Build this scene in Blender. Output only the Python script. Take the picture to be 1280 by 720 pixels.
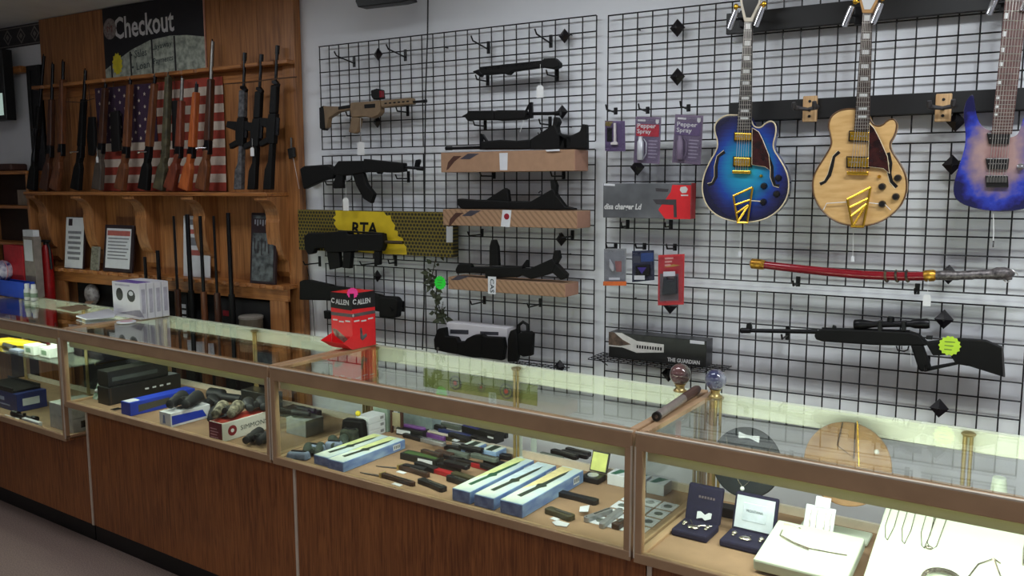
import bpy, bmesh, math, random
from mathutils import Vector, Matrix
random.seed(7)
for o in list(bpy.data.objects): bpy.data.objects.remove(o)
scene = bpy.context.scene
col = scene.collection
# ---------------------------------------------------------------- camera
CAM = Vector((2.987, -3.189, 1.662)); YAW = math.radians(30.62); PITCH = math.radians(7.014); ROLL = math.radians(-0.156); FPX = 1052.6
fwd = Vector((-math.sin(YAW)*math.cos(PITCH), math.cos(YAW)*math.cos(PITCH), -math.sin(PITCH)))
rgt = fwd.cross(Vector((0,0,1))).normalized(); upv = rgt.cross(fwd)
rgt, upv = rgt*math.cos(ROLL)+upv*math.sin(ROLL), upv*math.cos(ROLL)-rgt*math.sin(ROLL)
cd = bpy.data.cameras.new('camera'); cam = bpy.data.objects.new('camera', cd); col.objects.link(cam)
cam.matrix_world = Matrix(((rgt.x,upv.x,-fwd.x,CAM.x),(rgt.y,upv.y,-fwd.y,CAM.y),(rgt.z,upv.z,-fwd.z,CAM.z),(0,0,0,1)))
cd.sensor_width = 36; cd.lens = 36*FPX/1280; cd.clip_start = 0.05
scene.camera = cam
# ---------------------------------------------------------------- world, exposure
w = bpy.data.worlds.new('world'); scene.world = w; w.use_nodes = True
w.node_tree.nodes['Background'].inputs[0].default_value = (0.8,0.85,1,1); w.node_tree.nodes['Background'].inputs[1].default_value = 0.02
vs = scene.view_settings; vs.view_transform = 'Standard'; vs.look = 'None'; vs.gamma = 1; vs.use_curve_mapping = False; vs.exposure = 0.0
# ---------------------------------------------------------------- big ceiling lights (light of the troffers built further down)
CEIL = 2.70; WY = 0.035
TROFFERS = [(1.5,-0.95,10.5),(3.4,-1.0,24),(-0.7,-1.15,8),(3.8,-3.6,16),(0.4,-4.2,16)]
for i,(x,y,p) in enumerate(TROFFERS):
    l = bpy.data.lights.new('troffer_light','AREA'); l.shape='RECTANGLE'; l.size=1.15; l.size_y=0.28; l.energy=p; l.color=(0.93,0.97,1.0)
    o = bpy.data.objects.new('troffer_light',l); o.location=(x,y,CEIL-0.075); col.objects.link(o)
# ---------------------------------------------------------------- helpers
def ray(px,py): return fwd*FPX + rgt*(px-640) + upv*(360-py)
def U(px,py,y=0.0):
    d = ray(px,py); return CAM + d*((y-CAM.y)/d.y)
def Uz(px,py,z):
    d = ray(px,py); return CAM + d*((z-CAM.z)/d.z)
def s2l(c): return c/12.92 if c<=0.04045 else ((c+0.055)/1.055)**2.4
def rgb(h):
    if isinstance(h,tuple): return tuple(s2l(v/255) for v in h)
    return tuple(s2l(int(h[i:i+2],16)/255) for i in (0,2,4))
MATS = {}
def mat(name, colr, rough=0.5, metal=0.0, var=0.12, scale=30.0, stretch=(1,1,1), col2=None, emit=None, bump=0.0, spec=0.5, coat=0.0, alpha=1.0, trans=0.0):
    if name in MATS: return MATS[name]
    m = bpy.data.materials.new(name); m.use_nodes=True; nt=m.node_tree; b=nt.nodes['Principled BSDF']
    c = rgb(colr)
    tc = nt.nodes.new('ShaderNodeTexCoord'); mp = nt.nodes.new('ShaderNodeMapping'); mp.inputs['Scale'].default_value=stretch
    nz = nt.nodes.new('ShaderNodeTexNoise'); nz.inputs['Scale'].default_value=scale; nz.inputs['Detail'].default_value=3
    nt.links.new(tc.outputs['Object'],mp.inputs[0]); nt.links.new(mp.outputs[0],nz.inputs['Vector'])
    rp = nt.nodes.new('ShaderNodeValToRGB')
    c2 = rgb(col2) if col2 else tuple(min(1,v*(1+var)) for v in c)
    c1 = c if col2 else tuple(v*(1-var) for v in c)
    rp.color_ramp.elements[0].position=0.35; rp.color_ramp.elements[1].position=0.65
    rp.color_ramp.elements[0].color=(*c1,1); rp.color_ramp.elements[1].color=(*c2,1)
    nt.links.new(nz.outputs['Fac'],rp.inputs[0]); nt.links.new(rp.outputs[0],b.inputs['Base Color'])
    b.inputs['Roughness'].default_value=rough; b.inputs['Metallic'].default_value=metal
    b.inputs['Specular IOR Level'].default_value=spec; b.inputs['Coat Weight'].default_value=coat
    if trans: b.inputs['Transmission Weight'].default_value=trans
    if alpha<1: b.inputs['Alpha'].default_value=alpha
    if bump:
        bp=nt.nodes.new('ShaderNodeBump'); bp.inputs['Strength'].default_value=bump; bp.inputs['Distance'].default_value=0.003
        nt.links.new(nz.outputs['Fac'],bp.inputs['Height']); nt.links.new(bp.outputs[0],b.inputs['Normal'])
    if emit:
        b.inputs['Emission Color'].default_value=(*rgb(emit[0]),1); b.inputs['Emission Strength'].default_value=emit[1]
    MATS[name]=m; return m
def wood(name, dark, light, rough=0.45, along='Z', scale=6.0):
    if name in MATS: return MATS[name]
    m = bpy.data.materials.new(name); m.use_nodes=True; nt=m.node_tree; b=nt.nodes['Principled BSDF']
    tc = nt.nodes.new('ShaderNodeTexCoord'); mp = nt.nodes.new('ShaderNodeMapping')
    mp.inputs['Scale'].default_value={'Z':(14,14,0.7),'X':(0.7,14,14),'Y':(14,0.7,14)}[along]
    nz = nt.nodes.new('ShaderNodeTexNoise'); nz.inputs['Scale'].default_value=scale; nz.inputs['Detail'].default_value=5; nz.inputs['Distortion'].default_value=1.2
    n2 = nt.nodes.new('ShaderNodeTexNoise'); n2.inputs['Scale'].default_value=2.5
    mx = nt.nodes.new('ShaderNodeMath'); mx.operation='MULTIPLY_ADD'; mx.inputs[1].default_value=0.35; 
    nt.links.new(tc.outputs['Object'],mp.inputs[0]); nt.links.new(mp.outputs[0],nz.inputs['Vector']); nt.links.new(tc.outputs['Object'],n2.inputs['Vector'])
    nt.links.new(n2.outputs['Fac'],mx.inputs[0]); nt.links.new(nz.outputs['Fac'],mx.inputs[2])
    rp = nt.nodes.new('ShaderNodeValToRGB'); e=rp.color_ramp.elements
    e[0].position=0.48; e[1].position=0.82; e[0].color=(*rgb(dark),1); e[1].color=(*rgb(light),1)
    nt.links.new(mx.outputs[0],rp.inputs[0]); nt.links.new(rp.outputs[0],b.inputs['Base Color'])
    b.inputs['Roughness'].default_value=rough
    bp=nt.nodes.new('ShaderNodeBump'); bp.inputs['Strength'].default_value=0.15; bp.inputs['Distance'].default_value=0.002
    nt.links.new(nz.outputs['Fac'],bp.inputs['Height']); nt.links.new(bp.outputs[0],b.inputs['Normal'])
    MATS[name]=m; return m
def glass(name, tint=(1,1,1), ior=1.5, rough=0.0):
    if name in MATS: return MATS[name]
    m = bpy.data.materials.new(name); m.use_nodes=True; nt=m.node_tree; nt.nodes.clear()
    out=nt.nodes.new('ShaderNodeOutputMaterial'); mix=nt.nodes.new('ShaderNodeMixShader'); lw=nt.nodes.new('ShaderNodeLayerWeight'); lw.inputs[0].default_value=0.5
    pw=nt.nodes.new('ShaderNodeMath'); pw.operation='POWER'; pw.inputs[1].default_value=5.0; ma=nt.nodes.new('ShaderNodeMath'); ma.operation='MULTIPLY_ADD'
    f0=((ior-1)/(ior+1))**2; ma.inputs[1].default_value=1-f0; ma.inputs[2].default_value=f0
    tr=nt.nodes.new('ShaderNodeBsdfTransparent'); tr.inputs[0].default_value=(*tint,1); gl=nt.nodes.new('ShaderNodeBsdfGlossy'); gl.inputs['Roughness'].default_value=rough
    nt.links.new(lw.outputs['Facing'],pw.inputs[0]); nt.links.new(pw.outputs[0],ma.inputs[0]); nt.links.new(ma.outputs[0],mix.inputs[0])
    nt.links.new(tr.outputs[0],mix.inputs[1]); nt.links.new(gl.outputs[0],mix.inputs[2]); nt.links.new(mix.outputs[0],out.inputs[0])
    MATS[name]=m; return m
ORG = {}
def setp(o,label=None,cat=None,group=None,kind=None):
    if label: o['label']=label
    if cat: o['category']=cat
    if group: o['group']=group
    if kind: o['kind']=kind
    return o
def thing(name,label,cat,loc,group=None,kind=None,rot=None):
    o=bpy.data.objects.new(name,None); o.empty_display_size=0.05; col.objects.link(o); o.location=loc
    if rot is not None: o.rotation_euler=rot
    ORG[o.name]=Vector(loc); return setp(o,label,cat,group,kind)
class MB:
    def __init__(s): s.v=[]; s.f=[]; s.mi=[]
    def add(s,vs,fs,mi=0):
        n=len(s.v); s.v+= [Vector(v) for v in vs]; s.f+=[tuple(i+n for i in f) for f in fs]; s.mi+=[mi]*len(fs); return s
    def box(s,a,b,mi=0):
        (x0,y0,z0),(x1,y1,z1)=a,b
        return s.add([(x0,y0,z0),(x1,y0,z0),(x1,y1,z0),(x0,y1,z0),(x0,y0,z1),(x1,y0,z1),(x1,y1,z1),(x0,y1,z1)],[(0,3,2,1),(4,5,6,7),(0,1,5,4),(1,2,6,5),(2,3,7,6),(3,0,4,7)],mi)
    def obox(s,o,ux,uy,uz,a,b,mi=0):
        n=len(s.v); s.box(a,b,mi)
        for i in range(n,len(s.v)): v=s.v[i]; s.v[i]=Vector(o)+ux*v.x+uy*v.y+uz*v.z
        return s
    def prism(s,pts,off,mi=0,taper=1.0):
        pts=[Vector(p) for p in pts]; off=Vector(off); k=len(pts); c=sum(pts,Vector())/k
        top=[c+(p-c)*taper+off for p in pts]
        return s.add(pts+top,[tuple(range(k)),tuple(range(2*k-1,k-1,-1))]+[(i,k+i,k+(i+1)%k,(i+1)%k) for i in range(k)],mi)
    def tube(s,path,r,seg=8,mi=0,cap=True):
        path=[Vector(p) for p in path]; n=len(path); rs=r if isinstance(r,(list,tuple)) else [r]*n
        vs=[]; fs=[]; prev=None
        for i,p in enumerate(path):
            t=(path[min(i+1,n-1)]-path[max(i-1,0)])
            if t.length<1e-9: t=Vector((0,0,1))
            t.normalize()
            if prev is None:
                a=Vector((0,0,1)) if abs(t.z)<0.9 else Vector((1,0,0)); u=t.cross(a).normalized()
            else:
                u=prev-t*prev.dot(t); u.normalize()
            prev=u; q=t.cross(u)
            for k in range(seg):
                an=2*math.pi*k/seg; vs.append(p+(u*math.cos(an)+q*math.sin(an))*rs[i])
        for i in range(n-1):
            for k in range(seg): fs.append((i*seg+k,i*seg+(k+1)%seg,(i+1)*seg+(k+1)%seg,(i+1)*seg+k))
        if cap: fs.append(tuple(range(seg-1,-1,-1))); fs.append(tuple(range((n-1)*seg,n*seg)))
        return s.add(vs,fs,mi)
    def lathe(s,o,prof,axis=Vector((0,0,1)),seg=16,mi=0):
        o=Vector(o); return s.tube([o+Vector(axis).normalized()*h for r,h in prof],[max(r,1e-4) for r,h in prof],seg,mi)
    def ball(s,o,r,seg=16,ring=10,sc=(1,1,1),mi=0):
        o=Vector(o); vs=[o+Vector((0,0,r*sc[2]))]
        for i in range(1,ring):
            a=math.pi*i/ring
            for k in range(seg):
                b=2*math.pi*k/seg; vs.append(o+Vector((r*sc[0]*math.sin(a)*math.cos(b),r*sc[1]*math.sin(a)*math.sin(b),r*sc[2]*math.cos(a))))
        vs.append(o-Vector((0,0,r*sc[2]))); fs=[]
        for k in range(seg): fs.append((0,1+k,1+(k+1)%seg))
        for i in range(ring-2):
            for k in range(seg): a=1+i*seg; fs.append((a+k,a+seg+k,a+seg+(k+1)%seg,a+(k+1)%seg))
        L=len(vs)-1; a=1+(ring-2)*seg
        for k in range(seg): fs.append((L,a+(k+1)%seg,a+k))
        return s.add(vs,fs,mi)
    def build(s,name,m,parent=None,bevel=0,smooth=False,label=None,cat=None,group=None,kind=None,local=False,seg=2):
        me=bpy.data.meshes.new(name)
        if parent is not None: org=Vector() if local else ORG[parent.name]
        else:
            xs=[v.x for v in s.v]; ys=[v.y for v in s.v]; zs=[v.z for v in s.v]
            org=Vector() if local else Vector(((min(xs)+max(xs))/2,(min(ys)+max(ys))/2,min(zs)))
        me.from_pydata([tuple(v-org) for v in s.v],[],s.f)
        ms=m if isinstance(m,(list,tuple)) else [m]
        for q in ms: me.materials.append(q)
        for p,i in zip(me.polygons,s.mi): p.material_index=i
        bm=bmesh.new(); bm.from_mesh(me); bmesh.ops.recalc_face_normals(bm,faces=bm.faces); bm.to_mesh(me); bm.free()
        if smooth:
            for p in me.polygons: p.use_smooth=True
            try: me.set_sharp_from_angle(angle=math.radians(50))
            except Exception: pass
        o=bpy.data.objects.new(name,me); col.objects.link(o)
        if parent is not None: o.parent=parent; ORG[o.name]=ORG.get(parent.name,Vector())
        else: o.location=org; ORG[o.name]=org
        if bevel:
            b=o.modifiers.new('bevel','BEVEL'); b.width=bevel; b.segments=seg; b.limit_method='ANGLE'; b.angle_limit=math.radians(40)
        return setp(o,label,cat,group,kind)
XA=Vector((1,0,0)); YA=Vector((0,1,0)); ZA=Vector((0,0,1))
def lettering(s,o,ux,uy,width,m,parent,height=None,name='lettering',align='L',bold=0.0,shear=0.0,lift=0.0008,local=False):
    cu=bpy.data.curves.new('txt','FONT'); cu.body=s; cu.size=1; cu.resolution_u=2; cu.offset=bold; cu.shear=shear
    t=bpy.data.objects.new('txt',cu); col.objects.link(t); bpy.context.view_layer.update()
    me=bpy.data.meshes.new_from_object(t.evaluated_get(bpy.context.evaluated_depsgraph_get()))
    bpy.data.objects.remove(t)
    xs=[v.co.x for v in me.vertices]; ys=[v.co.y for v in me.vertices]
    x0,x1,y0,y1=min(xs),max(xs),min(ys),max(ys); kx=width/(x1-x0); ky=(height/(y1-y0)) if height else kx
    ux=Vector(ux).normalized(); uy=Vector(uy).normalized(); n=ux.cross(uy); o=Vector(o)-(Vector() if local else ORG[parent.name])
    for v in me.vertices: v.co=o+ux*((v.co.x-x0)*kx)+uy*((v.co.y-y0)*ky)+n*lift
    me.materials.clear(); me.materials.append(m)
    ob=bpy.data.objects.new(name,me); col.objects.link(ob); ob.parent=parent; ORG[ob.name]=ORG[parent.name]; return ob
def P(pts,y): return [U(a,b,y) for a,b in pts]
def sil(name,pts,y,th,m,parent,bevel=0.002,mi=0,**k):   # outline on a wall plane: front face at y, th thick into depth
    return MB().prism(P(pts,y),(0,th,0)).build(name,m,parent,bevel=bevel,**k)
def copy_mesh(o,loc,parent=None):
    c=o.copy(); col.objects.link(c); c.parent=parent; c.location=loc; ORG[c.name]=ORG[parent.name] if parent else Vector(loc)
    return c
# ================================================================ materials
M_wall=mat('white_paint',(226,229,234),0.6,var=0.02,scale=3); M_ceil=mat('ceiling_paint',(222,222,222),0.8,var=0.03,scale=8)
M_carpet=mat('carpet',(140,121,113),0.95,var=0.2,scale=160,bump=0.6)
M_black=mat('black_plastic',(16,17,18),0.45,var=0.2); M_blackm=mat('black_metal',(20,20,22),0.35,0.4,var=0.15)
M_wire=mat('black_wire',(22,22,26),0.4,0.2); M_white=mat('white_card',(225,226,226),0.6,var=0.03)
M_bronze=mat('bronze_anodised',(188,154,120),0.4,0.25,var=0.08,scale=8); M_brass=mat('brass',(190,168,112),0.32,0.7,var=0.1)
M_gold=mat('gold',(215,170,60),0.25,0.95,var=0.1); M_alu=mat('bright_aluminium',(228,216,198),0.3,0.3,var=0.05); M_chrome=mat('chrome',(215,215,220),0.12,1.0,var=0.05)
M_pine=wood('pine',(124,78,42),(172,116,68),0.45,'Z',4); M_pineX=wood('pine_rail',(122,72,34),(176,116,62),0.45,'X',4); M_oak=wood('case_veneer',(112,62,30),(166,102,54),0.4,'Z',7)
M_glass=glass('case_glass',(0.97,0.99,0.975)); M_shelfglass=glass('shelf_glass',(0.9,0.97,0.94))
# ================================================================ room
XL,XR,YF=-5.2,5.6,-6.0; FZ=-0.125
def struct(mb,name,m,**k): return mb.build(name,m,kind='structure',**k)
struct(MB().box((XL,YF,FZ-0.1),(XR,WY,FZ)),'floor',M_carpet)
struct(MB().box((XL,YF,CEIL),(XR,WY,CEIL+0.1)),'ceiling',M_ceil)
struct(MB().box((XL,WY,FZ-0.1),(XR,WY+0.1,CEIL+0.1)),'wall_back',M_wall)
struct(MB().box((XL-0.1,YF,FZ-0.1),(XL,WY+0.1,CEIL+0.1)),'wall_left',M_wall)
struct(MB().box((XR,YF,FZ-0.1),(XR+0.1,WY+0.1,CEIL+0.1)),'wall_right',M_wall)
struct(MB().box((XL-0.1,YF-0.1,FZ-0.1),(XR+0.1,YF,CEIL+0.1)),'wall_front',M_wall)
M_diff=mat('light_diffuser',(245,250,255),0.5,emit=((245,250,255),3.0),var=0.01); M_fix=mat('fixture_white',(235,235,235),0.5,var=0.02)
for i,(x,y,p) in enumerate(TROFFERS):
    t=thing('ceiling_light',('white fluorescent ceiling fixture above the knife case','white fluorescent ceiling fixture above the jewellery case','white fluorescent ceiling fixture above the optics case and gun rack','white fluorescent ceiling fixture over the floor before the jewellery case','white fluorescent ceiling fixture over the open shop floor')[i],'light',(x,y,CEIL-0.07),'ceiling fixtures')
    MB().box((x-0.63,y-0.19,CEIL-0.06),(x+0.63,y+0.19,CEIL)).build('housing',M_fix,t,bevel=0.01)
    MB().box((x-0.58,y-0.15,CEIL-0.07),(x+0.58,y+0.15,CEIL-0.06)).build('diffuser',M_diff,t)
# ================================================================ gridwall panels
CC=0.0762*0.82; Z0=2.337
M_diam=mat('black_gloss',(14,12,18),0.3,var=0.2)
PAN=[('A',0.0,Z0),('A',0.0,Z0-0.6096*0.82-0.0402*0.82),('A',0.0,Z0-1.2192*0.82-0.0866*0.82),
     ('B',1.892*0.82,Z0-0.0074),('B',1.892*0.82,Z0-0.0074-0.6096*0.82-0.0402*0.82),('B',1.892*0.82,Z0-0.0074-1.2192*0.82-0.0866*0.82)]
RW=0.0029; W24=24*CC; H8=8*CC
vw=MB().tube([(0,0,0),(0,0,-H8)],RW,6); hw=MB().tube([(0,0,0),(W24,0,0)],RW,6)
DESC=['upper black wire grid panel behind the tan carbine','middle black wire grid panel behind the yellow honeycomb box','lower black wire grid panel behind the red counter display',
      'upper black wire grid panel behind the guitar necks','middle black wire grid panel behind the guitar bodies','lower black wire grid panel behind the scoped air rifle']
vproto=hproto=None
for k,(s,x0,z0) in enumerate(PAN):
    t=thing('grid_panel',DESC[k],'grid panel',(x0,0,z0-H8))
    for i in range(25):
        if vproto is None: vproto=o=vw.build('vertical_wire',M_wire,t,local=True)
        else: o=copy_mesh(vproto,(0,0,0),t)
        o.location=(i*CC,0,H8)
    for j in range(9):
        if hproto is None: hproto=o=hw.build('horizontal_wire',M_wire,t,local=True)
        else: o=copy_mesh(hproto,(0,0,0),t)
        o.location=(0,-0.004,H8-j*CC)
    for i in (2,12,22):
        for j in (1,7): MB().tube([(x0+i*CC,0,z0-j*CC),(x0+i*CC,WY-0.006,z0-j*CC)],0.003,6).build('standoff',M_wire,t)
# ================================================================ display cases
TH=math.radians(-3.6); EX=Vector((math.cos(TH),math.sin(TH),0)); EN=Vector((-math.sin(TH),math.cos(TH),0))
F0=Vector((0.593,-0.959,0)); DEP=0.57; ZC=0.976; ZD=0.612
def CP(t,d,z): return F0+EX*t+EN*d+ZA*z
class CB(MB):
    def cbox(s,t0,t1,d0,d1,z0,z1): return s.obox(F0,EX,EN,ZA,(t0,d0,z0),(t1,d1,z1))
M_kick=mat('black_vinyl_kick',(10,10,11),0.5); M_deck=mat('tan_deck_liner',(150,120,92),0.8,var=0.06,scale=20); M_rearw=mat('cream_header',(244,248,226),0.5,var=0.02)
M_tube=mat('case_tube',(235,255,215),0.4,emit=((232,255,205),6.0),var=0.0)
M_shield=bpy.data.materials.new('cream_diffuser'); M_shield.use_nodes=True; _n=M_shield.node_tree; _n.nodes.clear(); _o=_n.nodes.new('ShaderNodeOutputMaterial'); _a=_n.nodes.new('ShaderNodeBsdfDiffuse'); _b=_n.nodes.new('ShaderNodeBsdfTranslucent'); _m=_n.nodes.new('ShaderNodeMixShader'); _t=_n.nodes.new('ShaderNodeTexNoise'); _r=_n.nodes.new('ShaderNodeValToRGB')
_r.color_ramp.elements[0].color=(*rgb((206,198,164)),1); _r.color_ramp.elements[1].color=(*rgb((218,210,178)),1); _n.links.new(_t.outputs['Fac'],_r.inputs[0]); _n.links.new(_r.outputs[0],_a.inputs[0]); _n.links.new(_r.outputs[0],_b.inputs[0]); _m.inputs[0].default_value=0.3; _n.links.new(_a.outputs[0],_m.inputs[1]); _n.links.new(_b.outputs[0],_m.inputs[2]); _n.links.new(_m.outputs[0],_o.inputs[0])
def case(t0,t1,zb,label,power,tint=(0.93,1.0,0.9)):
    T=thing('display_case',label,'display case',CP((t0+t1)/2,DEP/2,FZ),'row of glass counter cases')
    g=0.003; t0+=g; t1-=g; f=0.024
    REC=0.1
    # base
    b=CB().cbox(t0,t1,REC,DEP,-0.035,zb-0.012).build('base_cabinet',M_oak,T,bevel=0.002)
    CB().cbox(t0,t1,REC+0.012,DEP,FZ,-0.035).build('kick_plate',M_kick,T)
    CB().cbox(t0-g,t0+0.012,REC-0.004,REC+0.004,-0.035,zb-0.012).build('base_edge_strip',M_alu,T)
    # deck + liner
    CB().cbox(t0,t1,0.0,DEP,zb-0.012,zb).build('deck',M_oak,T)
    CB().cbox(t0+f,t1-f,0.02,DEP-0.02,zb,zb+0.003).build('deck_liner',M_deck,T)
    # frame
    CB().cbox(t0,t1,-0.004,0.02,zb-0.014,zb+0.016).build('bottom_rail',M_bronze,T,bevel=0.003)
    tr=CB().cbox(t0,t1,-0.004,0.03,ZC-0.05,ZC).build('top_front_rail',M_bronze,T,bevel=0.004)
    CB().cbox(t0,t1,-0.0055,0.004,ZC-0.001,ZC+0.003).build('bright_edge',M_alu,tr)
    for a,b2 in ((t0,t0+f),(t1-f,t1)):
        p=CB().cbox(a,b2,-0.003,0.02,zb,ZC-0.04).build('front_post',M_bronze,T,bevel=0.003)
        CB().cbox(a-0.0004,a+0.004,-0.005,0.0,zb,ZC-0.04).build('bright_edge',M_alu,p) if a==t0 else CB().cbox(b2-0.004,b2+0.0004,-0.005,0.0,zb,ZC-0.04).build('bright_edge',M_alu,p)
        CB().cbox(a,b2,DEP-0.02,DEP,zb,ZC).build('rear_post',M_bronze,T,bevel=0.003)
        CB().cbox(a,b2,0.03,DEP,ZC-0.014,ZC+0.002).build('side_rail',M_bronze,T,bevel=0.003)
        CB().cbox(a,b2,0.02,DEP-0.02,zb-0.012,zb+0.012).build('lower_side_rail',M_bronze,T,bevel=0.003)
    CB().cbox(t0+f,t1-f,DEP-0.018,DEP,ZC-0.066,ZC-0.002).build('rear_header',M_rearw,T,bevel=0.002)
    CB().cbox(t0+f,t1-f,DEP-0.02,DEP-0.008,zb,zb+0.03).build('rear_track',M_alu,T)
    # glass
    CB().cbox(t0+f-0.006,t1-f+0.006,0.02,DEP-0.004,ZC-0.006,ZC).build('top_glass',M_glass,T)
    CB().cbox(t0+f-0.004,t1-f+0.004,0.004,0.009,zb+0.012,ZC-0.046).build('front_glass',M_glass,T)
    for a in (t0+0.004,t1-0.009): CB().cbox(a,a+0.005,0.02,DEP-0.02,zb+0.01,ZC-0.012).build('side_glass',M_glass,T)
    # fluorescent tube in a metal trough behind the top front rail
    CB().cbox(t0+f,t1-f,0.03,0.075,ZC-0.022,ZC-0.012).build('light_trough',M_bronze,T)
    CB().cbox(t0+f,t1-f,0.028,0.031,ZC-0.085,ZC-0.012).build('light_shield',M_shield,T)
    MB().tube([CP(t0+0.06,0.055,ZC-0.038),CP(t1-0.06,0.055,ZC-0.038)],0.0125,10).build('lamp_tube',M_tube,T,smooth=True)
    l=bpy.data.lights.new('case_lamp','AREA'); l.shape='RECTANGLE'; l.size=(t1-t0)-0.16; l.size_y=0.03; l.energy=power; l.color=tint
    o=bpy.data.objects.new('case_lamp',l); c=CP((t0+t1)/2,0.062,ZC-0.053)
    dn=(EN*1.1-ZA).normalized(); xx=EX; yy=(-dn).cross(xx)
    o.matrix_world=Matrix(((xx.x,yy.x,-dn.x,c.x),(xx.y,yy.y,-dn.y,c.y),(xx.z,yy.z,-dn.z,c.z),(0,0,0,1))); col.objects.link(o)
    # shelf standards
    for tt in (t0+0.03,(t0+t1)/2,t1-0.03):
        s=MB(); s.tube([CP(tt,DEP-0.035,zb),CP(tt,DEP-0.035,ZC-0.008)],0.006,8); s.tube([CP(tt+0.016,DEP-0.035,zb),CP(tt+0.016,DEP-0.035,ZC-0.008)],0.005,8)
        s.lathe(CP(tt+0.008,DEP-0.035,ZC-0.016),[(0.016,0),(0.02,0.006),(0.016,0.01)],seg=14)
        s.build('shelf_standard',M_brass,T,smooth=True)
    return T
case1=case(-3.04,-1.513,0.435,'glass counter case with blue ammunition boxes and a glass shelf',4)
case2=case(-1.51,-0.0015,ZD,'glass counter case holding binoculars and optics boxes',3)
case3=case(0.0015,1.527,ZD,'glass counter case full of knives and knife boxes',3)
case4=case(1.53,3.05,ZD,'glass counter case of jewellery under the guitars',5.2)
# ================================================================ wooden gun rack on the back wall
def Zp(ox,oy,s): return lambda pts:[(ox+a/s,oy+b/s) for a,b in pts]
RX0,RX1=-2.36,-0.15; ZS=1.625; ZR=2.262; ZL=1.15
rack=thing('gun_rack','pine wall rack with scalloped rails and carved shelf brackets','gun rack',(-1.25,0,FZ))
npl=8; wpl=(RX1-RX0)/npl
for i in range(npl):
    MB().box((RX0+i*wpl+0.0012,0.0,FZ),(RX0+(i+1)*wpl-0.0012,WY-0.006,CEIL-0.004)).build('plank',M_pine,rack,bevel=0.0015)
MB().box((RX1-0.085,-0.022,FZ),(RX1+0.004,0.0,CEIL-0.004)).build('edge_board',M_pine,rack,bevel=0.003)
def scallop(x0,x1,yb,yf,z,th,cx,r,m,name):
    pts=[(x0,yb,z),(x0,yf,z)]
    for c in cx:
        for k in range(9):
            a=math.pi*k/8; pts.append((c-r*math.cos(a),yf+r*math.sin(a)*1.1,z))
    pts+=[(x1,yf,z),(x1,yb,z)]
    return MB().prism(pts,(0,0,th)).build(name,m,rack,bevel=0.002)
# barrel rail, butt shelf, lower rail
GX=[(55,70,44,195,40),(66,80,63,190,56),(79,77,77,188,68),(107,88,101,190,95),(132,105,127,185,122),(163,100,158,190,150),(194,95,186,190,180),(211,93,207,190,199),(228,98,224,190,212),(246,105,240,190,231),(266,52,260,185,252),(306,66,302,150,300),(327,68,320,150,317),(347,57,341,150,337)]
def YG(z): return -0.115+0.05*(z-ZS)/(ZR-ZS)
notch=[U(g[0],110,-0.065).x for g in GX]; notch=[n for n in notch if RX0+0.03<n<RX1-0.05]
notch=sorted(notch); nn=[notch[0]]
for q in notch[1:]:
    if q-nn[-1]>0.05: nn.append(q)
scallop(RX0,RX1,0,-0.075,ZR,0.02,nn,0.016,M_pineX,'barrel_rail')
MB().box((RX0,-0.006,ZR-0.06),(RX1,0,ZR)).build('rail_cleat',M_pineX,rack,bevel=0.002)
MB().box((RX0,-0.175,ZS-0.02),(RX1-0.07,0,ZS)).build('butt_shelf',M_pineX,rack,bevel=0.004)
scallop(RX0+0.09,RX1-0.03,0,-0.125,ZL-0.02,0.02,[RX0+0.17+0.098*i for i in range(21)],0.026,M_pineX,'lower_rail')
MB().box((RX0+0.11,-0.085,ZL-0.085),(RX1-0.04,-0.065,ZL-0.02)).build('lower_apron',M_pineX,rack,bevel=0.002)
for x in (RX0+0.12,RX1-0.17): MB().box((x,-0.085,FZ),(x+0.11,-0.06,ZL-0.085)).build('lower_post',M_pine,rack,bevel=0.002)
for bx in (-2.333,-1.86,-1.36,-0.86,-0.30):   # carved corbels under the butt shelf
    prof=[(0,ZS-0.02),(-0.165,ZS-0.02),(-0.165,ZS-0.04)]
    for k in range(1,9):
        a=k/8; prof.append((-0.165+0.075*math.sin(a*math.pi/2),ZS-0.04-0.085*(1-math.cos(a*math.pi/2))-0.01*a))
    prof.append((-0.095,ZS-0.155))
    for k in range(1,9):
        a=k/8; prof.append((-0.095+0.06*(1-math.cos(a*math.pi/2)),ZS-0.155-0.2*math.sin(a*math.pi/2)))
    prof+=[(-0.035,ZS-0.41),(-0.012,ZS-0.44),(0,ZS-0.44)]
    MB().prism([(bx-0.02,y,z) for y,z in prof],(0.095,0,0)).build('bracket',M_pine,rack,bevel=0.003)
MB().box((RX0+0.235,-0.004,0.3),(RX1-0.18,-0.001,ZL-0.1)).build('backing_cloth',mat('black_cloth',(14,13,16),0.9),rack)
# ---------------------------------------------------------------- banner
b0=U(127,50,-0.006); b1=U(252,40,-0.006)
bx0,bx1=-1.70,-0.822; bz0,bz1=ZR+0.022,CEIL-0.006; by=-0.006
ban=thing('checkout_banner','dark banner reading Checkout above a stone wall picture','banner',((bx0+bx1)/2,by,bz0))
M_ink=mat('banner_black',(20,20,26),0.6); M_stone=mat('printed_stone',(120,128,118),0.7,col2=(178,184,170),scale=28); M_lett=mat('letter_white',(205,205,205),0.6,var=0.02); M_ltg=mat('letter_dark',(52,62,62),0.7)
MB().box((bx0,by,bz0),(bx1,by+0.004,bz1)).build('sheet',M_ink,ban)
arc=[(bx0,0.06),(bx0+0.1,0.10),(bx0+0.25,0.155),(bx0+0.42,0.195),(bx0+0.6,0.205),(bx0+0.74,0.195),(bx1,0.175)]
st=[(bx0,by,bz0)]+[(x,by,bz0+h) for x,h in arc]+[(bx1,by,bz0)]
MB().prism(st,(0,-0.0008,0)).build('stone_picture',M_stone,ban)
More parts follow.
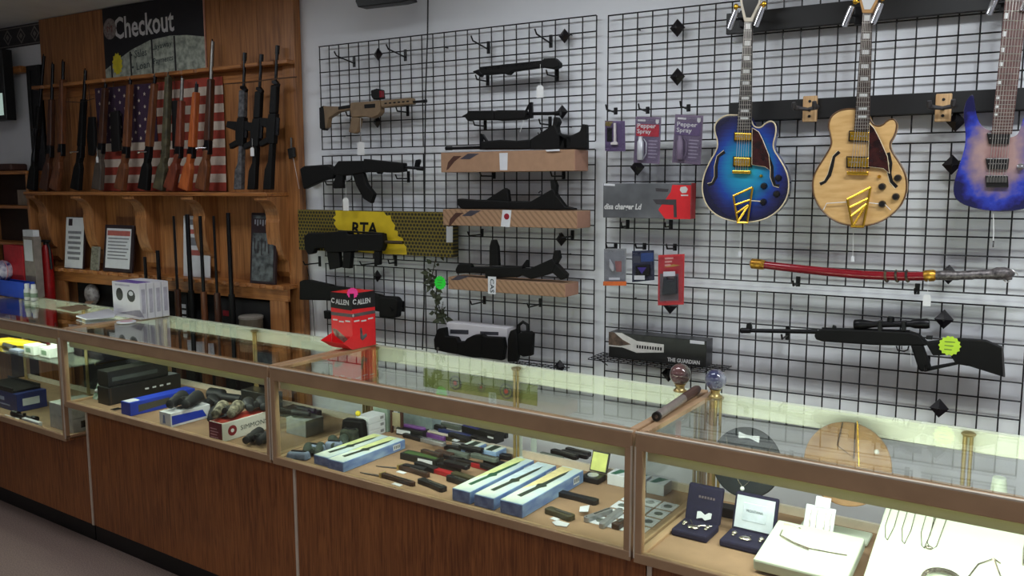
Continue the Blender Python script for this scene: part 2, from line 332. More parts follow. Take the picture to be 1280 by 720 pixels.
for fx in (0.055,0.235,0.43,0.625): MB().box((bx0+fx,by-0.0016,bz0),(bx0+fx+0.014,by-0.0008,bz0+0.075+0.3*min(fx,0.42))).build('picture_bar',M_ink,ban)
lettering('Checkout',(bx0+0.105,by,bz0+0.225),(1,0,0.0),ZA,0.53,M_lett,ban,height=0.125,bold=0.02)
cz=bz1-0.12; cx=bx0+0.064
MB().lathe((cx,by-0.0012,cz),[(0.06,0),(0.06,0.001)],YA,24).build('emblem',mat('emblem_grey',(150,142,138),0.6,col2=(110,98,96),scale=60),ban)
lettering('M',(cx-0.025,by-0.0012,cz-0.018),XA,ZA,0.05,mat('emblem_red',(120,70,66),0.6),ban,height=0.036,name='emblem_letter')
for s,x,z,wd in (('• Sales',0.245,0.105,0.145),('Layaway',0.44,0.128,0.17),('• Loan',0.25,0.035,0.16),('Payments',0.445,0.05,0.17)): lettering(s,(bx0+x,by-0.0008,bz0+z),(1,0,0.06),ZA,wd,M_ltg,ban,height=0.042,bold=0.01)
bur=[]
for k in range(24):
    a=2*math.pi*k/24; r=0.058 if k%2 else 0.047; bur.append((bx0+0.118+r*0.85*math.cos(a),by-0.0018,bz0+0.085+r*1.15*math.sin(a)))
MB().prism(bur,(0,-0.0006,0)).build('yellow_burst',mat('burst_yellow',(205,190,40),0.6),ban)
MB().box((bx1,by-0.002,bz0-0.02),(bx1+0.008,by+0.004,bz1)).build('edge_strip',mat('pinkish_trim',(190,140,120),0.5),ban)
# ---------------------------------------------------------------- flag
fx0,fx1,fz0,fz1=-1.80,-0.69,1.63,2.24; fy=-0.0145
flag=thing('flag','stars and stripes flag hung behind the upper rifles','flag',((fx0+fx1)/2,fy,fz0))
M_red=mat('flag_red',(152,60,46),0.85,var=0.15); M_fw=mat('flag_white',(205,190,175),0.85,var=0.06); M_blue=mat('flag_blue',(58,38,62),0.85)
def wav(x,z): return fy+0.004*math.sin(x*22+z*5)
NX=40
for i in range(13):
    mb=MB(); za=fz0+(fz1-fz0)*i/13; zb=fz0+(fz1-fz0)*(i+1)/13; vs=[]; fs=[]
    for k in range(NX+1):
        x=fx0+(fx1-fx0)*k/NX; vs+=[(x,wav(x,za),za),(x,wav(x,zb),zb)]
    for k in range(NX): fs.append((2*k,2*k+2,2*k+3,2*k+1))
    mb.add(vs,fs).build('stripe',M_red if i%2==0 else M_fw,flag)
cx1=fx0+(fx1-fx0)*0.5; cz0=fz0+(fz1-fz0)*6/13; vs=[]; fs=[]
for k in range(21):
    x=fx0+(cx1-fx0)*k/20; vs+=[(x,wav(x,cz0)-0.003,cz0),(x,wav(x,fz1)-0.003,fz1)]
for k in range(20): fs.append((2*k,2*k+2,2*k+3,2*k+1))
MB().add(vs,fs).build('canton',M_blue,flag)
sp=None
def star(r): return [(r*(1 if k%2==0 else 0.42)*math.sin(math.pi*k/5),0,r*(1 if k%2==0 else 0.42)*math.cos(math.pi*k/5)) for k in range(10)]
for j in range(9):
    for i in range(6 if j%2==0 else 5):
        x=fx0+(cx1-fx0)*((i+0.5)/6 if j%2==0 else (i+1)/6); z=cz0+(fz1-cz0)*(j+0.6)/9.2
        if sp is None: sp=o=MB().prism(star(0.012),(0,-0.0006,0)).build('star',M_fw,flag,local=True)
        else: o=copy_mesh(sp,(0,0,0),flag)
        o.location=Vector((x,wav(x,z)-0.0045,z))-ORG[flag.name]
# ---------------------------------------------------------------- long guns in the upper rack
def W2(p): return Vector((p.x,YG(p.z),p.z))
def UG(px,py):   # pixel on the leaning plane of the rack
    p=U(px,py,-0.09)
    for _ in range(4): p=U(px,py,YG(p.z))
    return p
def wmat(n,c,c2): return mat(n,c,0.42,col2=c2,scale=14,stretch=(6,6,0.8))
M_gunm=mat('blued_steel',(24,24,27),0.32,0.6,var=0.15); M_steel=mat('grey_steel',(120,118,114),0.32,0.8,var=0.1)
ST={'black':mat('black_stock',(9,9,9),0.6,spec=0.25),'dbrown':wmat('walnut_dark',(52,28,18),(78,44,26)),'brown':wmat('walnut',(84,48,28),(120,72,42)),'grey':wmat('grey_brown',(62,54,48),(86,76,66)),
    'olive':mat('olive_camo',(86,80,56),0.6,col2=(52,48,34),scale=26),'orange':wmat('orange_wood',(150,72,30),(188,100,48)),'red':wmat('reddish_wood',(92,40,26),(124,60,38))}
def half(p,d,w): n=Vector((d.z,0,-d.x)); return p+n*w,p-n*w
def long_gun(mx,my,rx,ry,bx,label,stock,barrel,fore,tag=False,bolt=False,by=237,scope=False,fs=0.5):
    A=UG(mx,my); R=UG(rx,ry); B=UG(bx,by); B.z=max(B.z,ZS+0.004)
    t=thing('long_gun',label,'gun',(B.x,B.y,ZS),'long guns in the upper rack')
    d=(R-A).normalized(); L=(R-A).length; th=Vector((0,0.034,0)); h=Vector((0,-0.017,0))
    MB().tube([A,R+d*0.02],[0.0095,0.012],10).build('barrel',barrel,t,smooth=True)
    MB().tube([A-d*0.012+Vector((0,-0.004,0)),A+d*0.012+Vector((0,-0.004,0))],[0.003,0.006],6).build('front_sight',M_gunm,t)
    F=A+d*L*fs; G=A+d*(L*0.93)
    a,b=half(F,d,0.0145); c,e=half(G,d,0.022)
    MB().prism([p+h for p in (a,b,e,c)],th).build('forend',fore,t,bevel=0.006)
    a,b=half(A+d*L*0.86,d,0.017); c,e=half(R+d*0.035,d,0.021)
    MB().prism([p+h*0.9 for p in (a,b,e,c)],th*0.9).build('receiver',barrel if barrel!=M_steel else M_gunm,t,bevel=0.004)
    s=(B-R).normalized(); Ls=(B-R).length
    p0=R+d*0.01; w0=half(p0,d,0.02); w1=half(R+s*Ls*0.28,s,0.016); w2=half(R+s*Ls*0.42,s,0.028); w3=half(B,s,0.042)
    ztop=lambda p: Vector((p.x,p.y,max(p.z,ZS+0.001)))
    pts=[w0[0],w1[0],w2[0]-Vector((0.003,0,0)),ztop(w3[0]),ztop(w3[1]),w2[1]+Vector((0.003,0,0)),w1[1],w0[1]]
    pts=[Vector((p.x,YG(p.z),p.z))+h for p in pts]
    MB().prism(pts,th).build('stock',stock,t,bevel=0.006)
    g=R+s*Ls*0.05-Vector((0.02,0,0)); MB().tube([g+Vector((0.004,0,0.03)),g+Vector((-0.014,0,0.022)),g+Vector((-0.018,0,0.0)),g+Vector((-0.008,0,-0.02)),g+Vector((0.01,0,-0.024))],0.0025,6).build('trigger_guard',M_gunm,t,smooth=True)
    if bolt: MB().tube([R+Vector((0,-0.012,0.0)),R+Vector((-0.035,-0.03,0.0)),R+Vector((-0.05,-0.032,-0.004))],[0.004,0.004,0.008],8).build('bolt_handle',M_chrome,t,smooth=True)
    if scope:
        q=R-d*0.02+Vector((0.02,-0.02,0)); MB().tube([q-d*0.15,q-d*0.11,q-d*0.1,q+d*0.0,q+d*0.01,q+d*0.05],[0.017,0.017,0.011,0.011,0.015,0.015],10).build('scope',M_gunm,t,smooth=True)
    if tag: hang_tag(t,R+Vector((0.0,-0.03,-0.0)),0.05)
    return t
def hang_tag(t,p,drop,w=0.022,hh=0.036,label=None):
    if not hasattr(p,'x'): p=Vector(p)
    MB().tube([p,p+Vector((0.001,-0.002,-drop))],0.0007,5).build('tag_string',M_white,t)
    z=p.z-drop; MB().prism([(p.x-w/2,p.y-0.003,z-0.008),(p.x-w/4,p.y-0.003,z),(p.x+w/4,p.y-0.003,z),(p.x+w/2,p.y-0.003,z-0.008),(p.x+w/2,p.y-0.003,z-hh),(p.x-w/2,p.y-0.003,z-hh)],(0,0.0012,0)).build('price_tag',M_white,t)
S=ST
LG=[('all black long gun at the outer end of the upper rack',S['black'],M_gunm,S['black'],False,False,True),
('dark brown rifle between the end black gun and a mid brown rifle',S['dbrown'],M_gunm,S['dbrown'],False,False,False),
('mid brown rifle with a bare wood forend beside the black bolt rifle',S['brown'],M_gunm,S['brown'],False,False,False),
('black rifle with a bright bolt handle left of the flag',S['black'],M_gunm,S['black'],False,True,False),
('grey brown long gun with a white price tag over the flag canton',S['grey'],M_gunm,S['dbrown'],True,False,False),
('brown rifle with slim forend in front of the flag stars',S['brown'],M_gunm,S['brown'],False,False,False),
('rifle with brown forend and black butt at the canton edge',S['black'],M_gunm,S['brown'],False,True,False),
('olive camouflage long gun in front of the flag stripes',S['olive'],S['olive'],S['olive'],False,False,False),
('reddish brown rifle with a silvery barrel before the flag stripes',S['red'],M_steel,S['red'],False,False,False),
('bright orange wood stocked rifle before the flag stripes',S['orange'],M_gunm,S['orange'],False,False,False),
('longest rifle with grey barrel topping the barrel rail',S['brown'],M_steel,S['dbrown'],False,True,False)]
for i,(g,q) in enumerate(zip(GX,LG)): long_gun(*g,q[0],q[1],q[2],q[3],tag=q[4],bolt=q[5],scope=q[6],fs=(0.5,0.4,0.2,0.35,0.06,0.06,0.1,0.03,0.3,0.12,0.35)[i])
M_camo=mat('grey_digital',(96,96,98),0.6,col2=(52,52,55),scale=60)
def black_rifle(mx,my,rx,ry,bx,label,hg,tag=False,side=0.0,magl=0.1):
    A=UG(mx,my); B=UG(bx,237); B.z=max(B.z,ZS+0.003); d=(B-A).normalized(); L=(B-A).length; n=Vector((-1,0,0))
    t=thing('rifle',label,'gun',(B.x,B.y,ZS),'black rifles at the end of the upper rack')
    at=lambda f,o=0.0,y=0.0: A+d*L*f+n*o+Vector((0,y,0))
    th=Vector((0,0.03,0)); y=-0.015
    MB().tube([at(0),at(0.06),at(0.061),at(0.3)],[0.011,0.011,0.008,0.008],10).build('barrel',M_gunm,t,smooth=True)
    MB().prism([at(0.24,-0.012,y),at(0.24,0.012,y),at(0.26,0.012,y),at(0.29,-0.03,y),at(0.27,-0.034,y)],th*0.6).build('front_sight',M_gunm,t,bevel=0.002)
    MB().prism([at(0.27,-0.02,y),at(0.27,0.02,y),at(0.47,0.022,y),at(0.47,-0.022,y)],th).build('handguard',hg,t,bevel=0.006)
    MB().prism([at(0.47,-0.026,y),at(0.47,0.024,y),at(0.56,0.036,y),at(0.63,0.034,y),at(0.68,0.012,y),at(0.68,-0.024,y)],th).build('receiver',ST['black'],t,bevel=0.004)
    MB().prism([at(0.5,0.024,y*0.7),at(0.49,0.024+magl,y*0.7),at(0.535,0.034+magl,y*0.7),at(0.57,0.03,y*0.7)],th*0.7).build('magazine',ST['black'],t,bevel=0.003)
    MB().prism([at(0.63,0.03,y*0.8),at(0.66,0.085,y*0.8),at(0.7,0.075,y*0.8),at(0.67,0.014,y*0.8)],th*0.8).build('grip',ST['black'],t,bevel=0.004)
    MB().prism([at(0.68,-0.016,y),at(0.68,0.008,y),at(0.8,0.01,y),at(0.86,0.03,y),at(1.0,0.034,y),at(1.0,-0.02,y)],th).build('stock',hg if hg==M_camo else ST['black'],t,bevel=0.004)
    MB().tube([at(0.5,-0.03),at(0.62,-0.03)],0.011,10).build('rail_sight',M_gunm,t,smooth=True)
    if tag: hang_tag(t,at(0.62,0.0,-0.03),0.045,0.026,0.044)
black_rifle(306,66,0,0,300,'rifle with grey camouflage handguard and stock beside the flag end',M_camo,magl=0.08)
black_rifle(327,68,0,0,317,'black rifle carrying a white price tag in the upper rack',ST['black'],tag=True,magl=0.085)
black_rifle(347,57,0,0,337,'plain black rifle by the edge board of the rack',ST['black'],magl=0.08)
# small dark things hanging between the guns
M_leather=mat('black_leather',(18,17,18),0.55,bump=0.2)
for pts,lab in (([(110,146),(117,146),(118,186),(115,195),(110,194),(108,170)],'slim black sheath hanging beside the tagged long gun'),([(137,140),(147,138),(149,188),(139,190)],'black pouch hanging over the flag stars'),([(214,126),(223,125),(222,184),(215,186)],'black case hanging beside the olive long gun')):
    p=P(pts,-0.06); c=sum(p,Vector())/len(p); t=thing('hanging_pouch',lab,'pouch',(c.x,-0.05,min(q.z for q in p)))
    MB().prism(p,(0,0.02,0)).build('pouch_body',M_leather,t,bevel=0.004)
    zt=max(q.z for q in p); MB().tube([(c.x,-0.05,zt-0.01),(c.x,-0.05,ZR)],0.0015,5).build('cord',M_black,t)
# cable lock over the guns
cp=[U(80,127,-0.125),U(118,124,-0.125)]
MB().tube([U(82,127,-0.125),U(100,128,-0.128),U(118,123,-0.125)],0.0022,6).build('security_cable',M_black,label='thin black security cable across the black bolt rifle',cat='cable')
MB().tube([U(281,105,-0.13),U(310,103,-0.132),U(340,99,-0.13),U(371,96,-0.1)],0.003,6).build('security_cable',mat('brown_cord',(70,44,24),0.6),label='brown security cord across the black rifles',cat='cable')
# small tool on a cord at the right edge board
t=thing('hanging_tool','small dark hand tool hanging on the edge board of the rack','tool',U(362,198,-0.03))
sil('handle',[(359,186),(366,184),(367,196),(361,199)],-0.045,0.018,M_black,t,0.002); MB().tube([U(364,172,-0.035),U(364,186,-0.035)],0.005,8).build('shaft',M_steel,t); 
MB().tube([U(366,195,-0.035),U(369,210,-0.03),U(374,236,-0.026)],0.001,5).build('cord',M_white,t)
# ---------------------------------------------------------------- things on and behind the lower rail
M_frame=mat('dark_frame',(42,30,34),0.4); M_paper=mat('paper',(208,210,216),0.7,var=0.03); M_print=mat('grey_print',(120,120,128),0.7); M_pinkpr=mat('red_print',(170,90,84),0.7)
def leaning(name,label,cat,px0,px1,pyb,pyt,th,mfront,mframe,border,y0=-0.10,lean=0.035):
    a=U(px0,pyb,y0); b=U(px1,pyb,y0); zt=U((px0+px1)/2,pyt,y0+lean).z; z0=ZL+0.001; w=(b-a).x; h=zt-z0
    t=thing(name,label,cat,(a.x+w/2,y0,z0)); s=Vector((0,lean,h)).normalized(); o=Vector((a.x,y0,z0)); n=Vector((0,-s.z,s.y)); Hh=math.hypot(lean,h)
    MB().obox(o,XA,s,-n,(0,0,0),(w,Hh,th)).build('frame',mframe,t,bevel=0.002)
    MB().obox(o+n*0.0012,XA,s,-n,(border,border,0),(w-border,Hh-border,0.0012)).build('sheet',mfront,t)
    return t,o+n*0.0014,s,n,w,Hh
t,o,s,n,w_,h_=leaning('notice_sign','white notice card with grey printed lines on the lower rail','sign',80,103,329,271,0.012,M_paper,M_frame,0.004)
MB().obox(o,XA,s,-n,(0.03,h_-0.055,-0.0005),(0.07,h_-0.012,0)).build('emblem',M_frame,t)
for k in range(6): MB().obox(o,XA,s,-n,(0.028+0.008*(k%2),h_-0.105-0.032*k,-0.0005),(w_-0.028-0.008*(k%2),h_-0.088-0.032*k,0)).build('printed_line',M_print,t)
t,o,s,n,w_,h_=leaning('small_plaque','small clear plaque between the notice card and framed paper','plaque',112,122,331,308,0.01,mat('plaque_grey',(140,138,124),0.3,col2=(90,88,76),scale=60),mat('plaque_clear',(150,148,136),0.2),0.004,lean=0.02)
t,o,s,n,w_,h_=leaning('framed_certificate','dark framed white certificate on the lower rail','frame',128,164,333,281,0.014,M_paper,M_frame,0.022)
MB().obox(o,XA,s,-n,(0.03,h_-0.065,-0.0005),(w_-0.03,h_-0.035,0)).build('printed_band',M_pinkpr,t)
for k in range(7): MB().obox(o,XA,s,-n,(0.04,h_-0.085-0.02*k,-0.0005),(w_-0.04-0.012*(k%3),h_-0.078-0.02*k,0)).build('printed_line',M_print,t)
t,o,s,n,w_,h_=leaning('poster_card','white card with red lettering blocks behind the gun barrels','sign',229,262,342,270,0.006,M_paper,M_paper,0.003,y0=-0.055,lean=0.02)
for k,(a,b,m) in enumerate(((0.02,0.05,M_print),(0.075,0.1,M_pinkpr),(0.12,0.165,M_print),(0.19,0.22,M_pinkpr))): MB().obox(o,XA,s,-n,(0.03,h_-b,-0.0005),(w_-0.07,h_-a,0)).build('printed_block',m,t)
t,o,s,n,w_,h_=leaning('picture_plaque','dark picture plaque with grey figures on the lower rail','picture',312,343,347,266,0.016,mat('picture_grey',(98,104,106),0.5,col2=(44,46,48),scale=26),M_frame,0.014,lean=0.03)
MB().obox(o,XA,s,-n,(0.014,h_-0.105,-0.0005),(w_-0.014,h_-0.03,0)).build('title_band',M_frame,t)
for k in range(7): MB().obox(o,XA,s,-n,(0.028+0.019*k,h_-0.06-0.008*(k%2),-0.001),(0.037+0.019*k,h_-0.036,-0.0005)).build('title_letter',M_print,t)
for k in range(5): MB().obox(o,XA,s,-n,(0.028+0.026*k,h_-0.2-0.01*(k%3),-0.0008),(0.034+0.026*k,h_-0.13-0.015*(k%2),-0.0005)).build('figure',M_frame,t)
# long guns standing in the lower rack, muzzles through the lower rail
MB().box((RX0+0.24,-0.19,0.26),(RX1-0.18,-0.006,0.285)).build('lower_shelf',M_pineX,rack)
for k,(px,py,r,lab,st,fm) in enumerate(((181,321,0.009,'short black muzzle standing below the third bracket',ST['black'],ST['black']),(197,313,0.011,'thicker black muzzle standing below the third bracket',ST['black'],ST['black']),
    (217,270,0.007,'slim dark barrel standing left of the red lettered card',ST['dbrown'],ST['dbrown']),(234,268,0.012,'thick black barrel standing in front of the red lettered card',ST['black'],ST['black']),
    (250,270,0.009,'dark barrel with brown wooden forend standing beside the red lettered card',ST['brown'],ST['brown']),(267,270,0.007,'slim brown barrel standing right of the red lettered card',ST['dbrown'],ST['dbrown']),(285,266,0.011,'black barrel standing between the red lettered card and the picture plaque',ST['black'],ST['black']))):
    y=-0.147; A=U(px,py,y); zb=0.287; t=thing('racked_gun',lab,'gun',(A.x,y,zb),'guns in the lower rack')
    MB().tube([A,(A.x,y,0.7)],[r,r*1.15],10).build('barrel',M_gunm,t,smooth=True)
    MB().tube([(A.x,y,ZL-0.06),(A.x,y,0.72)],[0.017,0.02],10).build('forend',fm,t,smooth=True)
    MB().prism([(A.x-0.022,y-0.016,0.76),(A.x+0.022,y-0.016,0.76),(A.x+0.022,y-0.016,0.56),(A.x+0.03,y-0.016,zb),(A.x-0.06,y-0.016,zb),(A.x-0.03,y-0.016,0.5)],(0,0.032,0)).build('stock',st,t,bevel=0.005)
# cap, lettered cloth and can under the lower rail
t=thing('cap','white and grey cap hanging under the lower rail','cap',U(115,385,-0.05))
p=U(115,368,-0.045); MB().ball(p,0.062,16,10,(1.0,0.55,1.05)).build('crown',mat('cap_fabric',(190,186,184),0.9,col2=(120,114,114),scale=40),t,smooth=True)
MB().prism([p+Vector((-0.02,-0.03,-0.045)),p+Vector((0.06,-0.03,-0.04)),p+Vector((0.05,-0.075,-0.07)),p+Vector((-0.005,-0.07,-0.075))],(0,0,0.006)).build('brim',mat('cap_brim',(150,120,96),0.9),t,bevel=0.002)
t=thing('lettered_box','black box with pale side lettering under the lower rail','box',U(222,400,-0.1)); a=U(216,352,-0.1); b=U(226,352,-0.1)
MB().box((a.x,-0.065,0.75),(b.x,-0.008,U(220,352,-0.1).z)).build('box_body',mat('matt_black',(18,18,20),0.7),t,bevel=0.002)
for k in range(6): MB().box((a.x+0.02,-0.0665,0.80+0.034*k),(b.x-0.012,-0.0652,0.822+0.034*k)).build('letter_mark',M_paper,t)
t=thing('red_case','black case with red marks under the picture plaque','case',U(300,400,-0.1)); a=U(272,372,-0.08); b=U(338,372,-0.08)
MB().box((a.x,-0.065,0.8),(b.x,-0.01,a.z)).build('case_body',mat('matt_black',(18,18,20),0.7),t,bevel=0.006)
MB().box((a.x+0.02,-0.0665,a.z-0.1),(a.x+0.12,-0.065,a.z-0.07)).build('red_mark',mat('dull_red',(130,20,34),0.6),t)
t=thing('storage_can','grey lidded can under the lower rail','can',U(314,410,-0.16)); a=U(314,405,-0.135)
MB().lathe((a.x,-0.135,0.8),[(0.06,0),(0.062,0.01),(0.06,a.z-0.8+0.03)],seg=20).build('can_body',mat('can_grey',(92,84,70),0.4),t,smooth=True)
MB().lathe((a.x,-0.135,a.z+0.03),[(0.064,0),(0.064,0.012),(0.058,0.016)],seg=20).build('lid',mat('can_lid',(130,126,118),0.35),t,smooth=True)
# ---------------------------------------------------------------- wall left of the rack: border, ledge, frame, screen, bookcase
M_bord=mat('border_dark',(56,54,56),0.8,var=0.2,scale=50)
bo=MB().box((XL,WY-0.004,CEIL-0.14),(RX0-0.005,WY-0.0005,CEIL-0.004)).build('trim_1',M_bord,kind='structure')
dm=None
for i in range(12):
    x=RX0-0.10-0.155*i
    for r,mm in ((0.05,mat('border_pale',(120,116,112),0.8)),(0.036,M_bord),(0.02,mat('border_pale',(120,116,112),0.8))):
        MB().prism([(x-r,WY-0.0042-0.002*(0.05-r)/0.05,CEIL-0.072),(x,WY-0.0042-0.002*(0.05-r)/0.05,CEIL-0.072+r),(x+r,WY-0.0042-0.002*(0.05-r)/0.05,CEIL-0.072),(x,WY-0.0042-0.002*(0.05-r)/0.05,CEIL-0.072-r)],(0,-0.0008,0)).build('border_diamond',mm,bo)
for zz in (0.014,0.126): MB().box((XL,WY-0.0048,CEIL-zz-0.006),(RX0-0.005,WY-0.004,CEIL-zz)).build('border_line',mat('border_pale',(120,116,112),0.8),bo)
a=U(3,91,0.02); MB().box((a.x-1.2,-0.03,a.z-0.02),(RX0-0.01-0.18,WY-0.005,a.z+0.02)).build('wall_ledge',M_pineX,bevel=0.003,label='narrow wooden ledge on the white wall beside the rack',cat='ledge')
a=U(36,83,0.01); c=U(36,250,0.01); t=thing('wall_frame','tall black frame on the wall beside the gun rack','frame',(a.x+0.1,0.01,c.z))
x0,x1=a.x,RX0-0.01
MB().box((x0,0.0,c.z),(x1,0.02,a.z)).build('panel',mat('dark_panel',(26,27,30),0.5),t)
for (p,q) in (((x0,-0.012,c.z),(x0+0.03,0.02,a.z)),((x1-0.03,-0.012,c.z),(x1,0.02,a.z)),((x0+0.03,-0.012,a.z-0.03),(x1-0.03,0.02,a.z)),((x0+0.03,-0.012,c.z),(x1-0.03,0.02,c.z+0.03))): MB().box(p,q).build('frame_bar',M_black,t,bevel=0.003)
t=thing('wall_screen','black framed screen glowing pale on the wall far left','screen',U(0,150,-0.1)); b=U(4,100,-0.1); e=U(3,150,-0.1)
MB().box((b.x-0.75,-0.1,e.z),(b.x,-0.03,U(4,60,-0.1).z)).build('bezel',M_black,t,bevel=0.006)
MB().box((b.x-0.72,-0.1015,e.z+0.03),(b.x-0.022,-0.1,e.z+0.17)).build('picture',mat('screen_glow',(190,215,205),0.4,emit=((190,215,205),0.5)),t)
MB().box((b.x-0.5,-0.03,e.z+0.1),(b.x-0.3,WY-0.003,e.z+0.3)).build('wall_mount',M_black,t)
# bookcase
fr=-0.125; xr=RX0-0.03; zt=U(8,218,fr).z
t=thing('bookcase','pine bookcase with open shelves standing left of the rack','bookcase',(xr-0.3,-0.05,FZ))
MB().box((xr-0.6,fr,FZ),(xr-0.578,0.02,zt)).build('side_panel',M_pine,t,bevel=0.002); MB().box((xr-0.022,fr,FZ),(xr,0.02,zt)).build('side_panel',M_pine,t,bevel=0.002)
MB().box((xr-0.61,fr-0.01,zt),(xr+0.01,0.02,zt+0.022)).build('top_board',M_pineX,t,bevel=0.003); MB().box((xr-0.578,0.0,FZ),(xr-0.022,0.012,zt)).build('back_board',mat('dark_back',(40,26,20),0.7),t)
shz=[zt-0.2-0.24*k for k in range(6)]
for z in shz: MB().box((xr-0.578,fr+0.006,z-0.02),(xr-0.022,0.0,z)).build('shelf',M_pineX,t,bevel=0.002)
MB().box((xr-0.16,fr+0.02,shz[0]+0.001),(xr-0.04,fr+0.12,shz[0]+0.10)).build('shelf_carton',mat('pale_carton',(120,104,90),0.7),bevel=0.002,label='small pale carton on the upper shelf of the bookcase',cat='carton')
MB().box((xr-0.4,fr+0.01,zt+0.023),(xr-0.2,fr+0.125,zt+0.07)).build('brown_case',mat('brown_leather',(70,44,36),0.6),bevel=0.012,label='low brown case lying on top of the bookcase',cat='case')
# ================================================================ goods hanging on the wire grid
GY=-0.0075      # front of the grid wires
BLK=ST['black']; M_tan=mat('tan_polymer',(122,100,74),0.55,var=0.1); M_card=mat('cardboard',(158,124,98),0.8,var=0.06); M_cardend=mat('cardboard_end',(172,130,110),0.8,var=0.04)
def stripes(name,c1,c2,scale,rot=0.6):
    m=bpy.data.materials.new(name); m.use_nodes=True; nt=m.node_tree; b=nt.nodes['Principled BSDF']; tc=nt.nodes.new('ShaderNodeTexCoord'); mp=nt.nodes.new('ShaderNodeMapping'); mp.inputs['Rotation'].default_value=(0,rot,0)
    wv=nt.nodes.new('ShaderNodeTexWave'); wv.inputs['Scale'].default_value=scale; wv.inputs['Distortion'].default_value=1.5; wv.inputs['Detail'].default_value=2
    rp=nt.nodes.new('ShaderNodeValToRGB'); rp.color_ramp.elements[0].color=(*rgb(c1),1); rp.color_ramp.elements[1].color=(*rgb(c2),1); rp.color_ramp.elements[0].position=0.1; rp.color_ramp.elements[1].position=0.55
    nt.links.new(tc.outputs['Object'],mp.inputs[0]); nt.links.new(mp.outputs[0],wv.inputs['Vector']); nt.links.new(wv.outputs['Fac'],rp.inputs[0]); nt.links.new(rp.outputs[0],b.inputs['Base Color']); b.inputs['Roughness'].default_value=0.75
    return m
M_cardstr=stripes('striped_cardboard',(136,106,80),(160,126,98),15,0.75)
def hexmat(name,c1,c2,scale):
    m=bpy.data.materials.new(name); m.use_nodes=True; nt=m.node_tree; b=nt.nodes['Principled BSDF']; tc=nt.nodes.new('ShaderNodeTexCoord')
    sx=nt.nodes.new('ShaderNodeSeparateXYZ'); nt.links.new(tc.outputs['Object'],sx.inputs[0])
    def mth(op,a,b_=None,c=None):
        n=nt.nodes.new('ShaderNodeMath'); n.operation=op
        for i,q in enumerate((a,b_,c)):
            if q is None: continue
            if isinstance(q,(int,float)): n.inputs[i].default_value=q
            else: nt.links.new(q,n.inputs[i])
        return n.outputs[0]
    # offset dot rows
    zz=mth('MULTIPLY',sx.outputs['Z'],scale*1.155); row=mth('FLOOR',zz); xo=mth('MULTIPLY_ADD',mth('MODULO',row,2.0),0.5,mth('MULTIPLY',sx.outputs['X'],scale))
    fx=mth('SUBTRACT',mth('FRACT',xo),0.5); fz=mth('SUBTRACT',mth('FRACT',zz),0.5); d=mth('SQRT',mth('ADD',mth('MULTIPLY',fx,fx),mth('MULTIPLY',fz,fz)))
    rp=nt.nodes.new('ShaderNodeValToRGB'); e=rp.color_ramp.elements; e[0].position=0.34; e[1].position=0.42; e[0].color=(*rgb(c1),1); e[1].color=(*rgb(c2),1)
    nt.links.new(d,rp.inputs[0]); nt.links.new(rp.outputs[0],b.inputs['Base Color']); b.inputs['Roughness'].default_value=0.5; return m
def wbox(name,label,cat,TL,BR,d,m,yb=GY-0.002,group=None,bevel=0.002):
    a=U(*TL,yb-d); b=U(*BR,yb-d); t=thing(name,label,cat,((a.x+b.x)/2,yb-d/2,b.z),group)
    bo=MB().box((a.x,yb-d,b.z),(b.x,yb,a.z)).build('carton',m,t,bevel=bevel); t['_n']=0; del t['_n']
    return t,a.x,b.x,b.z,a.z,yb-d
def onf(pts,y): return [U(px,py,y) for px,py in pts]
def decal(name,pts,y,m,t,k=1,label=None): return MB().prism(onf(pts,y),(0,-0.0006*k,0)).build(name,m,t,label=label)
hookp=None
def hook(px,py,label=None,prong=0.09,up=0.0,group='gridwall hooks',hh=0.045):   # plate clipped to the grid with a prong towards the room; the prong tip is bent up
    p=U(px,py,GY); t=thing('gridwall_hook',label or 'black gridwall hook','hook',(p.x,GY,p.z-hh),group)
    MB().box((p.x-0.008,GY-0.006,p.z-hh),(p.x+0.008,GY,p.z+0.008)).build('back_plate',M_blackm,t,bevel=0.002)
    MB().tube([(p.x,GY-0.004,p.z-hh*0.6),(p.x,GY-prong*0.9,p.z-hh*0.6+up),(p.x,GY-prong,p.z-hh*0.6+up+0.018)],0.0035,8).build('prong',M_blackm,t,smooth=True)
    return t
HK=0
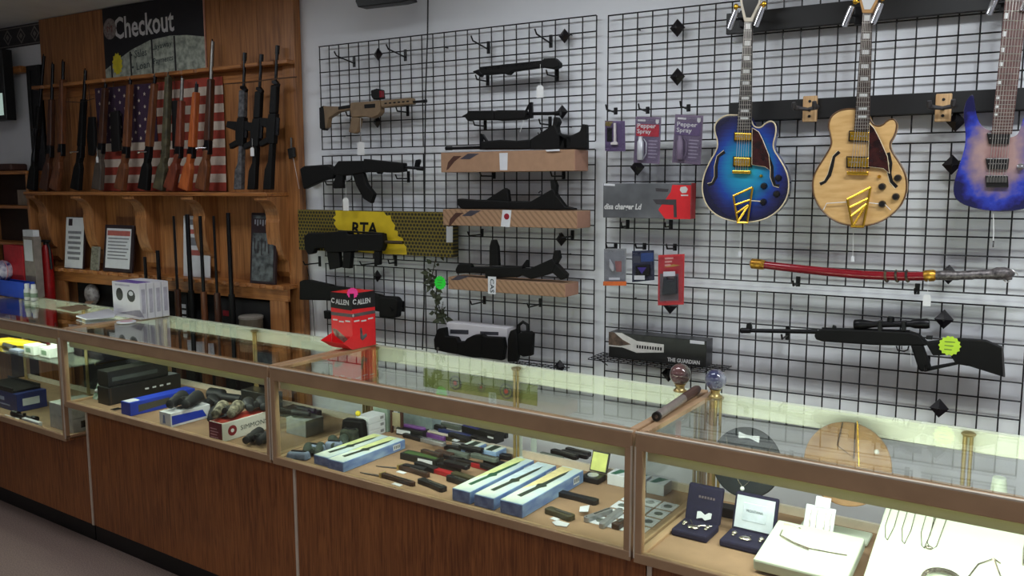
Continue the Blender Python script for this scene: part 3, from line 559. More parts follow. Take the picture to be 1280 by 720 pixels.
# ---- diamond connectors
DIA=[(473,68,'black diamond clip between two empty hooks'),(706,45,'black diamond clip above the short upper receiver'),(472,152,'black diamond clip behind the tan carbine'),(703,140,'black diamond clip at the muzzle of the barrelled upper'),
(847,35,'black diamond clip high on the guitar panel'),(847,96,'black diamond clip above the purple spray pack'),(797,209,'black diamond clip under the red spray pack'),(1195,152,'black diamond clip under the second empty hanger'),(1190,206,'black diamond clip touching the burl guitar'),
(1186,343,'black diamond clip behind the sword grip'),(1180,399,'black diamond clip above the air rifle butt'),(1174,510,'black diamond clip just over the jewellery case'),(702,299,'black diamond clip below the red dotted carton'),(472,345,'black diamond clip above the red counter display'),
(700,458,'black diamond clip beside the wire shelf post'),(838,382,'black diamond clip under the red clamshell pack'),(836,467,'black diamond clip behind the red glass globe')]
for px,py,lab in DIA:
    p=U(px,py,GY); t=thing('diamond_clip',lab,'clip',(p.x,GY,p.z-0.03),'diamond grid connectors'); r=0.026 if px<760 else 0.03
    mb=MB(); mb.add([(p.x-r,GY-0.004,p.z),(p.x,GY-0.004,p.z+r*1.12),(p.x+r,GY-0.004,p.z),(p.x,GY-0.004,p.z-r*1.12),(p.x,GY-0.02,p.z),(p.x-r,GY+0.001,p.z),(p.x,GY+0.001,p.z+r*1.12),(p.x+r,GY+0.001,p.z),(p.x,GY+0.001,p.z-r*1.12)],[(0,1,4),(1,2,4),(2,3,4),(3,0,4),(0,5,6,1),(1,6,7,2),(2,7,8,3),(3,8,5,0),(5,8,7,6)])
    mb.build('diamond_plate',M_diam,t); MB().tube([(p.x,GY-0.017,p.z),(p.x,GY-0.023,p.z)],0.004,8).build('bolt_head',M_blackm,t)
# ---- empty hooks
for px,py,lab in ((443,72,'empty black hook at the upper corner of the grid'),(507,64,'empty black hook beside the hanging black cable'),(611,54,'empty black hook above the short upper receiver muzzle'),(689,46,'empty black hook beside the top diamond clip')): hook(px,py,lab,0.14,0.02)
# ---- tan carbine
z=Zp(380,30,4.0); Y=-0.085
t=thing('carbine','tan short carbine with a red dot sight on the grid','gun',U(470,167,Y)); 
sil('stock',z([(88,410),(170,412),(232,403),(232,428),(170,440),(122,470),(114,516),(98,528)]),Y,0.03,M_tan,t,0.004)
sil('butt_pad',z([(74,418),(95,407),(100,440),(106,520),(95,533),(77,522)]),Y-0.002,0.034,BLK,t,0.004)
sil('receiver',z([(232,393),(330,386),(380,380),(380,440),(368,456),(338,470),(300,462),(236,468),(228,430)]),Y-0.003,0.036,M_tan,t,0.004)
sil('buffer_tube',z([(170,413),(235,402),(235,420),(170,430)]),Y-0.002,0.02,BLK,t,0.003)
sil('grip',z([(236,458),(280,470),(264,540),(250,548),(222,540),(230,500)]),Y,0.028,M_tan,t,0.004)
sil('handguard',z([(380,382),(535,368),(540,400),(385,418)]),Y-0.002,0.034,M_tan,t,0.005)
for k in range(6): sil('vent_slot',z([(402+22*k,394-2*k),(414+22*k,393-2*k),(414+22*k,400-2*k),(402+22*k,401-2*k)]),Y-0.0028,0.002,BLK,t,0)
sil('dust_cover',z([(300,402),(355,398),(355,418),(302,422)]),Y-0.0045,0.004,BLK,t,0.001)
MB().tube([U(*z([(536,391)])[0],Y+0.012),U(*z([(590,387)])[0],Y+0.012),U(*z([(592,387)])[0],Y+0.012),U(*z([(612,385)])[0],Y+0.012)],[0.006,0.006,0.008,0.008],10).build('barrel',M_gunm,t,smooth=True)
sil('red_dot_sight',z([(332,332),(360,322),(384,328),(388,372),(345,378),(335,362)]),Y,0.03,BLK,t,0.004); sil('sight_lens',z([(376,334),(386,333),(388,366),(377,368)]),Y-0.0015,0.02,mat('red_lens',(120,24,36),0.2),t,0.001)
hang_tag(t,U(*z([(282,470)])[0],Y-0.006),0.11,0.042,0.062)
hook(448,139,'black hook under the tan carbine grip',0.09); hook(510,133,'black hook under the tan carbine handguard',0.09)
# ---- black rifle with curved magazine
z=Zp(370,180,4.235)
t=thing('rifle','black rifle with a curved magazine above the yellow honeycomb box','gun',U(450,254,Y))
sil('stock',z([(18,132),(40,116),(165,108),(200,128),(196,182),(150,190),(110,206),(38,240)]),Y,0.034,BLK,t,0.006)
sil('receiver',z([(193,128),(222,90),(358,88),(360,150),(300,162),(245,168),(198,165)]),Y-0.002,0.038,BLK,t,0.004)
sil('grip',z([(210,165),(246,165),(244,234),(197,236),(196,205)]),Y,0.03,BLK,t,0.004)
sil('magazine',z([(295,155),(352,150),(370,210),(412,265),(395,315),(355,290),(318,222)]),Y+0.003,0.026,BLK,t,0.004)
sil('handguard',z([(356,78),(510,95),(565,100),(568,145),(520,152),(440,150),(432,160),(420,150),(358,150)]),Y-0.002,0.036,BLK,t,0.004)
MB().tube([U(*z([(560,122)])[0],Y+0.015),U(*z([(640,128)])[0],Y+0.015),U(*z([(642,128)])[0],Y+0.015),U(*z([(672,131)])[0],Y+0.015)],[0.007,0.007,0.01,0.01],10).build('barrel',M_gunm,t,smooth=True)
sil('front_sight',z([(624,120),(632,85),(650,80),(655,92),(645,122)]),Y+0.008,0.014,M_gunm,t,0.002)
MB().tube([U(*z([(246,175)])[0],Y+0.015),U(*z([(262,200)])[0],Y+0.015),U(*z([(290,190)])[0],Y+0.015),U(*z([(298,165)])[0],Y+0.015)],0.0025,6).build('trigger_guard',M_gunm,t,smooth=True)
hang_tag(t,U(*z([(262,190)])[0],Y-0.004),0.085,0.036,0.062)
hook(511,216,'black hook under the curved magazine rifle barrel',0.1); hook(424,224,'black hook under the curved magazine rifle receiver',0.1)
MB().lathe(U(391,224,0.02),[(0.001,0),(0.03,0.002),(0.031,0.01),(0.022,0.016)],-YA,24).build('round_badge',mat('badge_red',(110,22,32),0.4,col2=(40,10,14),scale=18),label='round dark red badge on the wall above the honeycomb box',cat='badge')
# ---- honeycomb box and rifle before it
M_hex=hexmat('honeycomb_print',(24,22,16),(112,98,30),52); M_yel=mat('print_yellow',(206,178,30),0.5,var=0.05)
t,x0,x1,z0,z1,yf=wbox('rifle_box','long box with honeycomb print and yellow panel lettered RTA','box',(372,262),(566,322),0.045,M_hex)
z=Zp(370,180,4.235)
decal('yellow_panel',z([(208,352),(465,360),(480,380),(500,377),(506,405),(525,430),(520,456),(540,462),(538,486),(565,500),(570,530),(584,545),(586,585),(440,582),(330,568),(212,440),(200,420),(212,405),(195,390),(212,376)]),yf,M_yel,t)
p=U(*z([(296,478)])[0],yf-0.0008); q=U(*z([(432,478)])[0],yf-0.0008); lettering('RTA',p,XA,ZA,(q-p).x,BLK,t,height=U(*z([(296,412)])[0],yf).z-p.z,bold=0.03,shear=0.1)
decal('end_label',[(558,283),(566,283),(566,303),(558,303)],yf,M_paper,t)
Y2=yf-0.05
t=thing('rifle','black rifle hung in front of the RTA box','gun',U(420,335,Y2))
sil('stock',z([(40,490),(60,472),(150,470),(150,552),(95,550),(88,580),(62,586),(45,556)]),Y2,0.034,BLK,t,0.005)
sil('receiver',z([(148,470),(220,462),(265,460),(272,478),(330,478),(330,566),(250,572),(160,572),(148,552)]),Y2-0.003,0.04,BLK,t,0.004)
sil('handguard',z([(328,476),(455,474),(460,512),(458,545),(448,568),(328,566)]),Y2-0.002,0.038,BLK,t,0.005)
MB().tube([U(*z([(458,518)])[0],Y2+0.015),U(*z([(566,522)])[0],Y2+0.015)],0.008,10).build('barrel',mat('dark_bronze',(62,50,34),0.4,0.6),t,smooth=True)
sil('magazine',z([(160,568),(225,574),(232,654),(176,666)]),Y2+0.004,0.026,BLK,t,0.003)
sil('grip',z([(248,570),(290,570),(282,660),(244,656)]),Y2+0.002,0.03,BLK,t,0.004)
sil('foregrip',z([(410,566),(442,566),(440,640),(414,644)]),Y2+0.004,0.024,BLK,t,0.004)
sil('top_rail',z([(222,456),(456,470),(456,478),(222,466)]),Y2+0.008,0.018,M_gunm,t,0.001)
MB().tube([U(*z([(318,600)])[0],Y2),U(*z([(315,690)])[0],Y2)],0.0008,5).build('tag_string',M_white,t)
hook(400,322,'black hook behind the RTA box rifle magazine',0.12); hook(470,322,'black hook under the RTA box rifle barrel',0.12)
hook(495,321,'black hook under the honeycomb box',0.06)
# ---- lower black gun behind the counter display
z=Zp(340,340,6.0)
t=thing('rifle','black gun partly hidden behind the red counter display','gun',U(440,390,Y))
sil('stock',z([(203,70),(225,62),(272,62),(440,100),(440,215),(203,210)]),Y,0.036,BLK,t,0.006)
sil('receiver',z([(430,105),(620,130),(810,180),(810,300),(620,270),(430,212)]),Y-0.002,0.04,BLK,t,0.005)
sil('fore_block',z([(800,182),(920,190),(942,220),(930,342),(880,352),(800,340)]),Y-0.003,0.044,BLK,t,0.008)
sil('magazine',z([(385,290),(430,300),(430,355),(390,350)]),Y,0.03,BLK,t,0.003)
hook(504,378,'black hook holding the gun behind the red display',0.1); hook(452,378,'black hook hidden behind the red display',0.1)
# ---- short upper receivers
z=Zp(370,0,3.366)
t=thing('upper_receiver','short black upper receiver with a white price tag','gun part',U(645,98,Y))
sil('rail_body',z([(768,298),(770,281),(1035,253),(1035,282),(905,300),(890,315),(865,308),(785,315)]),Y,0.034,BLK,t,0.004)
sil('muzzle_cap',z([(740,300),(768,290),(784,312),(775,325)]),Y+0.006,0.022,M_gunm,t,0.004)
sil('rear_block',z([(1033,253),(1042,245),(1085,243),(1105,262),(1105,280),(1080,290),(1033,283)]),Y-0.002,0.038,BLK,t,0.005)
for k in range(9): sil('rail_slot',z([(790+26*k,284-2.8*k),(800+26*k,283-2.8*k),(800+26*k,291-2.8*k),(790+26*k,292-2.8*k)]),Y-0.002,0.004,M_gunm,t,0)
hang_tag(t,U(*z([(1028,270)])[0],Y-0.004),0.085,0.032,0.05)
hook(610,94,'black hook under the short upper receiver muzzle',0.1); hook(697,88,'black hook under the short upper receiver rear',0.1)
z=Zp(550,120,6.0)
t=thing('upper_receiver','longer black upper receiver with a triangular front sight','gun part',U(645,152,Y))
sil('rear_body',z([(160,150),(200,130),(205,110),(400,108),(405,180),(230,180),(206,190),(185,160)]),Y,0.034,BLK,t,0.004)
sil('handguard',z([(402,110),(430,105),(628,105),(640,122),(640,160),(625,175),(450,185),(402,180)]),Y-0.003,0.04,BLK,t,0.006)
sil('front_sight',z([(632,118),(668,48),(688,45),(690,165),(670,168),(664,118),(664,70),(646,112)]),Y+0.008,0.014,M_gunm,t,0.001)
MB().tube([U(*z([(640,133)])[0],Y+0.015),U(*z([(860,131)])[0],Y+0.015),U(*z([(862,131)])[0],Y+0.015),U(*z([(905,129)])[0],Y+0.015)],[0.007,0.007,0.01,0.01],10).build('barrel',M_gunm,t,smooth=True)
MB().tube([U(*z([(630,180)])[0],Y),U(*z([(600,270)])[0],Y-0.01)],0.0009,5).build('tag_string',M_white,t)
hook(607,150,'black hook under the longer upper receiver rear',0.1); hook(688,148,'black hook under the longer upper receiver barrel',0.1)
# ---- three long cartons with rifles lying on top
def carton(TL,BR,d,m,label): 
    t,x0,x1,z0,z1,yf=wbox('rifle_carton',label,'carton',TL,BR,d,m,group='long rifle cartons',bevel=0.002)
    MB().box((x1,yf+0.002,z0+0.002),(x1+0.0015,GY-0.004,z1-0.002)).build('end_flap',M_cardend,t)
    return t,x0,x1,z0,z1,yf
def carton_art(t,TL,y):
    z=Zp(TL[0],TL[1],1.0)
    decal('printed_curve',z([(7,22),(9,12),(16,4),(26,4),(17,11),(10,20)]),y,mat('art_brown',(70,40,30),0.7),t); decal('printed_wedge',z([(24,8),(34,1),(48,1),(36,8)]),y,mat('art_dark',(60,56,66),0.7),t)
z=Zp(550,120,6.0)
c1=carton((551,191),(718,213.5),0.125,M_card,'plain brown rifle carton under the upside-down rifle'); carton_art(c1[0],(551,191),c1[5]); yf=c1[5]
decal('white_sticker',z([(445,428),(508,426),(505,556),(450,556)]),yf,M_paper,c1[0])
def onY(c): return (c[5]+GY)/2-0.02
def lay(c): # drop offset so things rest on the carton top
    return c[4]
Y3=onY(c1)
def restz(mbpts,ztop): 
    dz=ztop+0.001-min(p.z for p in mbpts); return dz
def gun_parts(t,parts,Yc,ztop,extra):
    allp=[]; 
    for n,pts,th,m,bv in parts: allp+= P(pts,Yc)
    dz=ztop+0.0015-min(p.z for p in allp)
    for n,pts,th,m,bv in parts:
        MB().prism([p+Vector((0,-th/2,dz)) for p in P(pts,Yc)],(0,th,0)).build(n,m,t,bevel=bv)
    for n,path,r in extra: MB().tube([p+Vector((0,0,dz)) for p in P(path,Yc)],r,10).build(n,M_gunm,t,smooth=True)
t=thing('rifle','black rifle lying upside down on the plain brown carton','gun',U(650,188,Y3))
gun_parts(t,[('front_sight',z([(303,412),(305,290),(325,295),(360,350),(345,352),(322,318),(320,412)]),0.014,M_gunm,0.001),('handguard',z([(322,352),(470,338),(590,345),(692,336),(692,410),(322,413)]),0.04,BLK,0.006),
 ('receiver',z([(690,336),(858,228),(872,225),(900,290),(1000,310),(1000,408),(690,411)]),0.034,BLK,0.004),('grip',z([(853,235),(865,165),(890,170),(906,205),(890,240),(898,285),(868,296)]),0.03,BLK,0.004),
 ('stock',z([(898,290),(950,316),(1010,300),(1060,275),(1075,220),(1105,225),(1108,408),(898,409)]),0.034,BLK,0.005)],Y3,c1[4],
 [('barrel',z([(45,402),(90,401),(92,401),(312,395)]),[0.009,0.009,0.007,0.008]),('trigger_guard',z([(735,285),(745,305),(762,275),(752,255),(772,250)]),0.003)])
decal('white_ticket',z([(790,404),(895,398),(900,412),(800,416)]),Y3-0.05,M_paper,c1[0])
z=Zp(550,220,4.5)
c2=carton((553.5,261.5),(721,286),0.125,M_cardstr,'striped brown rifle carton with a red dot sticker'); carton_art(c2[0],(553.5,262),c2[5]); yf=c2[5]
decal('white_sticker',z([(352,190),(402,192),(392,288),(342,284)]),yf,M_paper,c2[0]); MB().lathe(U(*z([(375,228)])[0],yf-0.0006),[(0.013,0),(0.013,0.0006)],-YA,20).build('red_dot',mat('sticker_red',(140,24,40),0.5),c2[0])
Y3=onY(c2)
t=thing('rifle','black rifle with raised magazine lying on the striped carton','gun',U(645,262,Y3))
gun_parts(t,[('handguard',z([(105,152),(110,122),(200,128),(300,130),(400,136),(400,180),(130,180)]),0.036,BLK,0.005),('magazine',z([(262,132),(370,62),(388,74),(396,136)]),0.024,BLK,0.003),
 ('receiver',z([(398,136),(520,137),(645,65),(660,95),(650,184),(398,182)]),0.034,BLK,0.004),('grip',z([(632,70),(628,22),(650,18),(662,50),(658,96)]),0.028,BLK,0.003),('stock',z([(645,95),(658,95),(712,166),(765,176),(765,186),(645,186)]),0.03,BLK,0.004)],Y3,c2[4],
 [('trigger_guard',z([(555,90),(565,80),(575,88)]),0.0025)])
c3=carton((560,346),(706,372),0.125,M_cardstr,'striped brown rifle carton with white CAS sticker'); yf=c3[5]
st=[(270,565),(316,567),(313,666),(270,662)]; decal('white_sticker',z(st),yf,M_paper,c3[0])
a=U(*z([(282,578)])[0],yf-0.0008); lettering('CAS',a,-ZA,XA,0.06,M_ltg,c3[0],height=0.02,bold=0.01)
decal('printed_wedge',z([(60,585),(100,560),(170,562),(110,585)]),yf,mat('art_dark',(60,56,66),0.7),c3[0])
Y3=onY(c3)
t=thing('rifle','black rifle with upright magazine lying on the CAS carton','gun',U(640,345,Y3))
gun_parts(t,[('muzzle_brake',z([(95,512),(110,482),(175,478),(186,500),(180,532),(100,536)]),0.03,BLK,0.005),('handguard',z([(180,500),(440,495),(472,490),(476,540),(440,556),(265,560),(262,532),(180,532)]),0.036,BLK,0.005),
 ('magazine',z([(284,495),(285,382),(296,346),(314,346),(330,386),(336,492)]),0.024,BLK,0.003),('front_sight',z([(458,502),(490,458),(500,460),(500,502)]),0.014,M_gunm,0.001),
 ('receiver',z([(472,505),(510,508),(640,450),(662,480),(640,530),(600,545),(520,566),(472,545)]),0.034,BLK,0.004),('grip',z([(638,455),(648,405),(672,405),(680,446),(660,482)]),0.028,BLK,0.003),('stock',z([(640,490),(662,478),(722,540),(716,562),(686,572),(636,528)]),0.03,BLK,0.005)],Y3,c3[4],[])
for (px,py),lab in zip(((618,219),(705,219),(603,292),(716,294),(606,376),(676,379)),('near end of the plain carton','far end of the plain carton','muzzle end of the red dot carton','butt end of the red dot carton','muzzle end of the CAS carton','butt end of the CAS carton')):
    hook(px,py-4,'black bracket hook under the '+lab,0.12,0.0,'carton support hooks',0.03)
# ---- neon price bursts, ivy, cable
def burst(name,label,px,py,r,y,m,n=14,hang=None):
    c=U(px,py,y); t=thing(name,label,'price burst',(c.x,y,c.z-r))
    MB().prism([(c.x+(r if k%2 else r*0.86)*math.sin(math.pi*k/n),y,c.z+(r if k%2 else r*0.86)*math.cos(math.pi*k/n)) for k in range(2*n)],(0,0.002,0)).build('card',m,t)
    for k in range(3): MB().box((c.x-r*0.45,y-0.0006,c.z+r*0.35-k*r*0.38),(c.x+r*(0.45-0.12*k),y,c.z+r*0.42-k*r*0.38)).build('pen_mark',mat('pen_grey',(70,110,60),0.8),t)
    if hang: MB().tube([(c.x,y+0.003,c.z),(c.x,GY,c.z+0.02)],0.0012,5).build('pin',M_black,t)
    return t
burst('price_burst','neon green starburst price card beside the ivy',550,353.5,0.032,-0.14,mat('neon_green',(40,225,60),0.6,var=0.05),hang=1)
M_cab=mat('black_cable',(16,16,18),0.5)
MB().tube([U(535,-8,-0.03),U(534.5,40,-0.03),U(532,120,-0.03),U(531,200,-0.03),U(530.5,300,-0.03),U(530,380,-0.03),U(528,437,-0.03)],0.0035,8).build('hanging_cable',M_cab,smooth=True,label='long black cable hanging down in front of the grid',cat='cable')
MB().tube([U(381,322,0.02),U(386,345,0.02),U(391,380,0.02),U(394,425,0.02)],0.0018,6).build('thin_cord',M_cab,smooth=True,label='thin dark cord on the wall beside the wooden rack edge',cat='cord')
t=thing('ivy_strand','trailing green artificial ivy beside the neon green burst','plant',U(548,400,-0.05)); M_leaf=mat('ivy_leaf',(44,54,34),0.6,col2=(70,74,50),scale=40); M_stem=mat('ivy_stem',(48,44,30),0.7)
pth=[U(545,322,-0.05),U(541,340,-0.055),U(538,352,-0.05),U(541,365,-0.06),U(547,378,-0.055),U(552,392,-0.05),U(556,404,-0.05)]
MB().tube(pth,0.0022,6).build('stem',M_stem,t,smooth=True)
random.seed(3); lp=None
for k in range(60):
    f=random.random()*(len(pth)-1); i=int(f); c=pth[i].lerp(pth[min(i+1,len(pth)-1)],f-i)+Vector((random.uniform(-0.02,0.025),random.uniform(-0.02,0.012),random.uniform(-0.015,0.015)))
    if lp is None: lp=o=MB().add([(0,0,0),(0.007,-0.003,0.009),(0.0045,-0.001,0.016),(0,-0.003,0.025),(-0.0045,-0.001,0.016),(-0.007,-0.003,0.009)],[(0,1,2,3),(0,3,4,5)]).build('leaf',M_leaf,t,local=True)
    else: o=copy_mesh(lp,(0,0,0),t)
    o.location=c-ORG[t.name]; o.rotation_euler=(random.uniform(-0.8,0.8),random.uniform(-3,3),random.uniform(-1,1)); s_=random.uniform(1.1,1.9); o.scale=(s_,s_,s_)
# ---- black objects and white box on a wire shelf above the knife case
def wire_shelf(label,px0,px1,py,depth,y0=GY):
    a=U(px0,py,y0-depth); b=U(px1,py,y0-depth); zz=(a.z+b.z)/2; t=thing('wire_shelf',label,'shelf',((a.x+b.x)/2,y0-depth/2,zz-0.02))
    for k in range(6): MB().tube([(a.x,y0-depth*k/5,zz),(b.x,y0-depth*k/5,zz)],0.0022,6).build('long_wire',M_wire,t)
    n=max(6,int((b.x-a.x)/0.028))
    for k in range(n+1): x=a.x+(b.x-a.x)*k/n; MB().tube([(x,y0,zz+0.003),(x,y0-depth,zz+0.003)],0.0016,5).build('cross_wire',M_wire,t)
    for x in (a.x+0.02,b.x-0.02): MB().tube([(x,y0-depth*0.7,zz),(x,y0-0.004,zz-0.05)],0.0025,6).build('brace',M_wire,t)
    return t,a.x,b.x,zz,y0-depth
sh,xa,xb,zs,ys=wire_shelf('black wire shelf carrying a white box and black pistol cases',541,690,459,0.16)
z=Zp(520,320,4.8)
a=U(*z([(182,398)])[0],-0.09); b=U(*z([(536,412)])[0],-0.09); t=thing('white_carton','white carton with black lettering bars behind dark gear','carton',((a.x+b.x)/2,-0.05,zs+0.005))
MB().box((a.x,-0.09,zs+0.006),(b.x+0.01,-0.014,a.z)).build('carton_body',mat('white_box',(206,204,210),0.55,var=0.02),t,bevel=0.003)
for (u0,v0,u1,v1) in ((205,440,315,466),(385,452,495,472)): decal('print_bar',z([(u0,v0),(u1,v0+4),(u1,v1+4),(u0,v1)]),-0.09,mat('dark_print',(52,52,60),0.6),t)
Yg=-0.13
t=thing('black_gear','black moulded gear with clips in front of the white carton','gear',U(585,452,Yg))
def drop(pts,y): 
    return [Vector((p.x,p.y,max(p.z,zs+0.006))) for p in P(pts,y)]
MB().prism(drop(z([(105,500),(130,436),(170,430),(176,482),(240,490),(252,515),(252,592),(180,580),(110,565)]),Yg),(0,0.03,0)).build('clip_body',BLK,t,bevel=0.004)
MB().prism(drop(z([(250,516),(288,515),(302,496),(340,476),(392,470),(392,612),(340,610),(250,592)]),Yg-0.004),(0,0.035,0)).build('middle_body',BLK,t,bevel=0.004)
MB().prism(drop(z([(390,472),(412,485),(520,490),(530,550),(516,628),(390,612)]),Yg),(0,0.03,0)).build('side_body',BLK,t,bevel=0.004)
MB().lathe(U(*z([(132,555)])[0],Yg-0.001),[(0.007,0),(0.007,0.002)],-YA,12).build('rivet',M_steel,t)
t=thing('black_holster','black looped holster beside the white carton','holster',U(650,452,Yg))
MB().prism(drop(z([(548,500),(562,450),(590,440),(606,470),(612,590),(600,636),(546,636)]),Yg-0.006),(0,0.03,0)).build('pouch',BLK,t,bevel=0.005)
MB().prism(drop(z([(604,470),(640,452),(680,455),(697,470),(690,600),(640,606),(612,590)]),Yg),(0,0.03,0)).build('shell',BLK,t,bevel=0.005)
q=[U(*p,Yg+0.012) for p in z([(618,460),(618,415),(642,395),(668,412),(672,460)])]; MB().tube(q,0.007,8).build('belt_loop',BLK,t,smooth=True)
# ---- blister packs on the guitar-side grid
M_clear=glass('clear_plastic',(0.93,0.93,0.95),1.45,0.05)
def pack(name,label,pts,y,mcard,hookpx,group='blister packs'):
    p=P(pts,y); t=thing(name,label,'blister pack',((p[2].x+p[3].x)/2,y,min(p[2].z,p[3].z)),group)
    MB().prism(p,(0,0.002,0)).build('backing_card',mcard,t)
    c=sum(p,Vector())/4; q=[c+(v-c)*0.92 for v in p]
    MB().prism([v+Vector((0,-0.001,0)) for v in q],(0,-0.016,0),taper=0.9).build('blister',M_clear,t)
    h=hook(hookpx[0],hookpx[1],'black hook carrying the '+label.split(' on ')[0],0.1,0.006,'pack hooks',0.02)
    return t,p
YP=-0.085
M_purp=mat('pack_purple',(92,74,112),0.5); M_pred=mat('pack_red',(168,36,52),0.5); M_pgrey=mat('pack_mauve',(112,98,120),0.5); M_silver=mat('silver_plastic',(190,192,198),0.3,0.3)
z=Zp(745,130,4.235)
t,p=pack('alarm_pack','small purple and yellow pack with white device',z([(47,88),(152,90),(155,250),(48,248)]),YP,M_purp,(770,137))
decal('yellow_patch',z([(50,92),(90,93),(75,120),(50,115)]),YP,mat('dull_yellow',(120,104,40),0.6),t); decal('dark_patch',z([(58,125),(85,125),(85,200),(58,200)]),YP,BLK,t); sil('device',z([(92,100),(102,100),(104,200),(112,204),(112,216),(76,216),(76,204),(92,200)]),YP-0.012,0.01,mat('white_plastic',(220,214,210),0.4),t,0.002)
for pts,lab,mc,hx,mred in ((z([(210,66),(345,70),(336,318),(198,310)]),'pepper spray pack with a red header on the grid',M_pgrey,(810,136),M_pred),(z([(420,54),(568,62),(553,322),(402,310)]),'pepper spray pack with a mauve header on the grid',M_pgrey,(861,133),M_purp)):
    t,p=pack('pepper_spray_pack',lab,pts,YP,mc,hx); e=lambda u,v: p[0].lerp(p[1],u).lerp(p[3].lerp(p[2],u),v)+Vector((0,-0.0008,0))
    MB().prism([e(0.06,0.16),e(0.94,0.16),e(0.94,0.42),e(0.06,0.42)],(0,-0.0006,0)).build('header_print',mred,t)
    for k,s in enumerate(('Pepper','Spray')):
        a=e(0.1,0.27+0.12*k); b_=e(0.1+0.72-0.18*k,0.27+0.12*k); lettering(s,a+Vector((0,-0.0008,0)),b_-a,ZA,(b_-a).length,M_lett,t,height=0.022,bold=0.02)
    MB().prism([e(0.1,0.06),e(0.4,0.06),e(0.4,0.1),e(0.1,0.1)],(0,-0.0006,0)).build('brand_bar',M_lett,t)
    MB().prism([e(0.8,0.05),e(0.92,0.05),e(0.92,0.12),e(0.86,0.15),e(0.8,0.12)],(0,-0.0006,0)).build('shield_mark',M_lett,t)
    c=e(0.28,0.68)+Vector((0,-0.008,0)); mm=M_silver if mred==M_pred else M_pgrey
    MB().lathe(c-Vector((0,0,0.045)),[(0.011,0),(0.013,0.004),(0.013,0.07),(0.009,0.076),(0.009,0.09)],seg=14).build('spray_can',mm,t,smooth=True)
    MB().tube([c+Vector((0.013,0,-0.04)),c+Vector((0.024,0,-0.02)),c+Vector((0.024,0,0.02)),c+Vector((0.012,0,0.036))],0.002,6).build('can_clip',mm,t,smooth=True)
    for k in range(6): MB().prism([e(0.55,0.5+0.07*k),e(0.9-0.05*(k%2),0.5+0.07*k),e(0.9-0.05*(k%2),0.525+0.07*k),e(0.55,0.525+0.07*k)],(0,-0.0006,0)).build('text_line',mat('pale_print',(150,140,158),0.6),t)
# long grey and red box
M_dgrey=mat('box_grey',(74,76,80),0.4,col2=(104,106,110),scale=8)
t,x0,x1,z0,z1,yf=wbox('charger_box','long grey and red box lettered charger','box',(754,229),(863.5,274),0.05,M_dgrey)
M_bred=mat('box_red',(214,36,44),0.45,var=0.05)
decal('red_panel',z([(404,428),(503,430),(500,610),(366,608),(330,560),(372,500),(396,465)]),yf,M_bred,t)
MB().box((x1,yf+0.001,z0+0.001),(x1+0.001,GY-0.003,z1-0.001)).build('end_panel',M_bred,t)
a=U(*z([(44,566)])[0],yf-0.0006); b=U(*z([(242,566)])[0],yf-0.0006); lettering('disa charger Ld',a,XA,ZA,(b-a).x,M_lett,t,height=0.03,bold=0.03,shear=0.2)
decal('gun_picture',z([(300,505),(425,505),(428,600),(412,600),(410,535),(320,530)]),yf-0.0006,mat('art_grey',(60,56,60),0.5),t); decal('gun_picture',z([(315,445),(385,450),(380,465),(318,462)]),yf-0.0006,mat('art_grey',(60,56,60),0.5),t)
decal('logo_round',z([(448,440),(475,436),(486,450),(478,470),(455,472),(444,456)]),yf-0.0006,M_lett,t); decal('logo_bar',z([(450,480),(488,480),(488,487),(450,487)]),yf-0.0006,M_lett,t); decal('corner_label',z([(42,420),(100,424),(100,434),(42,432)]),yf-0.0006,M_paper,t)
for px,lab in ((785,'black bracket hook under the grey half of the charger box'),(839,'black bracket hook under the red half of the charger box')): hook(px,277,lab,0.07,0,'box support hooks',0.03)
# lower packs
z=Zp(740,300,3.79)
t,p=pack('lure_pack','clear pack with an orange foot and pale lure',z([(57,42),(162,40),(160,212),(57,215)]),YP,mat('pack_grey',(136,138,142),0.4),(770,306))
decal('orange_foot',z([(53,196),(163,196),(163,216),(53,216)]),YP-0.018,mat('orange',(200,96,40),0.5),t); sil('lure',z([(82,90),(100,120),(104,145),(95,150),(80,125)]),YP-0.012,0.008,M_silver,t,0.002); decal('red_patch',z([(108,100),(140,100),(140,150),(115,150)]),YP-0.001,mat('dull_pink',(140,90,90),0.6),t); decal('label_strip',z([(80,178),(132,178),(132,190),(80,190)]),YP-0.001,M_paper,t)
t,p=pack('laser_pack','small blue and black pack with a white label',z([(190,52),(293,48),(295,190),(190,200)]),YP,mat('navy_card',(36,40,66),0.5),(806,306))
decal('photo_patch',z([(196,78),(228,78),(228,108),(196,108)]),YP,mat('dark_photo',(70,72,84),0.5),t); sil('device',z([(205,120),(270,116),(272,170),(205,172)]),YP-0.012,0.01,BLK,t,0.003); decal('violet_patch',z([(215,130),(258,130),(236,160)]),YP-0.0125,mat('violet',(60,40,130),0.5),t); decal('label_strip',z([(200,168),(250,168),(250,188),(200,188)]),YP-0.0125,M_paper,t); decal('blue_header',z([(232,62),(290,60),(290,100),(232,104)]),YP,mat('mid_blue',(44,72,132),0.5),t)
t,p=pack('clamshell_pack','tall red clamshell pack holding a dark gadget',z([(314,72),(438,66),(434,306),(312,310)]),YP,mat('clam_red',(188,48,54),0.45),(844,307))
decal('inner_card',z([(322,160),(410,160),(410,286),(322,290)]),YP,mat('card_grey',(112,100,102),0.5),t); sil('gadget',z([(338,175),(352,175),(356,190),(384,190),(388,172),(398,172),(402,255),(330,262)]),YP-0.014,0.012,mat('gadget_dark',(38,42,48),0.4),t,0.003); decal('label_strip',z([(338,150),(394,148),(394,170),(338,172)]),YP-0.0145,M_paper,t)
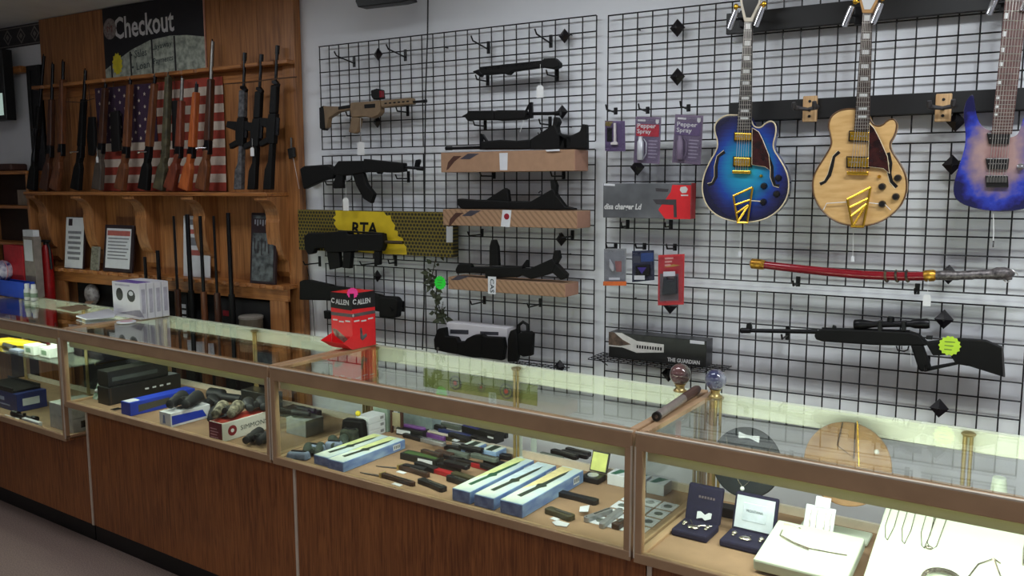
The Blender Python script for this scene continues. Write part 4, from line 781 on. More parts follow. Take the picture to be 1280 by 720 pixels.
for k in range(3): decal('print_line',z([(345,84+16*k),(385-6*k,82+16*k),(385-6*k,90+16*k),(345,92+16*k)]),YP,mat('pale_pink',(230,170,160),0.5),t)
decal('gold_swoosh',z([(340,130),(385,115),(420,120),(385,126)]),YP,mat('dull_gold',(190,150,70),0.5),t)
# wire shelf with the dark box
sh,xa,xb,zs,ys=wire_shelf('black wire shelf carrying the dark GUARDIAN box',735,900,458,0.15)
a=U(*z([(80,425)])[0],-0.11); b=U(*z([(543,462)])[0],-0.11)
t=thing('guardian_box','dark display box lettered THE GUARDIAN on the wire shelf','box',((a.x+b.x)/2,-0.08,zs+0.006)); hh=0.105
MB().box((a.x,-0.11,zs+0.006),(b.x,-0.03,zs+0.006+hh)).build('carton',mat('glossy_black_card',(26,26,28),0.3),t,bevel=0.002)
wd=b.x-a.x; q=lambda u,v: Vector((a.x+u*wd,-0.11,zs+0.006+hh*v))
MB().prism([q(0,0.45),q(0,1),q(0.14,1),q(0.3,0.75),q(0.58,0.72),q(0.58,0.42),q(0.3,0.3),q(0.15,0.45)],(0,-0.0006,0)).build('white_swoosh',mat('swoosh_white',(206,204,200),0.5),t)
MB().prism([q(0.0,0.5),q(0,1),q(0.06,1),q(0.15,0.75),q(0.24,0.6),q(0.12,0.5)],(0,-0.0012,0)).build('handle_picture',mat('picture_brown',(104,84,70),0.6,col2=(64,50,42),scale=50),t)
for k in range(10): MB().prism([q(0.3+0.027*k,0.48),q(0.316+0.027*k,0.48),q(0.316+0.027*k,0.6),q(0.3+0.027*k,0.6)],(0,-0.0012,0)).build('title_letter',BLK,t)
lettering('THE GUARDIAN',q(0.62,0.1),XA,ZA,0.32*wd,M_lett,t,height=0.016,bold=0.02)
MB().prism([q(0.84,0.98),q(0.98,0.98),q(0.98,0.86),q(0.84,0.86)],(0,-0.0006,0)).build('price_label',M_paper,t)
# dark unit at the ceiling
a=U(446,9,-0.2); b=U(505,3,-0.2); t=thing('wall_television','underside of a black wall-mounted screen above the grid','screen',((a.x+b.x)/2,-0.15,a.z))
MB().prism([U(444,2,-0.2),U(447,9,-0.2),U(500,3,-0.2),U(512,0,-0.2),U(500,-28,-0.2),U(444,-20,-0.2)],(0,0.06,0)).build('casing',M_black,t,bevel=0.004)
MB().box((a.x+0.1,-0.14,a.z+0.06),(a.x+0.18,WY-0.004,a.z+0.11)).build('bracket_arm',M_blackm,t)
# ================================================================ hanger boards, guitars, sword, air rifle
yb=GY-0.001
def board(label,px,pyt,pyb):
    a=U(px,pyt,yb-0.02); b=U(px,pyb,yb-0.02)
    return MB().box((a.x,yb-0.02,b.z),(3.10,yb,a.z)).build('hanger_board',mat('black_board',(14,14,15),0.5),bevel=0.002,label=label,cat='board',group='guitar hanger boards')
B1=board('upper black board holding the guitar hangers',908,17,43); B2=board('lower black board with two empty wooden hangers',912,128.5,152)
M_blockw=wood('hanger_wood',(186,146,100),(214,178,132),0.5,'Z'); M_rub=mat('grey_rubber',(60,58,60),0.6)
def hanger(px,py,label,free=True,drop=0.0):
    p=U(px,py,yb-0.04); t=thing('guitar_hanger',label,'hanger',(p.x,yb-0.03,p.z-0.045),'guitar hangers')
    MB().box((p.x-0.024,yb-0.04,p.z-0.045),(p.x+0.024,yb-0.021,p.z+0.045)).build('wood_block',M_blockw,t,bevel=0.003)
    for dz in (0.026,-0.026): MB().lathe((p.x,yb-0.039,p.z+dz),[(0.005,0),(0.005,0.003)],-YA,10).build('screw',M_black,t)
    L=0.09; c=Vector((p.x,yb-0.04,p.z-0.004)); MB().tube([c,c+Vector((0,-0.03,0))],0.006,8).build('yoke_stem',M_rub,t)
    for s in (-1,1): MB().tube([c+Vector((0,-0.03,0)),c+Vector((s*0.03,-0.04,0.004)),c+Vector((s*0.036,-0.06,0.004)),c+Vector((s*0.034,-L,0.006)),c+Vector((s*0.034,-L-0.006,0.02))],[0.006,0.008,0.009,0.009,0.007],8).build('yoke_arm',M_rub,t,smooth=True)
hanger(1012,136,'empty wooden guitar hanger between the two hollow guitars'); hanger(1179,134.5,'empty wooden guitar hanger beside the burl guitar')
def burstmat(name,stops,cx,cz,sx,sz,fig=0.15,figscale=(2,1,40)):
    m=bpy.data.materials.new(name); m.use_nodes=True; nt=m.node_tree; b=nt.nodes['Principled BSDF']; tc=nt.nodes.new('ShaderNodeTexCoord'); mp=nt.nodes.new('ShaderNodeMapping')
    mp.inputs['Location'].default_value=(-cx/sx,0,-cz/sz); mp.inputs['Scale'].default_value=(1/sx,0.001,1/sz)
    ln=nt.nodes.new('ShaderNodeVectorMath'); ln.operation='LENGTH'; nt.links.new(tc.outputs['Object'],mp.inputs[0]); nt.links.new(mp.outputs[0],ln.inputs[0])
    m2=nt.nodes.new('ShaderNodeMapping'); m2.inputs['Scale'].default_value=figscale; nz=nt.nodes.new('ShaderNodeTexNoise'); nz.inputs['Scale'].default_value=5; nz.inputs['Detail'].default_value=4; nt.links.new(tc.outputs['Object'],m2.inputs[0]); nt.links.new(m2.outputs[0],nz.inputs['Vector'])
    ad=nt.nodes.new('ShaderNodeMath'); ad.operation='MULTIPLY_ADD'; ad.inputs[1].default_value=fig*2; nt.links.new(nz.outputs['Fac'],ad.inputs[0])
    sb=nt.nodes.new('ShaderNodeMath'); sb.operation='SUBTRACT'; sb.inputs[1].default_value=fig; nt.links.new(ln.outputs['Value'],sb.inputs[0]); nt.links.new(sb.outputs[0],ad.inputs[2])
    rp=nt.nodes.new('ShaderNodeValToRGB'); e=rp.color_ramp.elements
    while len(e)<len(stops): e.new(0.5)
    for q,(p,c) in zip(e,stops): q.position=p; q.color=(*rgb(c),1)
    nt.links.new(ad.outputs[0],rp.inputs[0]); nt.links.new(rp.outputs[0],b.inputs['Base Color']); b.inputs['Roughness'].default_value=0.22; b.inputs['Coat Weight'].default_value=0.5; b.inputs['Coat Roughness'].default_value=0.08
    return m
def smooth_poly(pts,n=2):
    for _ in range(n):
        q=[]
        for i in range(len(pts)):
            a,b=pts[i],pts[(i+1)%len(pts)]; q+=[(a[0]*0.75+b[0]*0.25,a[1]*0.75+b[1]*0.25),(a[0]*0.25+b[0]*0.75,a[1]*0.25+b[1]*0.75)]
        pts=q
    return pts
M_fret=mat('rosewood_board',(58,42,36),0.5,var=0.15,scale=60); M_fretdark=mat('ebony_board',(38,33,34),0.45); M_inlay=mat('pearl_inlay',(220,222,222),0.25,var=0.05); M_cream=mat('cream_binding',(222,206,172),0.4); M_pgd=mat('tortoise_guard',(30,14,15),0.2,col2=(62,26,24),scale=40); M_nick=mat('fret_nickel',(176,172,168),0.3,0.8); M_string=mat('steel_string',(190,185,178),0.3,0.7); M_knob=mat('black_knob',(24,22,22),0.3)
YB=-0.135      # front of the bodies
def guitar(label,z,outline,bodymat_f,bind,neck,nf,inl,boardm,headpts,headm,hang,zoomhead=True):
    op=smooth_poly(outline,2); W=P(z(op),YB); base=min(W,key=lambda p:p.z)
    t=thing('guitar',label,'guitar',(base.x,YB+0.025,base.z),'guitars on the wall')
    c=sum(W,Vector())/len(W); bm_=bodymat_f(c-ORG[t.name],(max(p.x for p in W)-min(p.x for p in W))/2,(max(p.z for p in W)-min(p.z for p in W))/2)
    MB().prism(W,(0,0.05,0)).build('body',bm_,t,bevel=0.006,seg=3)
    if bind: MB().tube(W+[W[0]],0.0024,6,cap=False).build('binding',bind,t,smooth=True)
    (tl,tr,br,bl)=P(z(neck),YB-0.012)
    MB().prism([tl,tr,br,bl],(0,0.008,0)).build('fretboard',boardm,t,bevel=0.001)
    MB().prism([tl+Vector((0.003,0.008,0)),tr+Vector((-0.003,0.008,0)),br+Vector((-0.003,0.008,0)),bl+Vector((0.003,0.008,0))],(0,0.016,0)).build('neck',bm_ if headm is None else headm,t,bevel=0.004)
    L=lambda f,u: (tl.lerp(bl,f)).lerp(tr.lerp(br,f),u)
    for k in range(1,nf+1):
        f=(1-2**(-k/12.0))/(1-2**(-nf/12.0))*0.985; MB().tube([L(f,0.02)+Vector((0,-0.0006,0)),L(f,0.98)+Vector((0,-0.0006,0))],0.0011,5).build('fret',M_nick,t)
    fr=lambda k:(1-2**(-k/12.0))/(1-2**(-nf/12.0))*0.985
    for k,u0,u1 in inl:
        f0,f1=fr(k-1),fr(k); fm=(f0+f1)/2; hw=(f1-f0)*0.3
        MB().prism([L(fm-hw,u0)+Vector((0,-0.0002,0)),L(fm-hw,u1)+Vector((0,-0.0002,0)),L(fm+hw,u1)+Vector((0,-0.0002,0)),L(fm+hw,u0)+Vector((0,-0.0002,0))],(0,-0.0006,0)).build('inlay',M_inlay,t)
    if headpts:
        H=P(z(headpts),YB-0.008); MB().prism(H,(0,0.014,0)).build('headstock',headm or M_knob,t,bevel=0.002)
    return t,L,W,c
def arch(z,t,pk,bridge,tail,guard,knobs,fh,strL,metal,ntop,ends,fcol):
    for q in pk:
        p=P(z(q),YB-0.014); MB().prism(p,(0,0.016,0)).build('pickup',metal,t,bevel=0.002)
        a,b,c_,d=p; 
        for k in range(6): m_=a.lerp(b,(k+0.8)/6.6).lerp(d.lerp(c_,(k+0.8)/6.6),0.5); MB().tube([m_+Vector((0,-0.001,0)),m_+Vector((0,0.003,0))],0.0022,8).build('pole_screw',M_nick,t)
        MB().prism([a+Vector((-0.004,0.006,0.004)),b+Vector((0.004,0.006,0.004)),c_+Vector((0.004,0.006,-0.004)),d+Vector((-0.004,0.006,-0.004))],(0,0.012,0)).build('pickup_ring',M_knob,t)
    MB().prism(P(z(bridge),YB-0.016),(0,0.018,0)).build('bridge',metal,t,bevel=0.002)
    for q in tail: MB().tube([U(*a,YB-0.012) for a in z(q)],0.0042,6).build('tailpiece_bar',metal,t)
    if guard: MB().prism(P(z(guard),YB-0.012),(0,0.003,0)).build('pickguard',M_pgd,t,bevel=0.001); MB().tube([U(*a,YB-0.0105) for a in z(guard+[guard[0]])],0.0016,5).build('guard_edge',M_cream,t)
    for kx,ky in knobs: MB().lathe(U(*z([(kx,ky)])[0],YB+0.002),[(0.012,0),(0.012,0.008),(0.009,0.016),(0.002,0.017)],-YA,16).build('knob',M_knob,t,smooth=True)
    for q in fh:
        pts=[U(*a,YB-0.0005) for a in z(q)]; n=len(pts); rr=[0.003+0.0035*math.sin(math.pi*i/(n-1)) for i in range(n)]; rr[0]=0.006; rr[-1]=0.006
        mb=MB(); 
        L_=[]; R_=[]
        for i,p in enumerate(pts):
            d=(pts[min(i+1,n-1)]-pts[max(i-1,0)]).normalized(); nn_=Vector((d.z,0,-d.x)); L_.append(p+nn_*rr[i]); R_.append(p-nn_*rr[i])
        mb.prism(L_+R_[::-1],(0,-0.0008,0)).build('sound_hole',M_knob,t); MB().tube([p+Vector((0,-0.0004,0)) for p in L_],0.0012,5).build('sound_hole_binding',fcol,t)
def strings(t,L,endpts,z,n=6,y2=-0.014):
    a,b=[U(*p,YB+y2) for p in z(endpts)]
    for k in range(n):
        u=(k+0.7)/(n+0.4); MB().tube([L(0.0,u)+Vector((0,-0.002,0)),L(1.0,u)+Vector((0,-0.003,0)),a.lerp(b,u)],0.0007 if k>2 else 0.0009,5).build('string',M_string,t)
def tuners(t,z,pts,m):
    for k,(a,b) in enumerate(pts):
        p=U(*z([a])[0],YB-0.002); q=U(*z([b])[0],YB-0.002); MB().tube([p,q],0.003,6).build('tuner_shaft',m,t); MB().ball(q,0.009,10,6,(1,0.6,1.2)).build('tuner_button',m,t,smooth=True)
INL=[(1,.2,.8),(3,.2,.8),(5,.2,.8),(7,.2,.8),(9,.2,.8),(12,.2,.8),(15,.2,.8),(17,.2,.8)]
# blue hollow guitar
z=Zp(740,0,2.4)
blue=lambda c,w,h: burstmat('blue_burst',[(0.0,(34,170,196)),(0.42,(22,128,178)),(0.68,(26,62,150)),(0.86,(30,34,92)),(1.0,(20,20,52))],c.x,c.z-0.03,w*1.02,h*1.02,0.07,(3,1,30))
ol=[(433,345),(400,345),(372,365),(366,390),(378,425),(375,450),(350,490),(332,535),(330,580),(345,620),(375,648),(420,664),(470,668),(520,658),(560,632),(585,595),(592,555),(585,515),(565,480),(545,450),(543,430),(552,400),(552,375),(540,362),(522,368),(505,385),(485,380),(478,362),(470,345)]
t,L,W,c=guitar('blue burst hollow body guitar with gold hardware','z' and z,ol,blue,M_cream,[(456,66),(481,66),(477,392),(434,392)],20,INL,M_fretdark,[(456,65),(446,20),(436,-60),(430,-120),(455,-128),(478,-140),(502,-130),(528,-124),(518,-60),(504,10),(481,65)],mat('cream_headstock',(226,216,196),0.35),None)
arch(z,t,[[(428,398),(478,400),(477,421),(427,420)],[(425,472),(475,474),(474,499),(424,497)]],[(420,511),(475,512),(475,522),(420,520)],
 [[(424,588),(482,562)],[(424,588),(438,668)],[(482,562),(466,668)],[(436,668),(468,668)],[(430,615),(474,600)],[(434,640),(470,615)],[(470,615),(438,665)]],[(481,384),(500,396),(512,420),(530,465),(535,512),(520,500),(480,494)],[(517,558),(560,534),(555,582),(515,606)],
 [[(398,455),(378,470),(372,500),(372,530),(362,550),(348,555)],[(528,470),(540,500),(540,530),(548,555),(562,558)]],None,M_gold,None,None,M_cream)
strings(t,L,[(426,515),(472,516)],z); tuners(t,z,[((446,22),(432,20)),((502,16),(516,12)),((442,-14),(424,-18)),((509,-20),(526,-24)),((438,-50),(420,-54)),((515,-56),(532,-60))],M_gold); MB().prism(P(z([(462,52),(452,10),(444,-58),(440,-112),(478,-128),(518,-114),(510,-58),(498,8),(476,52)]),YB-0.0095),(0,0.0015,0)).build('headstock_face',M_knob,t); a=U(*z([(478,602)])[0],YB-0.02); b=U(*z([(505,604)])[0],YB-0.02); MB().tube([a,b],0.002,6).build('switch_tip',M_cream,t)
MB().lathe(U(*z([(508,528)])[0],YB),[(0.006,0),(0.006,0.006),(0.003,0.012)],-YA,10).build('selector_switch',M_gold,t)
# natural hollow guitar
z=Zp(1000,0,2.4)
nat=lambda c,w,h: mat('natural_maple',(222,182,124),0.25,col2=(206,164,104),scale=7,stretch=(2,1,9),coat=0.4)
ol=[(165,325),(125,328),(95,345),(83,375),(92,410),(95,435),(75,470),(45,515),(36,550),(42,595),(70,640),(110,668),(165,680),(215,676),(265,655),(305,615),(322,570),(318,525),(300,490),(275,455),(268,430),(285,405),(292,375),(285,357),(265,358),(245,378),(225,378),(212,362),(204,340)]
t,L,W,c=guitar('natural blond hollow body guitar with gold hardware',z,ol,nat,mat('dark_binding',(96,66,40),0.4),[(187,40),(217,40),(208,390),(162,390)],20,INL,M_fret,[(187,39),(178,0),(168,-70),(162,-130),(188,-138),(211,-150),(234,-140),(262,-134),(252,-70),(238,-10),(217,39)],mat('maple_neck',(196,150,96),0.35),None)
arch(z,t,[[(150,395),(207,396),(206,422),(148,420)],[(142,472),(205,474),(204,502),(142,500)]],[(140,514),(204,515),(204,526),(140,524)],
 [[(142,598),(212,562)],[(142,598),(158,678)],[(212,562),(190,678)],[(152,680),(192,680)],[(150,622),(204,596)],[(154,648),(200,612)],[(200,612),(160,676)]],[(208,370),(222,385),(240,420),(262,470),(268,520),(250,505),(205,500)],[(294,534),(247,560),(288,590),(247,612)],
 [[(118,455),(102,470),(95,500),(88,525),(75,545),(60,552)],[(264,458),(272,490),(268,520),(274,545),(290,562)]],None,M_gold,None,None,M_cream)
strings(t,L,[(146,518),(200,519)],z); tuners(t,z,[((180,6),(166,4)),((234,-2),(248,-6)),((174,-26),(158,-30)),((242,-34),(258,-38)),((170,-60),(153,-64)),((248,-68),(264,-72))],M_gold); MB().prism(P(z([(193,28),(184,-4),(176,-68),(172,-122),(211,-138),(250,-124),(244,-68),(232,-10),(211,28)]),YB-0.0095),(0,0.0015,0)).build('headstock_face',M_inlay,t)
MB().lathe(U(*z([(238,530)])[0],YB),[(0.006,0),(0.006,0.006),(0.003,0.012)],-YA,10).build('selector_switch',M_gold,t)
MB().tube([U(*a,YB-0.0105) for a in z([(70,630),(80,610),(140,606)])],0.0014,6).build('hang_cord',M_white,t); MB().tube([U(*a,YB-0.0105) for a in z([(205,608),(255,614),(272,630)])],0.0014,6).build('hang_cord',M_white,t)
# burl top solid guitar
bur=lambda c,w,h: burstmat('burl_burst',[(0.0,(140,100,98)),(0.36,(168,138,134)),(0.6,(126,108,132)),(0.8,(44,62,170)),(0.92,(34,36,120)),(1.0,(22,22,70))],c.x-0.0,c.z-0.02,w*0.95,h*1.0,0.28,(6,1,6))
ol=[(520,278),(498,300),(488,340),(497,395),(495,445),(470,515),(457,570),(470,606),(530,628),(600,635),(670,630),(730,605),(750,560),(735,500),(712,450),(700,400),(705,350),(690,330),(670,350),(660,390),(648,410),(605,415),(575,395),(545,380),(530,350),(524,310)]
t,L,W,c=guitar('solid body guitar with blue edged burl top and long neck',z,ol,bur,None,[(618,-30),(688,-30),(636,402),(574,402)],24,[(3,.05,.2),(5,.05,.2),(7,.05,.2),(9,.05,.2),(12,.05,.2),(15,.05,.2),(17,.05,.2),(19,.05,.2)],mat('striped_rosewood',(92,62,58),0.45,var=0.2,scale=50),[(618,-32),(600,-70),(606,-150),(640,-190),(690,-170),(700,-100),(692,-32)],mat('dark_neck',(60,40,36),0.4),None)
for q in ([(560,398),(632,398),(628,432),(566,432)],[(556,474),(628,474),(624,508),(562,508)]):
    p=P(z(q),YB-0.01); MB().prism(p,(0,0.012,0)).build('pickup',M_knob,t,bevel=0.003)
    for k in range(7): m_=p[0].lerp(p[1],(k+0.9)/8).lerp(p[3].lerp(p[2],(k+0.9)/8),0.5); MB().tube([m_+Vector((0,-0.001,0)),m_+Vector((0,0.002,0))],0.002,8).build('pole_screw',M_nick,t)
MB().prism(P(z([(556,526),(624,526),(626,562),(558,562)]),YB-0.012),(0,0.014,0)).build('bridge',M_knob,t,bevel=0.002)
for k in range(7): a=U(*z([(560+9*k,532)])[0],YB-0.014); MB().box((a.x,YB-0.016,a.z-0.016),(a.x+0.0065,YB-0.01,a.z)).build('saddle',M_steel,t)
strings(t,L,[(560,540),(622,540)],z,7)
MB().lathe(U(*z([(662,500)])[0],YB),[(0.01,0),(0.01,0.012),(0.004,0.014)],-YA,14).build('knob',M_chrome,t,smooth=True)
MB().tube([U(*z([(580,636)])[0],YB+0.01),U(*z([(581,700)])[0],YB+0.01),U(*z([(579,730)])[0],YB+0.005)],0.0014,6).build('hang_cord',M_white,t); MB().box(tuple(U(*z([(577,742)])[0],YB+0.004)),tuple(U(*z([(583,722)])[0],YB+0.006))).build('cord_clip',M_rub,t)
# occupied hangers: chrome capsule yokes either side of each neck
for (x,y,dx,lab) in ((934,26,22,'chrome hanger gripping the blue guitar neck'),(1079,22,24,'chrome hanger gripping the natural guitar neck'),(1263,6,28,'chrome hanger gripping the burl guitar neck')):
    p=U(x,y,yb-0.04); t=thing('guitar_hanger',lab,'hanger',(p.x,yb-0.03,p.z-0.03),'guitar hangers')
    MB().box((p.x-0.03,yb-0.035,p.z-0.02),(p.x+0.03,yb-0.021,p.z+0.04)).build('back_plate',M_blackm,t,bevel=0.003)
    for s in (-1,1):
        q=U(x+s*dx*0.75,y,YB+0.0); MB().tube([p+Vector((s*0.02,0,0.01)),Vector((q.x,YB+0.03,p.z)),Vector((q.x,YB-0.012,p.z-0.01))],0.006,8).build('yoke_arm',M_chrome,t,smooth=True)
        e=Vector((q.x,YB-0.016,p.z-0.01)); dd=Vector((0.011,0,0.03)); MB().tube([e-dd*1.1,e-dd,e,e+dd,e+dd*1.1],[0.003,0.01,0.011,0.01,0.003],10).build('roller_pad',M_chrome,t,smooth=True)
# strings with tags under guitars
for px,py,l,lab in ((1067,284,36,'thin white tag string under the natural guitar'),(926,284,30,'thin white tag string under the blue guitar')):
    a=U(px,py-6,YB+0.02); b=U(px-1,py+l,YB+0.02); t=thing('tag_string',lab,'tag',(b.x,YB+0.02,b.z)); MB().tube([a,b],0.0009,5).build('thread',M_white,t); MB().box((b.x-0.005,YB+0.019,b.z-0.02),(b.x+0.005,YB+0.021,b.z)).build('paper_tag',M_paper,t)
# ---- sword in red scabbard
z=Zp(900,300,3.366); YS=-0.075; M_scab=mat('red_lacquer',(128,16,30),0.2,coat=0.6,var=0.08); M_grip=mat('carved_pewter',(128,122,122),0.4,0.5,col2=(70,66,68),scale=90,bump=0.5); M_gild=mat('gilt',(220,172,70),0.3,0.8,col2=(160,110,40),scale=80,bump=0.4)
t=thing('sword','curved sword in a red scabbard with a dragon head pommel','sword',U(1090,348,YS))
u=lambda x,y: U(*z([(x,y)])[0],YS)
MB().tube([u(180,104),u(300,118),u(450,134),u(600,147),u(760,153),u(862,152)],[0.0145,0.015,0.0155,0.0155,0.0155,0.0155],14).build('scabbard',M_scab,t,smooth=True)
MB().tube([u(128,99),u(134,99),u(175,103),u(188,105)],[0.012,0.019,0.019,0.017],14).build('end_cap',M_gild,t,smooth=True)
MB().tube([u(858,152),u(866,151),u(898,149),u(908,149)],[0.017,0.02,0.02,0.016],14).build('guard_collar',M_gild,t,smooth=True)
MB().tube([u(905,149),u(960,149),u(1000,150),u(1010,149),u(1060,147),u(1070,146),u(1150,144)],[0.0155,0.0165,0.0155,0.0145,0.016,0.0145,0.017],14).build('grip',M_grip,t,smooth=True)
M_knot=mat('dark_cord',(34,28,28),0.8,col2=(110,96,70),scale=50)
for k in range(3): 
    a=u(700+44*k,152); MB().tube([a+Vector((0.017*math.cos(q/8*6.28)*0.15+0.012*(q/8-0.5),0.018*math.cos(q/8*6.28),0.018*math.sin(q/8*6.28))) for q in range(9)],0.0045,6).build('cord_wrap',M_knot,t,smooth=True)
MB().tube([u(695,130),u(720,158),u(750,142),u(790,165),u(815,158)],0.0045,6).build('cord_knot',M_knot,t,smooth=True)
MB().tube([u(1140,145),u(1165,142),u(1200,140),u(1225,141),u(1240,146)],[0.016,0.021,0.02,0.013,0.004],12).build('dragon_head',M_grip,t,smooth=True)
MB().tube([u(1195,150),u(1215,160),u(1230,163)],[0.012,0.009,0.003],10).build('dragon_jaw',M_grip,t,smooth=True)
for q in ([(1170,128),(1195,118),(1215,122)],[(1190,128),(1230,128),(1250,140),(1255,152)],[(1175,150),(1195,168),(1205,178),(1222,172)]): MB().tube([u(*p) for p in q],[0.004,0.003,0.0014] if len(q)==3 else [0.004,0.003,0.002,0.001],6).build('dragon_horn',mat('pale_pewter',(190,188,186),0.35,0.5),t,smooth=True)
hang_tag(t,u(878,165)+Vector((0,-0.02,0)),0.05,0.024,0.038)
hook(998,348,'black hook under the red scabbard',0.09,0,'sword hooks',0.03); hook(1147,357,'black hook under the sword collar',0.09,0,'sword hooks',0.03)
# ---- scoped air rifle
YR=-0.09; M_syn=mat('synthetic_stock',(10,10,10),0.6,spec=0.25)
t=thing('air_rifle','black scoped air rifle with a skeleton grip stock','gun',U(1090,470,YR))
u=lambda x,y,dy=0.018: U(*z([(x,y)])[0],YR+dy)
MB().tube([u(93,381),u(128,381),u(130,381),u(410,386)],[0.0105,0.0105,0.0075,0.0085],12).build('barrel',M_gunm,t,smooth=True)
sil('front_sight',z([(108,374),(112,350),(130,348),(134,374)]),YR+0.01,0.014,M_gunm,t,0.002); MB().ball(u(94,381),0.011,10,8).build('muzzle_ring',M_gunm,t,smooth=True)
sil('forend',z([(395,402),(408,382),(430,376),(480,374),(640,380),(800,388),(838,400),(868,436),(872,446),(760,446),(640,443),(480,432),(430,428),(402,420)]),YR,0.036,M_syn,t,0.008)
MB().tube([u(430,380),u(640,386),u(800,392)],0.011,12).build('receiver_tube',M_gunm,t,smooth=True)
sil('rear_sight',z([(470,376),(474,358),(486,362),(490,376)]),YR+0.01,0.014,M_gunm,t,0.001)
sil('grip',z([(800,440),(852,440),(890,546),(846,556),(834,545)]),YR+0.002,0.032,M_syn,t,0.006)
MB().prism(P(z([(846,540),(880,536),(992,516),(1004,524),(860,556)]),YR+0.008),(0,0.02,0)).build('lower_strut',M_syn,t,bevel=0.003)
sil('butt',z([(838,402),(870,432),(905,428),(1010,418),(1118,426),(1188,455),(1197,578),(1050,532),(992,522),(968,484),(895,486),(872,446)]),YR,0.036,M_syn,t,0.007)
sil('butt_pad',z([(1184,452),(1192,456),(1200,578),(1190,576)]),YR-0.001,0.038,M_rub,t,0.002)
MB().tube([u(742,446),u(748,464),u(775,468),u(790,462),u(794,446)],0.0026,6).build('trigger_guard',M_gunm,t,smooth=True); MB().tube([u(765,446),u(764,460)],0.002,6).build('trigger',M_gunm,t)
MB().tube([u(563,356),u(568,356),u(596,355),u(640,355),u(650,355),u(800,353),u(820,352),u(870,352),u(882,352)],[0.014,0.0185,0.0185,0.012,0.011,0.011,0.017,0.018,0.015],16).build('scope_tube',M_gunm,t,smooth=True)
MB().lathe(u(718,343),[(0.012,0),(0.012,0.016),(0.009,0.018)],ZA,14).build('elevation_turret',M_gunm,t,smooth=True)
for x in (672,772): sil('scope_mount',z([(x-10,342),(x+10,342),(x+9,384),(x-9,384)]),YR+0.002,0.03,M_gunm,t,0.002)
sil('stock_screw_plate',z([(866,404),(894,404),(894,420),(866,418)]),YR-0.002,0.02,M_gunm,t,0.002)
MB().tube([u(803,450,-0.004),u(804,530,-0.004)],0.0007,5).build('tag_string',M_white,t)
burst('price_burst','yellow green starburst price card on the air rifle butt',1187,432.3,0.034,YR-0.004,mat('neon_lime',(196,236,60),0.6,var=0.05))
hook(985,410,'black hook under the air rifle barrel',0.1,0,'air rifle hooks'); hook(1160,447,'black hook behind the air rifle stock',0.1,0,'air rifle hooks')
# ================================================================ things on the counter tops
ZT=ZC+0.0035
def TD(px,py,z):
    p=Uz(px,py,z)-F0; return p.dot(EX),p.dot(EN)
def TZ(px,py,d):
    r=ray(px,py); k=(F0+EN*d-CAM).dot(EN)/r.dot(EN); p=CAM+r*k-F0; return p.dot(EX),p.z
def cthing(name,label,cat,t,d,z,group=None): return thing(name,label,cat,CP(t,d,z),group)
def cb(name,m,par,t0,t1,d0,d1,z0,z1,bevel=0.0015): return CB().cbox(t0,t1,d0,d1,z0,z1).build(name,m,par,bevel=bevel)
def fr_dec(name,m,par,d,pts,k=1): return MB().prism([CP(t,d,z) for t,z in pts],-EN*0.0006*k).build(name,m,par)     # print on a front face
def rt_dec(name,m,par,t,pts,k=1): return MB().prism([CP(t,d,z) for d,z in pts],EX*0.0006*k).build(name,m,par)      # print on a right-hand face
def tp_dec(name,m,par,z,pts,k=1): return MB().prism([CP(t,d,z) for t,d in pts],ZA*0.0006*k).build(name,m,par)      # print on a top face
# ---- red and black dispenser box
t0,t1,d0,d1=-0.085,0.038,0.407,0.545; H=0.235; z0=ZT
M_ared=mat('display_red',(222,34,40),0.45,var=0.04); M_ablk=mat('display_black',(28,26,28),0.4)
T=cthing('counter_display','red and black cardboard dispenser lettered ALLEN on the counter','display box',(t0+t1)/2,(d0+d1)/2,z0)
cb('carton',M_ared,T,t0,t1,d0,d1,z0,z0+H,0.001)
for nm,fn,a0,a1,ax in (('front',fr_dec,t0,t1,d0),('side',rt_dec,d0,d1,t1)):
    fn(nm+'_black_band',M_ablk,T,ax,[(a0,z0+H*0.72),(a1,z0+H*0.70),(a1,z0+H),(a0,z0+H)])
    fn(nm+'_grey_band',mat('display_grey',(88,80,82),0.5),T,ax,[(a0,z0+H*0.58),(a1,z0+H*0.58),(a1,z0+H*0.64),(a0,z0+H*0.64)])
    for k in range(3): fn('text_line',M_lett,T,ax,[(a0+(a1-a0)*(0.08+0.3*k),z0+H*(0.49-0.02*(k%2))),(a0+(a1-a0)*(0.3+0.3*k),z0+H*(0.49-0.02*(k%2))),(a0+(a1-a0)*(0.3+0.3*k),z0+H*(0.515-0.02*(k%2))),(a0+(a1-a0)*(0.08+0.3*k),z0+H*(0.515-0.02*(k%2)))])
fr_dec('knife_picture',mat('picture_green',(150,150,130),0.5,col2=(90,40,40),scale=40),T,d0,[(t0+0.005,z0+0.08),(t0+0.03,z0+0.078),(t1-0.008,z0+0.03),(t1-0.04,z0+0.02),(t0+0.02,z0+0.05)])
rt_dec('product_picture',mat('picture_grey',(98,104,106),0.5),T,t1,[(d0+0.045,z0+0.085),(d0+0.055,z0+0.085),(d0+0.06,z0+0.05),(d0+0.082,z0+0.058),(d0+0.085,z0+0.045),(d0+0.058,z0+0.03),(d0+0.045,z0+0.04)])
lettering('ALLEN',CP(t0+0.03,d0-0.001,z0+H*0.79),EX,ZA,0.078,M_lett,T,height=0.022,bold=0.03); lettering('ALLEN',CP(t1+0.001,d0+0.03,z0+H*0.79),EN,ZA,0.078,M_lett,T,height=0.022,bold=0.03)
